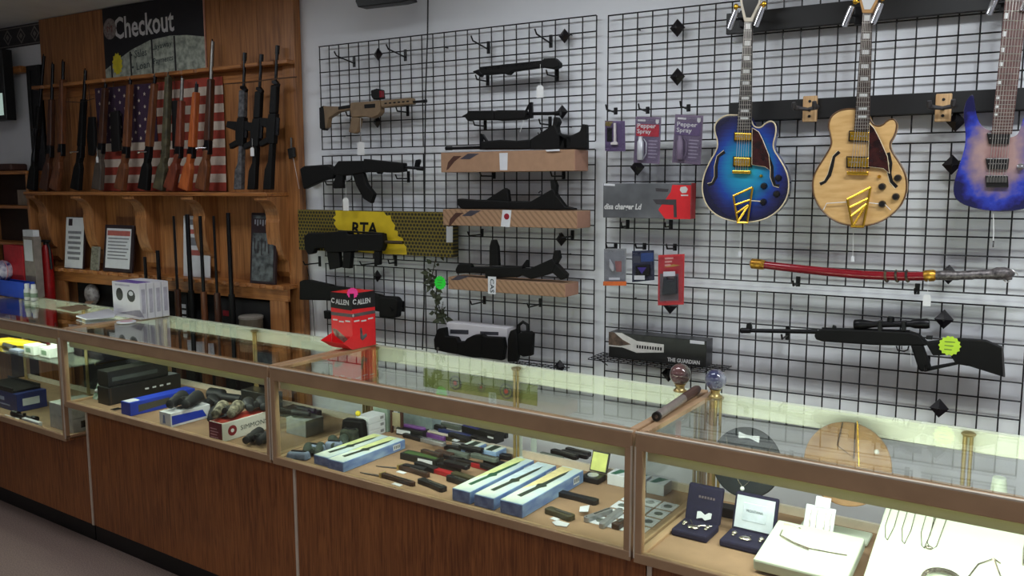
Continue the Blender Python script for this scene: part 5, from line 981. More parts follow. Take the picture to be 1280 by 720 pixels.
for q,ax in ((CP(t0+0.016,d0-0.0012,z0+H*0.85),-EN),(CP(t1+0.0012,d0+0.016,z0+H*0.85),EX)): 
    sx=ZA.cross(ax); MB().tube([q+(sx*math.cos(a)+ZA*math.sin(a))*0.009 for a in [0.6+5.0*i/10 for i in range(11)]],0.0022,6).build('logo_ring',M_lett,T)
rt_dec('diamond_mark',M_lett,T,t1,[(d0+0.0,z0+H*0.61),(d0+0.006,z0+H*0.645),(d0+0.012,z0+H*0.61),(d0+0.006,z0+H*0.575)])
MB().add([CP(t0,d0,z0),CP(t1,d0,z0),CP(t1,d0-0.055,z0+0.035),CP(t0-0.01,d0-0.055,z0+0.035),CP(t0,d0,z0+0.06),CP(t1,d0,z0+0.06),CP(t0,d0,z0+0.001),CP(t1,d0,z0+0.001)],[(0,1,2,3),(1,5,2),(0,3,4)]).build('dispensing_tray',M_ared,T)
cc=CP(t1-0.004,d0+0.01,z0+H+0.002); r=0.024; MB().prism([cc+(EX*0.6+EN*0.8)*(rr*math.cos(a))+ZA*(rr*math.sin(a)) for rr,a in [((r if k%2 else r*0.86),math.pi*k/12) for k in range(24)]],(EX-EN)*0.0012).build('price_burst',mat('neon_pink',(240,60,150),0.6,var=0.04),T,label='neon pink starburst price card')
# ---- four white and purple cartons
WT0,WT1,WD0=-1.68,-1.435,0.375; wd=0.042; M_wb=mat('white_carton',(214,212,220),0.45,var=0.02); M_pur=mat('carton_purple',(86,50,150),0.5); WH=0.185
for k,lab in enumerate(('white carton with a device picture at the front of its row','white purple-topped carton, second of its row','white carton with white top, third of its row','white carton with white top at the back of its row')):
    da=WD0+wd*k; T=cthing('device_carton',lab,'carton',(WT0+WT1)/2,da+wd/2,ZT,'row of white cartons')
    cb('carton_body',M_wb,T,WT0,WT1,da+0.0015,da+wd-0.0015,ZT,ZT+WH,0.0015)
    tp_dec('top_print',M_pur if k<2 else M_paper,T,ZT+WH,[(WT0+0.01,da+0.003),(WT1-0.02,da+0.003),(WT1-0.02,da+wd-0.004),(WT0+0.01,da+wd-0.004)])
    rt_dec('side_print',mat('pale_mauve',(176,172,188),0.5),T,WT1,[(da+0.012,ZT+0.03),(da+wd-0.01,ZT+0.03),(da+wd-0.01,ZT+WH-0.03),(da+0.012,ZT+WH-0.03)])
    if k==0:
        for (a,b,c,d) in ((0.03,0.075,0.1,0.165),(0.13,0.075,0.21,0.16)):
            n=14; fr_dec('device_picture',M_ablk,T,da+0.0015,[(WT0+(a+c)/2+(c-a)/2*math.cos(2*math.pi*i/n)*0.9,ZT+(b+d)/2+(d-b)/2*math.sin(2*math.pi*i/n)*0.75) for i in range(n)])
        n=16; fr_dec('lens_picture',M_paper,T,da+0.0009,[(WT0+0.17+0.02*math.cos(2*math.pi*i/n),ZT+0.13+0.012*math.sin(2*math.pi*i/n)) for i in range(n)])
        fr_dec('brand_bar',mat('pale_mauve',(176,172,188),0.5),T,da+0.0015,[(WT0+0.03,ZT+0.165),(WT0+0.16,ZT+0.165),(WT0+0.16,ZT+0.174),(WT0+0.03,ZT+0.174)])
        fr_dec('shadow_print',mat('carton_grey',(150,146,160),0.5),T,da+0.0015,[(WT0+0.05,ZT+0.02),(WT0+0.28,ZT+0.012),(WT1-0.004,ZT+0.05),(WT0+0.2,ZT+0.045)])
a,b=TD(158,403,ZT); T=cthing('sticker_roll','small white oval card lying before the white cartons','card',a,b,ZT); MB().lathe(CP(a,b,ZT),[(0.045,0),(0.046,0.003),(0.045,0.006)],seg=20).build('card_disc',M_paper,T); MB().lathe(CP(a,b,ZT+0.006),[(0.03,0),(0.03,0.0006)],seg=18).build('pink_print',mat('faint_pink',(200,160,170),0.6),T)
# ---- papers, blue bin, bottles
def sheet(label,pts,m,z,name='paper_sheet',th=0.002): 
    return MB().prism([Uz(px,py,z) for px,py in pts],(0,0,th)).build(name,m,label=label,cat='paper')
sheet('white papers lying flat beside the white cartons',[(95,396),(136,387),(146,392),(143,397),(108,400)],M_paper,ZT+0.004,th=0.006); sheet('tan leaflet lying flat behind the white papers',[(70,385),(100,381),(115,385),(92,390)],mat('tan_paper',(150,128,100),0.7),ZT+0.001)
ta,da=TD(31,374,ZT); T=cthing('blue_bin','blue plastic bin on the counter beside white bottles','bin',-2.95,0.46,ZT); M_bb=mat('blue_plastic',(36,74,190),0.4,var=0.05)
cb('bin_wall',M_bb,T,-3.2,ta,da,da+0.006,ZT,ZT+0.1); cb('bin_wall',M_bb,T,-3.2,ta,da+0.06,da+0.066,ZT,ZT+0.1); cb('bin_wall',M_bb,T,ta-0.006,ta,da,da+0.066,ZT,ZT+0.1); cb('bin_wall',M_bb,T,-3.2,-3.194,da,da+0.066,ZT,ZT+0.1); cb('bin_floor',M_bb,T,-3.2,ta,da,da+0.066,ZT,ZT+0.006); cb('bin_rim',M_bb,T,-3.2,ta+0.004,da-0.004,da+0.0,ZT+0.09,ZT+0.102)
for k,(px,lab) in enumerate(((35,'white capped bottle touching the blue bin'),(43,'white capped bottle beside the counter papers'))):
    a,b=TD(px,374.5+k,ZT); T=cthing('small_bottle',lab,'bottle',a,b,ZT,'bottles by the blue bin'); mw=mat('frosted_bottle',(205,208,205),0.35)
    MB().lathe(CP(a,b,ZT),[(0.018,0),(0.02,0.004),(0.02,0.06),(0.013,0.072)],seg=16).build('bottle_body',mw,T,smooth=True); MB().lathe(CP(a,b,ZT+0.072),[(0.014,0),(0.014,0.022),(0.012,0.026)],seg=14).build('cap',M_paper,T,smooth=True); MB().lathe(CP(a,b,ZT+0.018),[(0.0205,0),(0.0205,0.026)],seg=16).build('label_band',mat('green_grey',(120,140,120),0.5),T,smooth=True)
# ---- boxes and ball behind the blue bin
def backbox(name,label,px0,px1,pyt,d,dep,m,z0=ZT,group=None):
    a,_=TZ(px0,360,d); b,_=TZ(px1,360,d); _,zt=TZ((px0+px1)/2,pyt,d); T=cthing(name,label,'box',(a+b)/2,d+dep/2,z0); cb('carton',m,T,a,b,d,d+dep,z0,zt); return T,a,b,zt
T,a,b,zt=backbox('red_box','plain red box behind the blue bin',8,31,307,0.515,0.05,mat('dull_red_box',(170,32,40),0.5))
T,a,b,zt=backbox('grey_carton','tall grey carton with a white label behind the bottles',33,46,296,0.52,0.045,mat('grey_board',(128,118,112),0.7)); fr_dec('white_label',M_paper,T,0.52,[(a+0.01,zt-0.15),(b-0.02,zt-0.15),(b-0.02,zt-0.02),(a+0.01,zt-0.02)])
cb('lid_flap',M_paper,T,a,b-0.005,0.522,0.56,zt,zt+0.04,0.001)
t,_=TZ(3,330,da+0.033); rb=0.062; zc_=ZT+0.1+math.sqrt(rb*rb-0.028**2); T=cthing('patterned_ball','blue and white patterned ball sitting in the blue bin','ball',t,da+0.033,zc_-rb); cb_=CP(t,da+0.033,zc_); MB().ball(cb_,rb,20,14).build('ball_shell',mat('ball_pattern',(210,205,215),0.35,col2=(50,48,120),scale=26),T,smooth=True); MB().tube([cb_+(EX*math.cos(x)+ZA*math.sin(x))*(rb+0.0005) for x in [2*math.pi*i/24 for i in range(25)]],0.003,6).build('ball_seam',mat('seam_pink',(200,140,150),0.5),T,smooth=True)
# fire extinguisher hung beside the rack
p=U(60,345,-0.142); T=thing('fire_extinguisher','red fire extinguisher standing at the end of the rack','extinguisher',(p.x,-0.142,0.62)); M_ext=mat('extinguisher_red',(160,18,24),0.4)
MB().lathe((p.x,-0.142,0.62),[(0.032,0),(0.036,0.01),(0.036,U(60,322,-0.142).z-0.62),(0.03,U(60,312,-0.142).z-0.62),(0.016,U(60,306,-0.142).z-0.62)],seg=18).build('cylinder',M_ext,T,smooth=True)
zq=U(60,306,-0.142).z; MB().tube([(p.x,-0.142,zq-0.01),(p.x,-0.142,zq+0.03)],0.014,10).build('valve',M_black,T); MB().box((p.x-0.05,-0.157,zq+0.015),(p.x+0.03,-0.127,zq+0.03)).build('lever',M_black,T,bevel=0.003); MB().tube([(p.x+0.02,-0.142,zq+0.01),(p.x+0.05,-0.15,zq-0.02),(p.x+0.058,-0.15,zq-0.15)],0.008,8).build('hose',M_black,T,smooth=True)
MB().box((p.x-0.04,-0.18,0.595),(p.x+0.04,-0.088,0.62)).build('wall_bracket',M_blackm,T)
# ---- glass globes and baton
M_glb1=mat('red_glass_swirl',(150,96,100),0.06,col2=(90,120,110),scale=14,trans=0.75,coat=0.6); M_glb2=mat('blue_glass_swirl',(60,64,110),0.06,col2=(225,228,240),scale=16,trans=0.6,coat=0.6)
for (px,py,pb,r,m,mst,lab) in ((850,467,489,0.0355,M_glb1,M_brass,'reddish glass globe on a small brass stand'),(894,473,496,0.034,M_glb2,M_brass,'blue and white swirled glass globe on a brass stand')):
    a,b=TD(px,pb,ZT); T=cthing('glass_globe',lab,'globe',a,b,ZT,'glass globes on the counter'); c=CP(a,b,ZT)
    MB().lathe(c,[(0.022,0),(0.022,0.004),(0.016,0.008),(0.014,0.018),(0.02,0.026)],seg=18).build('stand',mst,T,smooth=True); MB().ball(c+ZA*(0.022+r),r,28,18).build('glass_ball',m,T,smooth=True)
T=cthing('baton','brown and silver baton lying along the rail between cases','baton',1.5,0.36,ZT); zz=ZT+0.014
A=Uz(820,521,zz); B=Uz(872,486,zz); D=(B-A); q=lambda f:A+D*f
MB().tube([q(0.0),q(0.02),q(0.62)],[0.006,0.0125,0.0135],14).build('silver_shaft',mat('brushed_silver',(150,140,134),0.35,0.6),T,smooth=True); MB().tube([q(0.62),q(0.64),q(0.97),q(1.0)],[0.0138,0.0142,0.0142,0.012],14).build('brown_grip',mat('brown_leather_grip',(74,50,42),0.5),T,smooth=True); MB().tube([q(0.0),q(0.03)],0.0138,14).build('black_ring',M_black,T)
# ================================================================ goods inside the cases
ZB=ZD+0.0035
def pbox(name,label,m,t0,t1,d0,d1,h,z=ZB,cat='box',group=None,bevel=0.002):
    T=cthing(name,label,cat,(t0+t1)/2,(d0+d1)/2,z,group); cb('carton',m,T,t0,t1,d0,d1,z,z+h,bevel); return T
# ---- case 1
z1=0.435+0.0035
gs=CB().cbox(-3.0,-1.545,0.06,0.5,0.775,0.781).build('glass_shelf',M_shelfglass,case1)
for tt in (-2.95,-2.27,-1.58): cb('shelf_bracket',M_brass,case1,tt,tt+0.006,0.2,0.535,0.757,0.775)
Zs=0.782
T=pbox('ammo_box','blue ammunition box under a black tray in the stepped case',mat('ammo_blue',(34,48,110),0.45),-2.55,-2.2,0.10,0.26,0.1,z1)
fr_dec('label_bar',mat('pale_blue',(150,160,200),0.5),T,0.10,[(-2.42,z1+0.05),(-2.34,z1+0.05),(-2.34,z1+0.07),(-2.42,z1+0.07)]); fr_dec('text_line',mat('pale_blue',(150,160,200),0.5),T,0.10,[(-2.5,z1+0.025),(-2.28,z1+0.025),(-2.28,z1+0.032),(-2.5,z1+0.032)]); rt_dec('end_label',M_paper,T,-2.2,[(0.13,z1+0.03),(0.22,z1+0.03),(0.22,z1+0.07),(0.13,z1+0.07)])
T=cthing('black_tray','black tray lying on the blue ammunition box','tray',-2.4,0.18,z1+0.1); cb('tray_base',M_black,T,-2.6,-2.24,0.1,0.25,z1+0.101,z1+0.112); cb('tray_lip',M_black,T,-2.6,-2.24,0.1,0.106,z1+0.112,z1+0.128); cb('tray_lip',M_black,T,-2.6,-2.24,0.244,0.25,z1+0.112,z1+0.128)
for k,(t0,h,lab) in enumerate(((-1.78,0.07,'lower white carton in the corner of the stepped case'),(-1.78,0.06,'upper grey white carton in the corner of the stepped case'))):
    T=pbox('corner_carton',lab,mat('grey_white',(186,186,182),0.5),t0,-1.56,0.06,0.24,h,z1+(0.0712 if k else 0),group='corner cartons')
    if k==0: rt_dec('black_label',M_black,T,-1.56,[(0.1,z1+0.02),(0.22,z1+0.02),(0.22,z1+0.055),(0.1,z1+0.055)])
T=cthing('scope','black scope lying before the blue ammunition box','scope',-2.0,0.06,z1); MB().tube([CP(-2.14,0.05,z1+0.018),CP(-2.09,0.052,z1+0.018),CP(-2.085,0.052,z1+0.014),CP(-1.96,0.06,z1+0.014),CP(-1.955,0.06,z1+0.017),CP(-1.92,0.062,z1+0.017)],[0.017,0.017,0.01,0.01,0.015,0.015],14).build('scope_tube',M_gunm,T,smooth=True); MB().lathe(CP(-2.03,0.055,z1+0.02),[(0.008,0),(0.008,0.014)],seg=12).build('turret',M_gunm,T)
CB().cbox(-2.0,-1.83,0.025,0.045,z1,z1+0.02).build('small_white_carton',M_paper,bevel=0.001,label='flat white carton beside the corner cartons',cat='carton')
CB().cbox(-2.2,-2.05,0.03,0.04,z1,z1+0.004).build('price_strip',M_paper,label='white price strip at the glass of the stepped case',cat='card')
T=cthing('yellow_tool','yellow handled tool lying on the glass shelf','tool',-2.35,0.2,Zs); M_yt=mat('yellow_plastic',(226,196,30),0.4); MB().prism([CP(-2.48,0.14,Zs),CP(-2.38,0.12,Zs),CP(-2.35,0.16,Zs),CP(-2.2,0.2,Zs),CP(-2.15,0.23,Zs),CP(-2.36,0.22,Zs),CP(-2.47,0.21,Zs)],ZA*0.03).build('handle',M_yt,T,bevel=0.006); MB().tube([CP(-2.2,0.2,Zs+0.012),CP(-2.0,0.24,Zs+0.012)],0.008,8).build('shaft',M_yt,T); MB().tube([CP(-2.36,0.13,Zs+0.012),CP(-2.22,0.12,Zs+0.012)],0.011,8).build('dark_nozzle',M_black,T)
for k,(a,b) in enumerate(((-2.06,0.09),(-1.92,0.1),(-1.98,0.19))):
    T=pbox('shelf_carton',('white square carton on the glass shelf next to the yellow tool','white square carton at the glass shelf end','white square carton behind two others on the glass shelf')[k],mat('mint_white',(206,214,204),0.5),a,a+0.1,b,b+0.07,0.05,Zs,group='cartons on the glass shelf'); fr_dec('print_patch',mat('print_green',(110,140,110),0.5),T,b,[(a+0.02,Zs+0.012),(a+0.07,Zs+0.012),(a+0.07,Zs+0.036),(a+0.02,Zs+0.036)])
CB().cbox(-2.2,-2.1,0.08,0.12,Zs,Zs+0.012).build('blue_grey_card',mat('blue_grey',(130,140,160),0.5),label='blue grey card at the edge of the glass shelf',cat='card')
CB().cbox(-2.1,-1.98,0.3,0.36,z1,z1+0.06).build('small_bag_pack',mat('clear_bag',(160,160,150),0.25),bevel=0.01,label='small shiny pack at the back of the stepped case',cat='pack')
# ---- case 2
CB().cbox(-1.47,-0.88,0.3,0.53,0.79,0.796).build('glass_shelf',M_shelfglass,case2)
for tt in (-1.44,-0.92): cb('shelf_bracket',M_brass,case2,tt,tt+0.006,0.4,0.535,0.772,0.79)
M_gc=mat('green_card',(96,130,106),0.5,col2=(190,200,190),scale=50)
random.seed(5)
for k in range(9):
    a=-1.42+0.06*k; b=0.34+0.03*(k%3); T=cthing('charm_card',('small green and silver card, one of a row on the optics case shelf'),'card',a,b,0.797,'charm cards on the optics case shelf')
    MB().prism([CP(a,b,0.797),CP(a+0.045,b+0.006,0.797),CP(a+0.04,b+0.07,0.797),CP(a-0.004,b+0.066,0.797)],ZA*0.003).build('card_face',M_gc,T); MB().ball(CP(a+0.02,b+0.035,0.804),0.008,8,6).build('charm',M_chrome,T,smooth=True)
M_bkbox=mat('dark_carton',(24,26,24),0.4,var=0.2,scale=20)
T=pbox('black_carton','long black carton at the bottom of a pair',M_bkbox,-1.372,-1.276,0.09,0.48,0.085,group='long black cartons'); rt_dec('edge_strip',mat('brown_edge',(70,54,40),0.5),T,-1.276,[(0.1,ZB+0.002),(0.104,ZB+0.002),(0.104,ZB+0.083),(0.1,ZB+0.083)])
for k in range(4): rt_dec('silver_print',M_paper,T,-1.276,[(0.28+0.04*k,ZB+0.04),(0.3+0.04*k,ZB+0.04),(0.3+0.04*k,ZB+0.048),(0.28+0.04*k,ZB+0.048)])
tp_dec('white_label',M_paper,T,ZB+0.085,[(-1.35,0.42),(-1.29,0.42),(-1.29,0.47),(-1.35,0.47)])
T=pbox('black_carton','long black carton lying on top of another black carton',M_bkbox,-1.38,-1.29,0.1,0.42,0.075,ZB+0.0865,group='long black cartons'); rt_dec('grey_print',mat('dim_print',(60,66,64),0.5),T,-1.29,[(0.12,ZB+0.11),(0.36,ZB+0.11),(0.36,ZB+0.13),(0.12,ZB+0.13)])
M_bx=mat('optics_blue',(34,62,178),0.4,var=0.05)
T=pbox('blue_carton','long bright blue carton beside the black cartons',M_bx,-1.09,-1.015,0.04,0.38,0.062); tp_dec('white_patch',M_paper,T,ZB+0.062,[(-1.085,0.045),(-1.03,0.045),(-1.03,0.1),(-1.085,0.1)]); rt_dec('scope_picture',mat('picture_olive',(70,70,62),0.5),T,-1.015,[(0.08,ZB+0.012),(0.24,ZB+0.02),(0.24,ZB+0.048),(0.08,ZB+0.045)])
T=pbox('white_blue_carton','white carton with a blue panel under binoculars',mat('optics_white',(214,216,222),0.45,var=0.02),-0.785,-0.70,0.035,0.235,0.062); rt_dec('blue_panel',M_bx,T,-0.70,[(0.04,ZB+0.01),(0.215,ZB+0.012),(0.195,ZB+0.045),(0.04,ZB+0.05)]); fr_dec('lighthouse_mark',mat('mark_blue',(110,130,180),0.5),T,0.035,[(-0.76,ZB+0.012),(-0.74,ZB+0.012),(-0.745,ZB+0.05),(-0.755,ZB+0.05)])
def binocular(label,a,b,z,rot,m,s=1.0,camo=None):
    T=cthing('binoculars',label,'binoculars',a,b,z); ux=EX*math.cos(rot)+EN*math.sin(rot); uy=-EX*math.sin(rot)+EN*math.cos(rot); c=CP(a,b,z+0.028*s)
    for k in (-1,1):
        o=c+uy*(0.03*s*k); MB().tube([o-ux*0.062*s,o-ux*0.06*s,o-ux*0.02*s,o-ux*0.01*s,o+ux*0.02*s,o+ux*0.03*s,o+ux*0.055*s,o+ux*0.058*s],[0.022*s,0.027*s,0.025*s,0.021*s,0.021*s,0.016*s,0.017*s,0.013*s],14).build('barrel',camo or m,T,smooth=True)
        MB().tube([o-ux*0.0635*s,o-ux*0.062*s],0.019*s,14).build('lens',mat('lens_coat',(30,34,60),0.08),T)
    MB().obox(c,ux,uy,ZA,(-0.03*s,-0.012*s,-0.006*s),(0.03*s,0.012*s,0.012*s)).build('hinge',m,T,bevel=0.003); MB().tube([c+ux*0.005*s+ZA*0.01*s,c+ux*0.03*s+ZA*0.01*s],0.009*s,12).build('focus_wheel',m,T)
    return T
M_rubb=mat('rubber_armour',(26,28,30),0.55,var=0.15)
binocular('black binoculars resting on the white and blue carton',-0.74,0.13,ZB+0.0625,-1.0,M_rubb,1.15)
T=pbox('simmons_carton','white and maroon carton lettered SIMMONS',mat('carton_offwhite',(206,204,198),0.45,var=0.02),-0.42,-0.335,0.025,0.3,0.078)
fr_dec('maroon_end',mat('maroon',(110,24,44),0.45),T,0.025,[(-0.42,ZB),(-0.335,ZB),(-0.335,ZB+0.078),(-0.42,ZB+0.078)])
for k in range(4): fr_dec('text_line',mat('pale_pink2',(200,150,160),0.5),T,0.0244,[(-0.412,ZB+0.012+0.012*k),(-0.36-0.008*(k%2),ZB+0.012+0.012*k),(-0.36-0.008*(k%2),ZB+0.016+0.012*k),(-0.412,ZB+0.016+0.012*k)])
lettering('SIMMONS',CP(-0.3345,0.115,ZB+0.03),EN,ZA,0.14,M_ltg,T,height=0.02)
n=20; rt_dec('logo_disc',mat('logo_maroon',(130,30,40),0.45),T,-0.335,[(0.075+0.022*math.cos(2*math.pi*i/n),ZB+0.039+0.022*math.sin(2*math.pi*i/n)) for i in range(n)]); rt_dec('logo_centre',M_paper,T,-0.3344,[(0.075+0.008*math.cos(2*math.pi*i/n),ZB+0.039+0.008*math.sin(2*math.pi*i/n)) for i in range(n)]); tp_dec('red_top',mat('top_red',(150,50,40),0.5),T,ZB+0.078,[(-0.418,0.03),(-0.34,0.03),(-0.34,0.29),(-0.418,0.29)])
binocular('camouflage binoculars resting on the SIMMONS carton',-0.40,0.10,ZB+0.079,-0.9,M_rubb,1.05,mat('tree_camo',(40,38,30),0.6,col2=(128,122,104),scale=55))
binocular('dark compact binoculars on the SIMMONS carton beside the camouflage pair',-0.38,0.235,ZB+0.079,-0.6,M_rubb,0.95)
binocular('black binoculars on the deck in front of the SIMMONS carton',-0.2,0.1,ZB,-1.2,M_rubb,0.95)
binocular('black binoculars between the blue carton and the SIMMONS carton',-0.60,0.22,ZB,-0.8,M_rubb,1.1)
binocular('black binoculars beside the white and blue carton, further back',-0.84,0.33,ZB,-0.4,M_rubb,1.0)
T=pbox('grey_optics_carton','grey carton behind the camouflage binoculars',mat('mid_grey_box',(150,150,150),0.5),-0.22,-0.1,0.26,0.36,0.07); T=pbox('dark_optics_carton','black carton standing at the back of the optics case',M_bkbox,-0.72,-0.52,0.42,0.5,0.09); T=pbox('flat_black_carton','flat black carton at the back beside the standing one',M_bkbox,-0.45,-0.26,0.42,0.5,0.04)
binocular('small binoculars on the grey carton',-0.16,0.31,ZB+0.071,0.3,M_rubb,0.7)
T=cthing('spotting_scope','black spotting scope lying at the back of the optics case','scope',-0.9,0.46,ZB); MB().tube([CP(-0.98,0.44,ZB+0.03),CP(-0.9,0.45,ZB+0.03),CP(-0.89,0.45,ZB+0.022),CP(-0.78,0.47,ZB+0.022)],[0.029,0.029,0.021,0.02],14).build('scope_body',M_rubb,T,smooth=True); MB().tube([CP(-0.78,0.47,ZB+0.024),CP(-0.74,0.475,ZB+0.028)],[0.014,0.017],12).build('eyepiece',M_rubb,T,smooth=True)
CB().cbox(-1.2,-1.16,0.05,0.09,ZB,ZB+0.004).build('coin',M_chrome,label='small silvery disc on the optics case deck',cat='coin')
for k in range(8):
    a=-1.475+0.048*(k%2); b=0.12+0.085*(k//2); T=cthing('trinket_stand','small silvery trinket on a card at the end of the optics case','trinket',a,b,ZB,'trinkets at the optics case end'); MB().prism([CP(a,b,ZB),CP(a+0.04,b,ZB),CP(a+0.04,b+0.03,ZB+0.07),CP(a,b+0.03,ZB+0.07)],EN*0.003).build('card',M_gc,T); MB().ball(CP(a+0.02,b+0.012,ZB+0.04),0.01,8,6).build('trinket',M_silver,T,smooth=True)
# ---- case 3: knife cartons
def skyblue(name,c1,c2): return mat(name,c1,0.4,col2=c2,scale=9,stretch=(1,1,3))
M_kb=skyblue('knife_carton_blue',(150,176,206),(96,124,178)); M_kt=mat('knife_carton_top',(214,222,206),0.4,col2=(186,204,210),scale=9); M_kg=mat('carton_yellowgreen',(206,214,150),0.4); M_kn=mat('printed_knife',(46,58,50),0.5)
def knife_box(label,t0,t1,d0,d1,h,gm,cm=None):
    T=pbox('knife_carton',label,M_kb,t0,t1,d0,d1,h,group='long knife cartons'); z=ZB+h
    tp_dec('top_print',M_kt,T,z,[(t0+0.002,d0+0.002),(t1-0.002,d0+0.002),(t1-0.002,d1-0.002),(t0+0.002,d1-0.002)])
    w=t1-t0; L=d1-d0
    tp_dec('tint_patch',gm,T,z+0.0006,[(t0+0.004,d0+L*0.3),(t0+w*0.45,d0+L*0.55),(t0+w*0.6,d1-0.01),(t0+0.004,d1-0.01)])
    tp_dec('knife_picture',cm or M_kn,T,z+0.0012,[(t0+w*0.3,d0+L*0.15),(t0+w*0.52,d0+L*0.14),(t0+w*0.6,d0+L*0.4),(t0+w*0.75,d0+L*0.46),(t0+w*0.62,d0+L*0.5),(t0+w*0.66,d0+L*0.8),(t0+w*0.58,d0+L*0.9),(t0+w*0.5,d0+L*0.78),(t0+w*0.42,d0+L*0.5),(t0+w*0.3,d0+L*0.47),(t0+w*0.4,d0+L*0.4)])
    fr_dec('dark_end',mat('carton_navy',(84,100,150),0.45,col2=(120,140,190),scale=30),T,d0,[(t0+0.002,ZB+0.002),(t1-0.002,ZB+0.002),(t1-0.002,z-0.002),(t0+0.002,z-0.002)])
    rt_dec('barcode_label',M_paper,T,t1,[(d1-0.07,ZB+h*0.25),(d1-0.03,ZB+h*0.25),(d1-0.03,ZB+h*0.8),(d1-0.07,ZB+h*0.8)])
    for k in range(4): rt_dec('barcode_bar',M_ltg,T,t1+0.0006,[(d1-0.065+0.009*k,ZB+h*0.38),(d1-0.061+0.009*k,ZB+h*0.38),(d1-0.061+0.009*k,ZB+h*0.7),(d1-0.065+0.009*k,ZB+h*0.7)])
knife_box('knife carton with the camouflage gear side, one of a touching pair',0.176,0.255,0.05,0.38,0.036,M_kg); knife_box('blue knife carton beside the loose bare knives',0.26,0.342,0.04,0.38,0.038,M_kg)
knife_box('knife carton with green picture, touching the loose knife pile',0.84,0.915,0.05,0.44,0.042,M_kg,mat('printed_green',(40,84,62),0.5)); knife_box('middle knife carton of three',0.93,1.01,0.052,0.44,0.04,mat('ice_tint',(196,214,226),0.4)); knife_box('knife carton nearest the multi tool, with a pale yellow picture',1.035,1.122,0.05,0.44,0.044,mat('peach_tint',(220,206,150),0.4))
for k,(a,lab) in enumerate(((0.56,'pale knife carton lying at the back before the target sheet'),(0.655,'second pale knife carton at the back before the target sheet'))):
    T=pbox('rear_carton',lab,M_kb,a,a+0.075,0.46,0.53,0.032,group='rear knife cartons'); tp_dec('top_print',M_kt,T,ZB+0.032,[(a+0.003,0.463),(a+0.07,0.463),(a+0.07,0.53),(a+0.003,0.53)]); tp_dec('dark_stripe',M_kn,T,ZB+0.0326,[(a+0.02,0.465),(a+0.05,0.465),(a+0.05,0.53),(a+0.02,0.53)])
for k in range(3): 
    a=1.2+0.075*k; T=pbox('rear_card_carton',('green and white flat carton at the rear corner of the knife case','white flat carton in the middle of three at the rear corner','white flat carton against the case end')[k],M_paper,a,a+0.065,0.47,0.535,0.04,group='rear corner cartons'); tp_dec('green_print',mat('print_teal',(60,110,90),0.5),T,ZB+0.04,[(a+0.01,0.475),(a+0.03,0.475),(a+0.055,0.53),(a+0.02,0.53)])
# target sheet at the rear
T=cthing('target_sheet','olive paper target sheet with ring targets behind the knives','target sheet',0.62,0.54,ZB+0.12); MB().prism([CP(0.3,0.545,0.83),CP(0.86,0.545,0.83),CP(0.86,0.548,0.908),CP(0.3,0.548,0.908)],EN*0.002).build('sheet',mat('target_olive',(112,120,60),0.6,col2=(92,102,50),scale=6),T)
for a,r in ((0.47,0.03),(0.6,0.018),(0.72,0.032)):
    for k,mm in enumerate((M_ltg,mat('target_olive2',(120,126,70),0.6),M_ltg,mat('target_red',(170,60,50),0.6))):
        rr=r*(1-0.24*k); fr_dec('target_ring',mm,T,0.5445-0.0006*k,[(a+rr*math.cos(2*math.pi*i/20),0.868+rr*math.sin(2*math.pi*i/20)) for i in range(20)])
# loose knives
def folder(label,px0,py0,px1,py1,mh,w=0.015,th=0.013,group='folding knives in the knife case',tag=None,z=ZB,blade=None,clip=True):
    A=Uz(px0,py0,z); B=Uz(px1,py1,z); d=(B-A); L=d.length; d.normalize(); n=Vector((-d.y,d.x,0)); T=thing('folding_knife' if blade is None else 'sheath_knife',label,'knife',(A+B)/2,group)
    q=lambda f,o:A+d*L*f+n*o
    MB().prism([q(0,-w*0.4),q(0.06,-w*0.5),q(0.5,-w*0.42),q(0.94,-w*0.55),q(1,-w*0.3),q(1,w*0.35),q(0.9,w*0.5),q(0.5,w*0.42),q(0.08,w*0.5),q(0,w*0.3)],ZA*th).build('handle',mh,T,bevel=0.002)
    if clip: MB().prism([q(0.35,-w*0.12)+ZA*th,q(0.92,-w*0.12)+ZA*th,q(0.92,w*0.12)+ZA*th,q(0.35,w*0.12)+ZA*th],ZA*0.002).build('pocket_clip',M_steel,T); MB().lathe(q(0.06,0)+ZA*th,[(0.003,0),(0.003,0.0015)],seg=8).build('pivot_screw',M_steel,T)
    if blade is not None:
        bl=Uz(*blade,z); dd=(A-bl); MB().prism([A+n*w*0.35,A-n*w*0.35,bl+dd*0.3-n*w*0.3,bl],ZA*0.003).build('blade',M_steel,T); MB().prism([q(-0.02,-w*0.7),q(0.03,-w*0.7),q(0.03,w*0.7),q(-0.02,w*0.7)],ZA*(th+0.001)).build('guard',M_brass,T)
    if tag: MB().prism([q(tag,-w*0.2)-n*0.012,q(tag+0.25,-w*0.2)-n*0.012,q(tag+0.25,-w*0.2)-n*0.03,q(tag,-w*0.2)-n*0.03],ZA*0.0015).build('price_tag',M_paper,T)
    return T
KH={'b':mat('handle_black',(20,20,22),0.4,var=0.2),'br':mat('handle_brown',(72,48,36),0.4,col2=(40,28,24),scale=50),'r':mat('handle_red',(150,28,34),0.35),'p':mat('handle_purple',(104,62,128),0.35),'pk':mat('handle_pink',(226,140,170),0.35),'g':mat('handle_greygreen',(92,100,92),0.4),'s':mat('handle_silver',(160,160,162),0.3,0.6),'bl':mat('handle_blue',(50,60,120),0.35),'ol':mat('handle_olive',(64,60,40),0.45)}
folder('brown handled sheath knife with a bare blade near the case front',478,596,518,608,KH['br'],0.02,0.016,'sheath knives',0.5,blade=(450,591)); folder('second brown handled sheath knife with a white tag cord',500,586,536,597,KH['br'],0.02,0.016,'sheath knives',0.1,blade=(470,583))
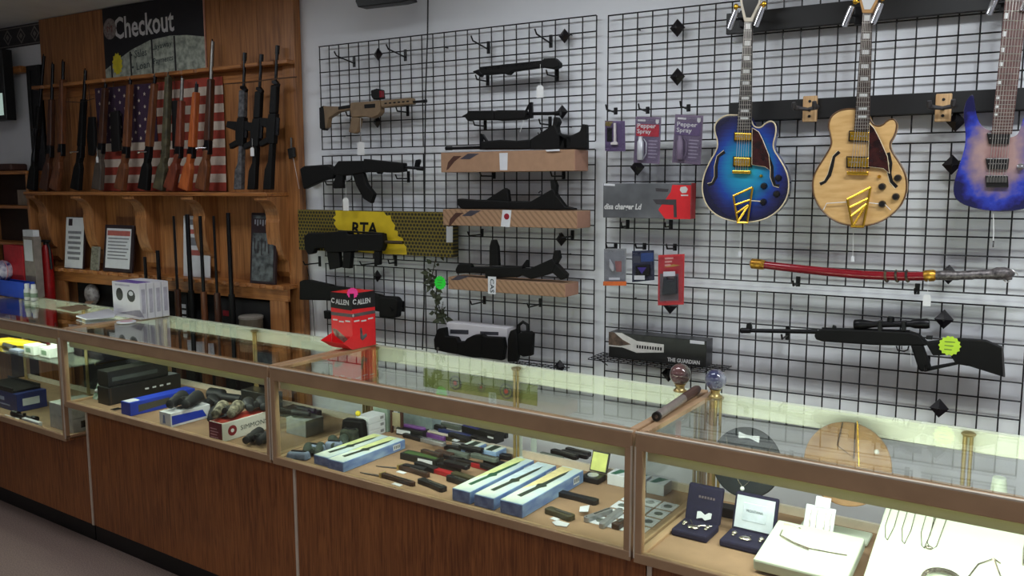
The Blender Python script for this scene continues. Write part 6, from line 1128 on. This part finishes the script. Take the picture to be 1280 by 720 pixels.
KN=[('black and silver knife with a blue shine beside the first knife carton of three',525,603,556,615,'b',.02),('bright red knife in the loose pile',538,589,568,597,'r',.018),('silver knife near the purple one',522,550,547,557,'s',.016),('slim blue and silver knife in the pile',549,540,592,549,'bl',.014),
('pink handled knife at the pile edge',596,556,636,566,'pk',.014),('black knife under the pink handled one',583,568,624,577,'b',.017),('grey green knife next to the pink handled one',582,563,616,571,'g',.018),('black knife pointing at the red knife',570,577,612,588,'b',.016),
('black knife touching the green labelled carton',550,571,580,579,'b',.016),('black knife with silver clip in the middle of the pile',556,561,590,566,'b',.015),('dark red edged black knife beside the carton with green picture',590,583,617,590,'r',.012),('black knife above the red one',548,583,575,590,'b',.016),
('brown black knife behind the silver one',520,541,545,547,'br',.016),('dark knife in front of the purple one',505,546,528,552,'b',.014),('olive handled knife with a white tag near the case corner',684,640,716,651,'ol',.022),('black multi tool beside the last knife carton',698,619,747,631,'b',.02),
('silver folding knife pointing at the case corner',731,653,764,641,'s',.014),('second silver folding knife right at the corner',751,661,776,641,'s',.014),('short brown knife against the case end',768,662,781,655,'br',.02),('slim black knife behind the display lid case',702,567,735,574,'b',.014),('black knife with silver rivets between the carton and lid case',690,566,722,575,'b',.018),('grey knife at the back near the acrylic post',676,570,704,577,'g',.014),('long black knife at the back of the right half',708,564,738,571,'b',.016)]
for k,(lab,a,b,c,d,hm,wd_) in enumerate(KN): folder(lab,a,b,c,d,KH[hm],wd_*1.5,0.017,tag=0.4 if k in (3,8,14) else None,clip=k%2==0)
PILE=[('dark olive knife under the slim blue one',556,549,590,557,'ol',.018),('black knife crossing beneath the pink handled one',600,569,640,575,'b',.016),('grey knife beside the dark carton with blue strip',552,533,576,538,'g',.016),('black knife behind the dark carton with blue strip',600,541,634,548,'b',.018),
('brown black knife beside the green labelled carton',546,568,566,574,'br',.02),('black knife wedged against the carton with green picture',606,578,634,586,'b',.018),('black knife with white tag at the pile back',536,533,556,540,'b',.018),('silver edged knife under the grey green one',566,558,596,563,'s',.014),
('black knife between the red knife and brown sheath knife',520,583,546,591,'b',.018),('dark purple black knife by the silver one',528,544,556,552,'p',.012),('black knife below the green labelled carton',505,586,532,592,'b',.016),('olive knife at the near edge of the pile',566,596,594,604,'ol',.018),('black knife at the near edge touching the red one',560,600,584,608,'b',.016),('dark grey knife across the pile middle',560,568,586,574,'g',.018)]
for k,(lab,a,b,c,d,hm,wd_) in enumerate(PILE): folder(lab,a,b,c,d,KH[hm],wd_*1.55,0.02,z=ZB+0.001,clip=k%3==0,tag=0.5 if k in (6,9) else None)
TOP=[('black knife lying over the grey knife of the pile',575,560,604,566,'b'),('black knife lying over the olive one in the pile',562,545,588,552,'b'),('grey green knife on top of black ones near the pink handle',590,571,622,578,'g'),('black knife on top near the red one',556,580,586,587,'b'),('brown knife lying over the green labelled carton edge',528,566,552,573,'br'),('black knife on top beside the slim blue one',590,548,616,555,'b'),('silver knife lying across black ones',532,552,556,558,'s'),('black knife on top at the pile end towards the carton with green picture',602,584,624,591,'b')]
for k,(lab,a,b,c,d,hm) in enumerate(TOP): folder(lab,a,b,c,d,KH[hm],0.026,0.016,z=ZB+0.0215,clip=k%2==0,tag=0.4 if k in (1,4) else None)
def pxbox(name,label,m,px0,py0,px1,py1,dep,h,cat='box',z=ZB,group=None):
    a,b=TD(px0,py0,z); c,d=TD(px1,py1,z); A=Uz(px0,py0,z); B=Uz(px1,py1,z); e=(B-A); L=e.length; e.normalize(); n=Vector((-e.y,e.x,0))
    T=thing(name,label,cat,A+e*L/2+n*dep/2,group); MB().obox(A,e,n,ZA,(0,0,0),(L,dep,h)).build('carton',m,T,bevel=0.0015); return T,A,e,n,L
T,A,e,n,L=pxbox('green_label_carton','small black carton with a green label and white stickers',M_bkbox,500,574,545,584,0.05,0.025); MB().obox(A+ZA*0.025,e,n,ZA,(0.01,0.01,0),(L-0.01,0.04,0.0008)).build('green_label',mat('label_green',(62,86,44),0.5),T); MB().obox(A,e,n,ZA,(L*0.5,-0.0008,0.006),(L*0.9,0,0.02)).build('white_sticker',M_paper,T)
T,A,e,n,L=pxbox('purple_carton','dark carton carrying a purple knife and white label',M_bkbox,495,543,528,549,0.05,0.03); MB().obox(A,e,n,ZA,(0.004,-0.0008,0.006),(L*0.55,0,0.024)).build('white_label',M_paper,T)
A2=A+ZA*0.0305; MB().prism([A2+e*0.012+n*0.02,A2+e*(L-0.006)+n*0.014,A2+e*L+n*0.026,A2+e*(L-0.01)+n*0.036,A2+e*0.016+n*0.038],ZA*0.012).build('purple_knife',KH['p'],label='purple knife lying on its dark carton',cat='knife',bevel=0.003)
T,A,e,n,L=pxbox('blue_top_carton','dark carton with blue top strip and white labels',M_bkbox,577,545,618,556,0.06,0.045); MB().obox(A+ZA*0.045,e,n,ZA,(0.0,0.0,0),(L*0.5,0.02,0.0008)).build('blue_strip',mat('strip_blue',(44,48,130),0.5),T); MB().obox(A,e,n,ZA,(L*0.8,-0.0008,0.008),(L*0.97,0,0.03)).build('white_label',M_paper,T)
for k in range(3): T=pbox('stacked_carton',('white carton at the bottom of the stack of three','white carton in the middle of the stack of three','white carton with yellow tag on top of the stack of three')[k],M_paper,0.045+0.003*k,0.125,0.40,0.5,0.028,ZB+0.0288*k,group='stack of white cartons'); rt_dec('side_print',mat('dim_grey',(130,130,134),0.5),T,0.125,[(0.47,ZB+0.0288*k+0.008),(0.49,ZB+0.0288*k+0.008),(0.49,ZB+0.0288*k+0.02),(0.47,ZB+0.0288*k+0.02)])
MB().ball(CP(0.06,0.405,ZB+0.095),0.012,10,8).build('yellow_ball',mat('tag_yellow',(226,206,40),0.5),label='small yellow ball tag on the white carton stack',cat='tag')
T,A,e,n,L=pxbox('grey_blue_carton','grey blue carton at the back behind the purple knife',mat('greyblue_carton',(140,156,160),0.5),497,528,540,538,0.06,0.05); MB().obox(A+ZA*0.05,e,n,ZA,(L*0.45,0.005,0),(L*0.95,0.05,0.0008)).build('white_print',M_paper,T)
# holster pile and optics at the left end
M_cmo=mat('dark_camo_gear',(30,36,28),0.7,col2=(58,64,48),scale=40); M_gb=mat('greyblue_plastic',(130,144,168),0.45,col2=(80,92,110),scale=24)
for (px,py,L_,w_,h_,m,lab) in ((412,545,0.09,0.06,0.05,M_cmo,'dark camouflage holster behind the first knife carton'),(440,548,0.08,0.06,0.055,M_cmo,'dark camouflage holster beside the white carton stack'),(425,536,0.12,0.05,0.085,ST['black'],'black holster on top of the camouflage gear'),
    (372,573,0.1,0.05,0.03,M_gb,'grey blue multi tool pouch near the case end'),(395,566,0.09,0.05,0.035,M_gb,'grey blue pouch beside the camouflage holster'),(418,562,0.08,0.045,0.035,M_gb,'grey blue pouch touching the first knife carton')):
    a,b=TD(px,py,ZB); a=max(a,0.085); b=min(b,0.36); T=cthing('gear_pouch',lab,'pouch',a,b,ZB,'gear pouches'); c=CP(a,b,ZB); an=random.uniform(-0.5,0.5); ux=EX*math.cos(an)+EN*math.sin(an); uy=-EX*math.sin(an)+EN*math.cos(an)
    MB().prism([c-ux*L_/2-uy*w_*0.4,c+ux*L_*0.4-uy*w_/2,c+ux*L_/2+uy*w_*0.1,c+ux*L_*0.3+uy*w_/2,c-ux*L_*0.45+uy*w_*0.45],ZA*h_,taper=0.85).build('pouch_body',m,T,bevel=0.008,seg=3); MB().obox(c+ZA*h_,ux,uy,ZA,(-L_*0.3,-w_*0.12,-0.004),(L_*0.3,w_*0.12,0.004)).build('flap_strap',KH['b'],T,bevel=0.002)
binocular('grey green monocular pair at the left end of the knife case',0.1,0.115,ZB,-0.9,mat('green_rubber',(52,62,54),0.6),0.75); binocular('dark green binoculars at the end of the knife case',0.11,0.245,ZB,-0.7,mat('green_rubber',(52,62,54),0.6),0.75)
T=pbox('grey_green_carton','grey green optics carton against the case end',mat('greygreen',(130,146,134),0.5),0.05,0.13,0.505,0.535,0.1)
T=cthing('small_easel','small dark wooden easel with a card at the back','easel',0.16,0.5,ZB); cb('card',mat('easel_card',(160,150,120),0.5),T,0.15,0.2,0.515,0.519,ZB+0.03,ZB+0.09); cb('post',mat('easel_wood',(70,40,28),0.5),T,0.143,0.151,0.51,0.525,ZB,ZB+0.1); cb('post',mat('easel_wood',(70,40,28),0.5),T,0.199,0.207,0.51,0.525,ZB,ZB+0.1)
for (px,py,h,lab) in ((649,571,0.1,'white acrylic post standing behind the knife cartons'),(667,567,0.08,'shorter white acrylic post at the back')): a,b=TD(px,py,ZB); T=cthing('acrylic_post',lab,'stand',a,b,ZB); cb('post_blade',mat('frost_acrylic',(190,200,196),0.3,var=0.03),T,a-0.013,a+0.013,b,b+0.004,ZB,ZB+h); cb('foot',mat('frost_acrylic',(190,200,196),0.3,var=0.03),T,a-0.02,a+0.02,b-0.01,b+0.02,ZB,ZB+0.003)
# lid case and coin cards
a,b=TD(742,601,ZB); T=cthing('lid_case','small black case with raised pale yellow lid lining','case',a,b,ZB); cb('case_base',KH['b'],T,a-0.035,a+0.035,b-0.03,b+0.03,ZB,ZB+0.022,0.003); MB().obox(CP(a,b+0.03,ZB+0.022),EX,(ZA*0.94+EN*0.34).normalized(),EN,(-0.035,0,0),(0.035,0.075,0.008)).build('lid',KH['b'],T,bevel=0.002); MB().obox(CP(a,b+0.0295,ZB+0.022),EX,(ZA*0.94+EN*0.34).normalized(),EN,(-0.03,0.006,-0.001),(0.03,0.07,0)).build('lid_lining',mat('lining_yellow',(206,212,120),0.5),T); MB().lathe(CP(a,b-0.005,ZB+0.022),[(0.02,0),(0.02,0.003)],seg=18).build('medal',M_silver,T)
for k in range(12):
    r_,c_=divmod(k,3); c=CP(1.335+0.064*c_,0.17+0.075*r_,ZB); T=thing('coin_card','white coin flip card in rows at the end of the knife case','coin card',c,'white coin flip cards'); MB().obox(c,EX,EN,ZA,(-0.028,-0.032,0),(0.028,0.032,0.0015)).build('card',M_paper,T); MB().lathe(c+ZA*0.0015,[(0.014,0),(0.014,0.0015)],seg=18).build('coin',mat('dark_silver_coin',(130,136,130),0.35,0.6),T)
sheet('white price ticket beside the olive handled knife',[(690,653),(698,651),(712,655),(708,659),(694,657)],M_paper,ZB+0.001,'price_ticket'); sheet('white price ticket under the multi tool',[(725,634),(737,632),(735,640),(724,640)],M_paper,ZB+0.014,'price_ticket')
# ---- case 4: jewellery
M_velv=mat('navy_velvet',(20,17,46),0.85,var=0.2,scale=120); M_satin=mat('white_satin',(190,196,204),0.35,var=0.05); M_velp=mat('pad_white',(194,202,184),0.7,var=0.02); M_jew=mat('silver_jewel',(176,168,156),0.25,0.9,var=0.3,scale=90)
def chain(pts,r,name,m,T,smooth_=True): return MB().tube(pts,r,6).build(name,m,T,smooth=True)
def velvet(label,pl,pr_,plid,wt,lining,dark):
    a,b=TD(*pl,ZB); c,d=TD(*pr_,ZB); b=d=(b+d)/2; sh_=max(0,1.562-a); a+=sh_; c=min(c+sh_,a+0.112) if sh_>0 else c; T=cthing('jewel_box',label,'jewellery box',(a+c)/2,b+0.05,ZB,'open velvet jewellery boxes'); w=c-a; D=0.105
    cb('base_tray',M_velv,T,a,c,b,b+D,ZB,ZB+0.022,0.006)
    up=(ZA*0.96+EN*0.28).normalized(); o=CP(a,b+D-0.004,ZB+0.016); MB().obox(o,EX,up,EN,(0,0,0),(w,0.112,0.018)).build('lid',M_velv,T,bevel=0.006)
    o2=o-EN*0.001; 
    if lining: 
        MB().obox(o2,EX,up,EN,(0.008,0.012,-0.001),(w-0.008,0.106,0.001)).build('lid_lining',M_satin,T); MB().obox(o2,EX,up,EN,(0.03,0.035,-0.003),(w-0.03,0.088,0)).build('lining_panel',mat('satin_panel',(188,196,206),0.3),T,bevel=0.002)
        lettering('MONTANA',o2+EX*(w*0.32)+up*0.062-EN*0.0036,EX,up,w*0.38,M_ltg,T,height=0.008)
    else:
        for k in range(6): MB().obox(o2,EX,up,EN,(w*0.34+0.009*k,0.075,-0.0008),(w*0.34+0.006+0.009*k,0.082,0)).build('gilt_letter',mat('dim_gilt',(96,84,90),0.4),T)
    z=ZB+0.022; m=lambda u,v: CP(a+w*u,b+D*v,z)
    for u in (0.2,0.82): MB().ball(m(u,0.55)+ZA*0.004,0.0085,8,6,(1,1,0.7)).build('earring',M_jew,T,smooth=True); MB().ball(m(u,0.42)+ZA*0.003,0.006,8,6,(1,1,0.7)).build('earring_drop',M_jew,T,smooth=True)
    MB().ball(m(0.5,0.35)+ZA*0.004,0.015,10,6,(1.2,0.8,0.4)).build('pendant',M_jew,T,smooth=True)
    if not lining: chain([m(0.25,0.8)+ZA*0.004,m(0.4,0.55)+ZA*0.003,m(0.5,0.4)+ZA*0.003,m(0.65,0.6)+ZA*0.004,m(0.9,0.7)+ZA*0.004],0.0016,'necklace_chain',M_jew,T); MB().prism([o2+EX*w*q-EN*0.002+up*s for q,s in ((0.36,0.012),(0.45,0.016),(0.52,0.018),(0.6,0.012),(0.76,0.02),(0.77,0.036),(0.68,0.036),(0.58,0.028),(0.45,0.036),(0.36,0.034))],-EN*0.002).build('white_bow',M_paper,T)
    else: chain([m(0.44,0.6)+ZA*0.003,m(0.5,0.42)+ZA*0.004,m(0.56,0.62)+ZA*0.003],0.0013,'necklace_chain',M_jew,T)
velvet('open navy velvet box with dark lid and white bow',(820,666),(880,678),None,0,False,True); velvet('open navy velvet box with white satin lid lining',(897,684),(955,695),None,0,True,False)
# tray with a necklace, earring card, sloping pad
def slab(name,label,c0,c1,d0,z0,d1,z1,th,m,cat):
    T=cthing(name,label,cat,(c0+c1)/2,(d0+d1)/2,ZB); A=CP(c0,d0,z0); s=(CP(c0,d1,z1)-A); L=s.length; s.normalize(); n=EX.cross(s); MB().obox(A,EX,s,n,(0,0,-th),(c1-c0,L,0)).build('pad_board',m,T,bevel=0.006)
    return T,(lambda u,v,h=0.002: A+EX*((c1-c0)*u)+s*(L*v)+n*h),(c1-c0),L
T,f,w_,L_=slab('necklace_tray','thick white tray with one necklace laid across it',1.845,2.085,0.085,ZB+0.04,0.31,ZB+0.075,0.035,M_velp,'tray')
chain([f(.12,.75),f(.13,.62),f(.25,.55),f(.5,.48),f(.75,.5),f(.9,.52)],0.0017,'necklace',M_jew,T); chain([f(.15,.6,.003),f(.35,.5,.003),f(.5,.45,.003)],0.003,'necklace_links',M_jew,T); chain([f(.1,.9),f(.2,.93),f(.3,.88)],0.0016,'bracelet',M_jew,T)
T,f,w_,L_=slab('earring_card','white earring card standing behind the thick white tray',1.90,1.985,0.35,ZB+0.006,0.40,ZB+0.105,0.003,M_paper,'card')
for u in (.2,.4,.68,.86): chain([f(u,.9),f(u-.02,.7),f(u+.01,.5),f(u,.35)],0.0014,'drop_earring',M_jew,T)
MB().prism([f(.3,.98,.003),f(.8,.98,.003),f(.8,1.25,.003),f(.3,1.25,.003)],-EN*0.001).build('card_header',M_paper,T)
ta,za=TZ(1110.5,623,0.42); tb,zb_=TZ(1278,653,0.42); zz=(za+zb_)/2
T,f,w_,L_=slab('necklace_pad','large sloping white pad hung with several chains','display pad',ta,ta+0.52,0.05,ZB+0.028,0.42,max(zz,ZB+0.12),0.022) if False else slab('necklace_pad','large sloping white pad hung with several chains',ta,ta+0.52,0.05,ZB+0.026,0.42,max(zz,ZB+0.12),0.022,M_velp,'display pad')
for u in (.05,.13,.22): chain([f(u-.02,.97),f(u-.022,.7),f(u-.005,.58),f(u+.008,.56),f(u+.02,.7),f(u+.018,.97)],0.0011,'fine_chain',M_jew,T)
chain([f(.25,.97),f(.235,.62),f(.26,.56),f(.28,.6),f(.3,.97)],0.0013,'fine_chain',M_jew,T); MB().ball(f(.25,.57,.004),0.007,8,6,(1.4,1,.6)).build('charm',M_jew,T,smooth=True)
chain([f(.36,.05),f(.42,.3),f(.47,.52),f(.53,.6),f(.56,.57)],0.0022,'rope_chain',M_jew,T); chain([f(.53,.6),f(.57,.45),f(.62,.05)],0.0022,'rope_chain',M_jew,T)
chain([f(.66,.9),f(.65,.75),f(.655,.6)],0.0045,'link_bracelet',M_jew,T); chain([f(.7,.9),f(.69,.75),f(.7,.6)],0.0045,'link_bracelet',M_jew,T); chain([f(.78,.97),f(.74,.55),f(.77,.42),f(.81,.45),f(.82,.97)],0.003,'herringbone_chain',M_jew,T)
for hh in (0,0.006): chain([f(.34+.085*math.cos(a),.27+.1*math.sin(a),.008+hh) for a in [2*math.pi*i/20 for i in range(21)]],0.0042,'bangle',M_jew,T)
# round black display painted with a teal reflection, cork disc, small pieces at the rear
def disc(name,label,cat,px,py,d,r,tilt,m,th=0.014):
    t_,z_=TZ(px,py,d); z_=max(z_,ZB+r*math.cos(tilt)+0.006); T=cthing(name,label,cat,t_,d,ZB); c=CP(t_,d,z_); nrm=(-EN*math.cos(tilt)+ZA*math.sin(tilt)).normalized(); u=EX; v=nrm.cross(u)*-1
    if v.z<0: v=-v
    MB().prism([c+u*(r*math.cos(2*math.pi*i/40))+v*(r*math.sin(2*math.pi*i/40)) for i in range(40)],-nrm*th).build('disc',m,T,bevel=0.003)
    return T,c,u,v,nrm
M_tealrefl=mat('black_teal_reflection',(7,20,27),0.7,col2=(3,7,10),scale=10)  # teal stands for a reflection on the black display, mixed into the colour
T,c,u,v,nr=disc('round_display','round black display with painted teal reflection, necklaces and white bow','jewellery display',932,578,0.40,0.108,0.25,M_tealrefl)
MB().prism([c+u*x+v*y+nr*0.001 for x,y in ((-0.03,0.07),(-0.005,0.075),(0.005,0.075),(0.035,0.066),(0.035,0.086),(0.006,0.083),(-0.006,0.083),(-0.03,0.09))],nr*0.003).build('white_bow',M_paper,T)
for x,y in ((-0.028,0.035),(0.004,0.03)): MB().ball(c+u*x+v*y+nr*0.004,0.006,8,6).build('pearl_stud',M_inlay,T,smooth=True)
chain([c+u*x+v*y+nr*0.002 for x,y in ((-0.07,0.07),(-0.05,0.0),(-0.015,-0.06),(0.0,-0.075),(0.015,-0.06),(0.05,0.01),(0.075,0.065))],0.0013,'necklace',M_jew,T); MB().ball(c-v*0.08+nr*0.004,0.007,8,6).build('pendant',M_inlay,T,smooth=True)
chain([c+u*x+v*y+nr*0.002 for x,y in ((-0.09,0.04),(-0.08,-0.02),(-0.05,-0.05))],0.0011,'fine_chain',M_jew,T)
cb('easel_foot',KH['b'],T,1.60,1.80,0.41,0.46,ZB,ZB+0.03,0.004)
CB().cbox(1.615,1.66,0.5,0.504,0.84,0.885).build('yellow_tag_card',mat('pale_yellow',(232,224,120),0.5),label='small pale yellow card at the top of the jewellery case rear',cat='card') if False else None
M_cork=mat('cork_tan',(164,130,92),0.75,col2=(140,106,72),scale=16)
T,c,u,v,nr=disc('cork_disc','round tan leather disc with a wire figure at the rear','display disc',1058,580,0.46,0.123,0.2,M_cork); chain([c+u*x+v*y+nr*0.002 for x,y in ((-0.02,0.12),(-0.03,0.05),(0.02,0.02),(0.015,0.125))],0.0018,'wire_figure',KH['br'],T); chain([c+u*0.02+v*0.13+nr*0.002,c+u*0.035+nr*0.002],0.0016,'gold_wire',M_gold,T); MB().lathe(c+u*0.08+v*0.05+nr*0.002,[(0.007,0),(0.007,0.002)],nr,12).build('snap',M_steel,T)
T,f,w_,L_=slab('rear_tray','flat white tray in front of the tan disc',1.87,2.07,0.42,ZB+0.014,0.5,ZB+0.02,0.012,M_velp,'tray'); 
for k,(px,py,dd,h,m,lab,nm) in enumerate(((1200,597,0.42,0.05,mat('pale_yellow',(226,220,130),0.5),'small pale yellow bracelet card at the rear','bracelet_card'),)):
    t_,z_=TZ(px,py,dd); T=cthing(nm,lab,'card',t_,dd,ZB); zb2=ZB+0.1; cb('riser',M_velp,T,t_-0.03,t_+0.05,dd,dd+0.04,ZB,zb2); cb('card',m,T,t_-0.025,t_+0.03,dd+0.02,dd+0.024,zb2,zb2+0.05); chain([CP(t_-0.015+0.03*(math.cos(a)*0.5+0.5),dd+0.012+0.006*math.sin(a),zb2+0.004) for a in [2*math.pi*i/14 for i in range(15)]],0.0016,'bracelet',M_jew,T)
t_,_=TZ(1250,590,0.47); T=cthing('ring_cone','white ring cone at the rear of the jewellery case','ring stand',t_,0.47,ZB); MB().lathe(CP(t_,0.47,ZB),[(0.04,0),(0.038,0.006),(0.034,0.1),(0.016,0.26)],seg=20).build('cone',M_velp,T,smooth=True); MB().lathe(CP(t_,0.47,ZB+0.17),[(0.028,0),(0.028,0.006)],seg=18).build('ring',M_jew,T,smooth=True)
t_,_=TZ(1265,600,0.43); T=cthing('grey_bust','grey velvet necklace bust at the rear end','bust',t_+0.05,0.44,ZB); MB().prism([CP(t_+x,0.43,ZB+z) for x,z in ((-0.02,0),(0.12,0),(0.13,0.12),(0.1,0.19),(0.07,0.22),(0.03,0.2),(-0.01,0.14))],EN*0.03,taper=0.8).build('bust_form',mat('grey_velvet',(96,98,100),0.8),T,bevel=0.01,seg=3); chain([CP(t_+x,0.428,ZB+z) for x,z in ((0.02,0.19),(0.04,0.1),(0.06,0.08),(0.08,0.1),(0.1,0.18))],0.0014,'necklace',M_jew,T)
# ================================================================ small pieces become sub-parts of the part they sit on
RULE={'fret':['fretboard'],'inlay':['fretboard'],'pole_screw':['pickup'],'pickup_ring':['pickup'],'saddle':['bridge'],'guard_edge':['pickguard'],'sound_hole_binding':['sound_hole'],'sight_lens':['red_dot_sight'],'vent_slot':['handguard'],'dust_cover':['receiver'],'rail_slot':['rail_body'],
'printed_line':['sheet'],'printed_band':['sheet'],'printed_block':['sheet'],'title_band':['sheet'],'figure':['sheet'],'star':['canton'],'tag_string':['price_tag'],'screw':['wood_block'],'bolt_head':['diamond_plate'],'roller_pad':['yoke_arm'],'elevation_turret':['scope_tube'],'pocket_clip':['handle'],'pivot_screw':['handle'],
'lens':['barrel'],'text_line':['carton','backing_card'],'side_print':['carton','carton_body'],'top_print':['carton','carton_body'],'barcode_bar':['barcode_label'],'tint_patch':['carton'],'knife_picture':['carton'],'dark_end':['carton'],'barcode_label':['carton'],'lid_lining':['lid'],'lining_panel':['lid'],'white_bow':['lid','disc'],'lettering':['carton','carton_body','sheet'],
'dragon_horn':['dragon_head'],'dragon_jaw':['dragon_head'],'butt_pad':['stock','butt'],'can_clip':['spray_can'],'logo_centre':['logo_disc'],'ring':['cone'],'coin':['card'],'letter_mark':['box_body'],'red_mark':['case_body'],'white_sticker':['carton'],'yellow_panel':['carton'],'red_panel':['carton'],'white_label':['carton'],'picture':['bezel'],'front_sight':['barrel'],'trigger_guard':['receiver'],'bolt_handle':['receiver'],'picture_bar':['stone_picture'],'emblem_letter':['emblem'],'sub':[]}
bpy.context.view_layer.update()
def ctr(o):
    vs=o.data.vertices; n=len(vs); c=Vector()
    for v in vs: c+=v.co
    return c/max(n,1)+o.location
for root in [o for o in col.objects if o.parent is None]:
    kids=[c for c in root.children if c.type=='MESH']
    by={}
    for c in kids: by.setdefault(c.name.split('.')[0],[]).append(c)
    moved=set()
    for c in kids:
        n=c.name.split('.')[0]
        for p in RULE.get(n,[]):
            cand=[q for q in by.get(p,[]) if q is not c and q not in moved]
            if p in RULE and any(by.get(pp) for pp in RULE[p]): continue     # never a fourth level
            if cand:
                if c.children: break
                cc=ctr(c); q=min(cand,key=lambda q:(ctr(q)-cc).length); c.parent=q; moved.add(c); break
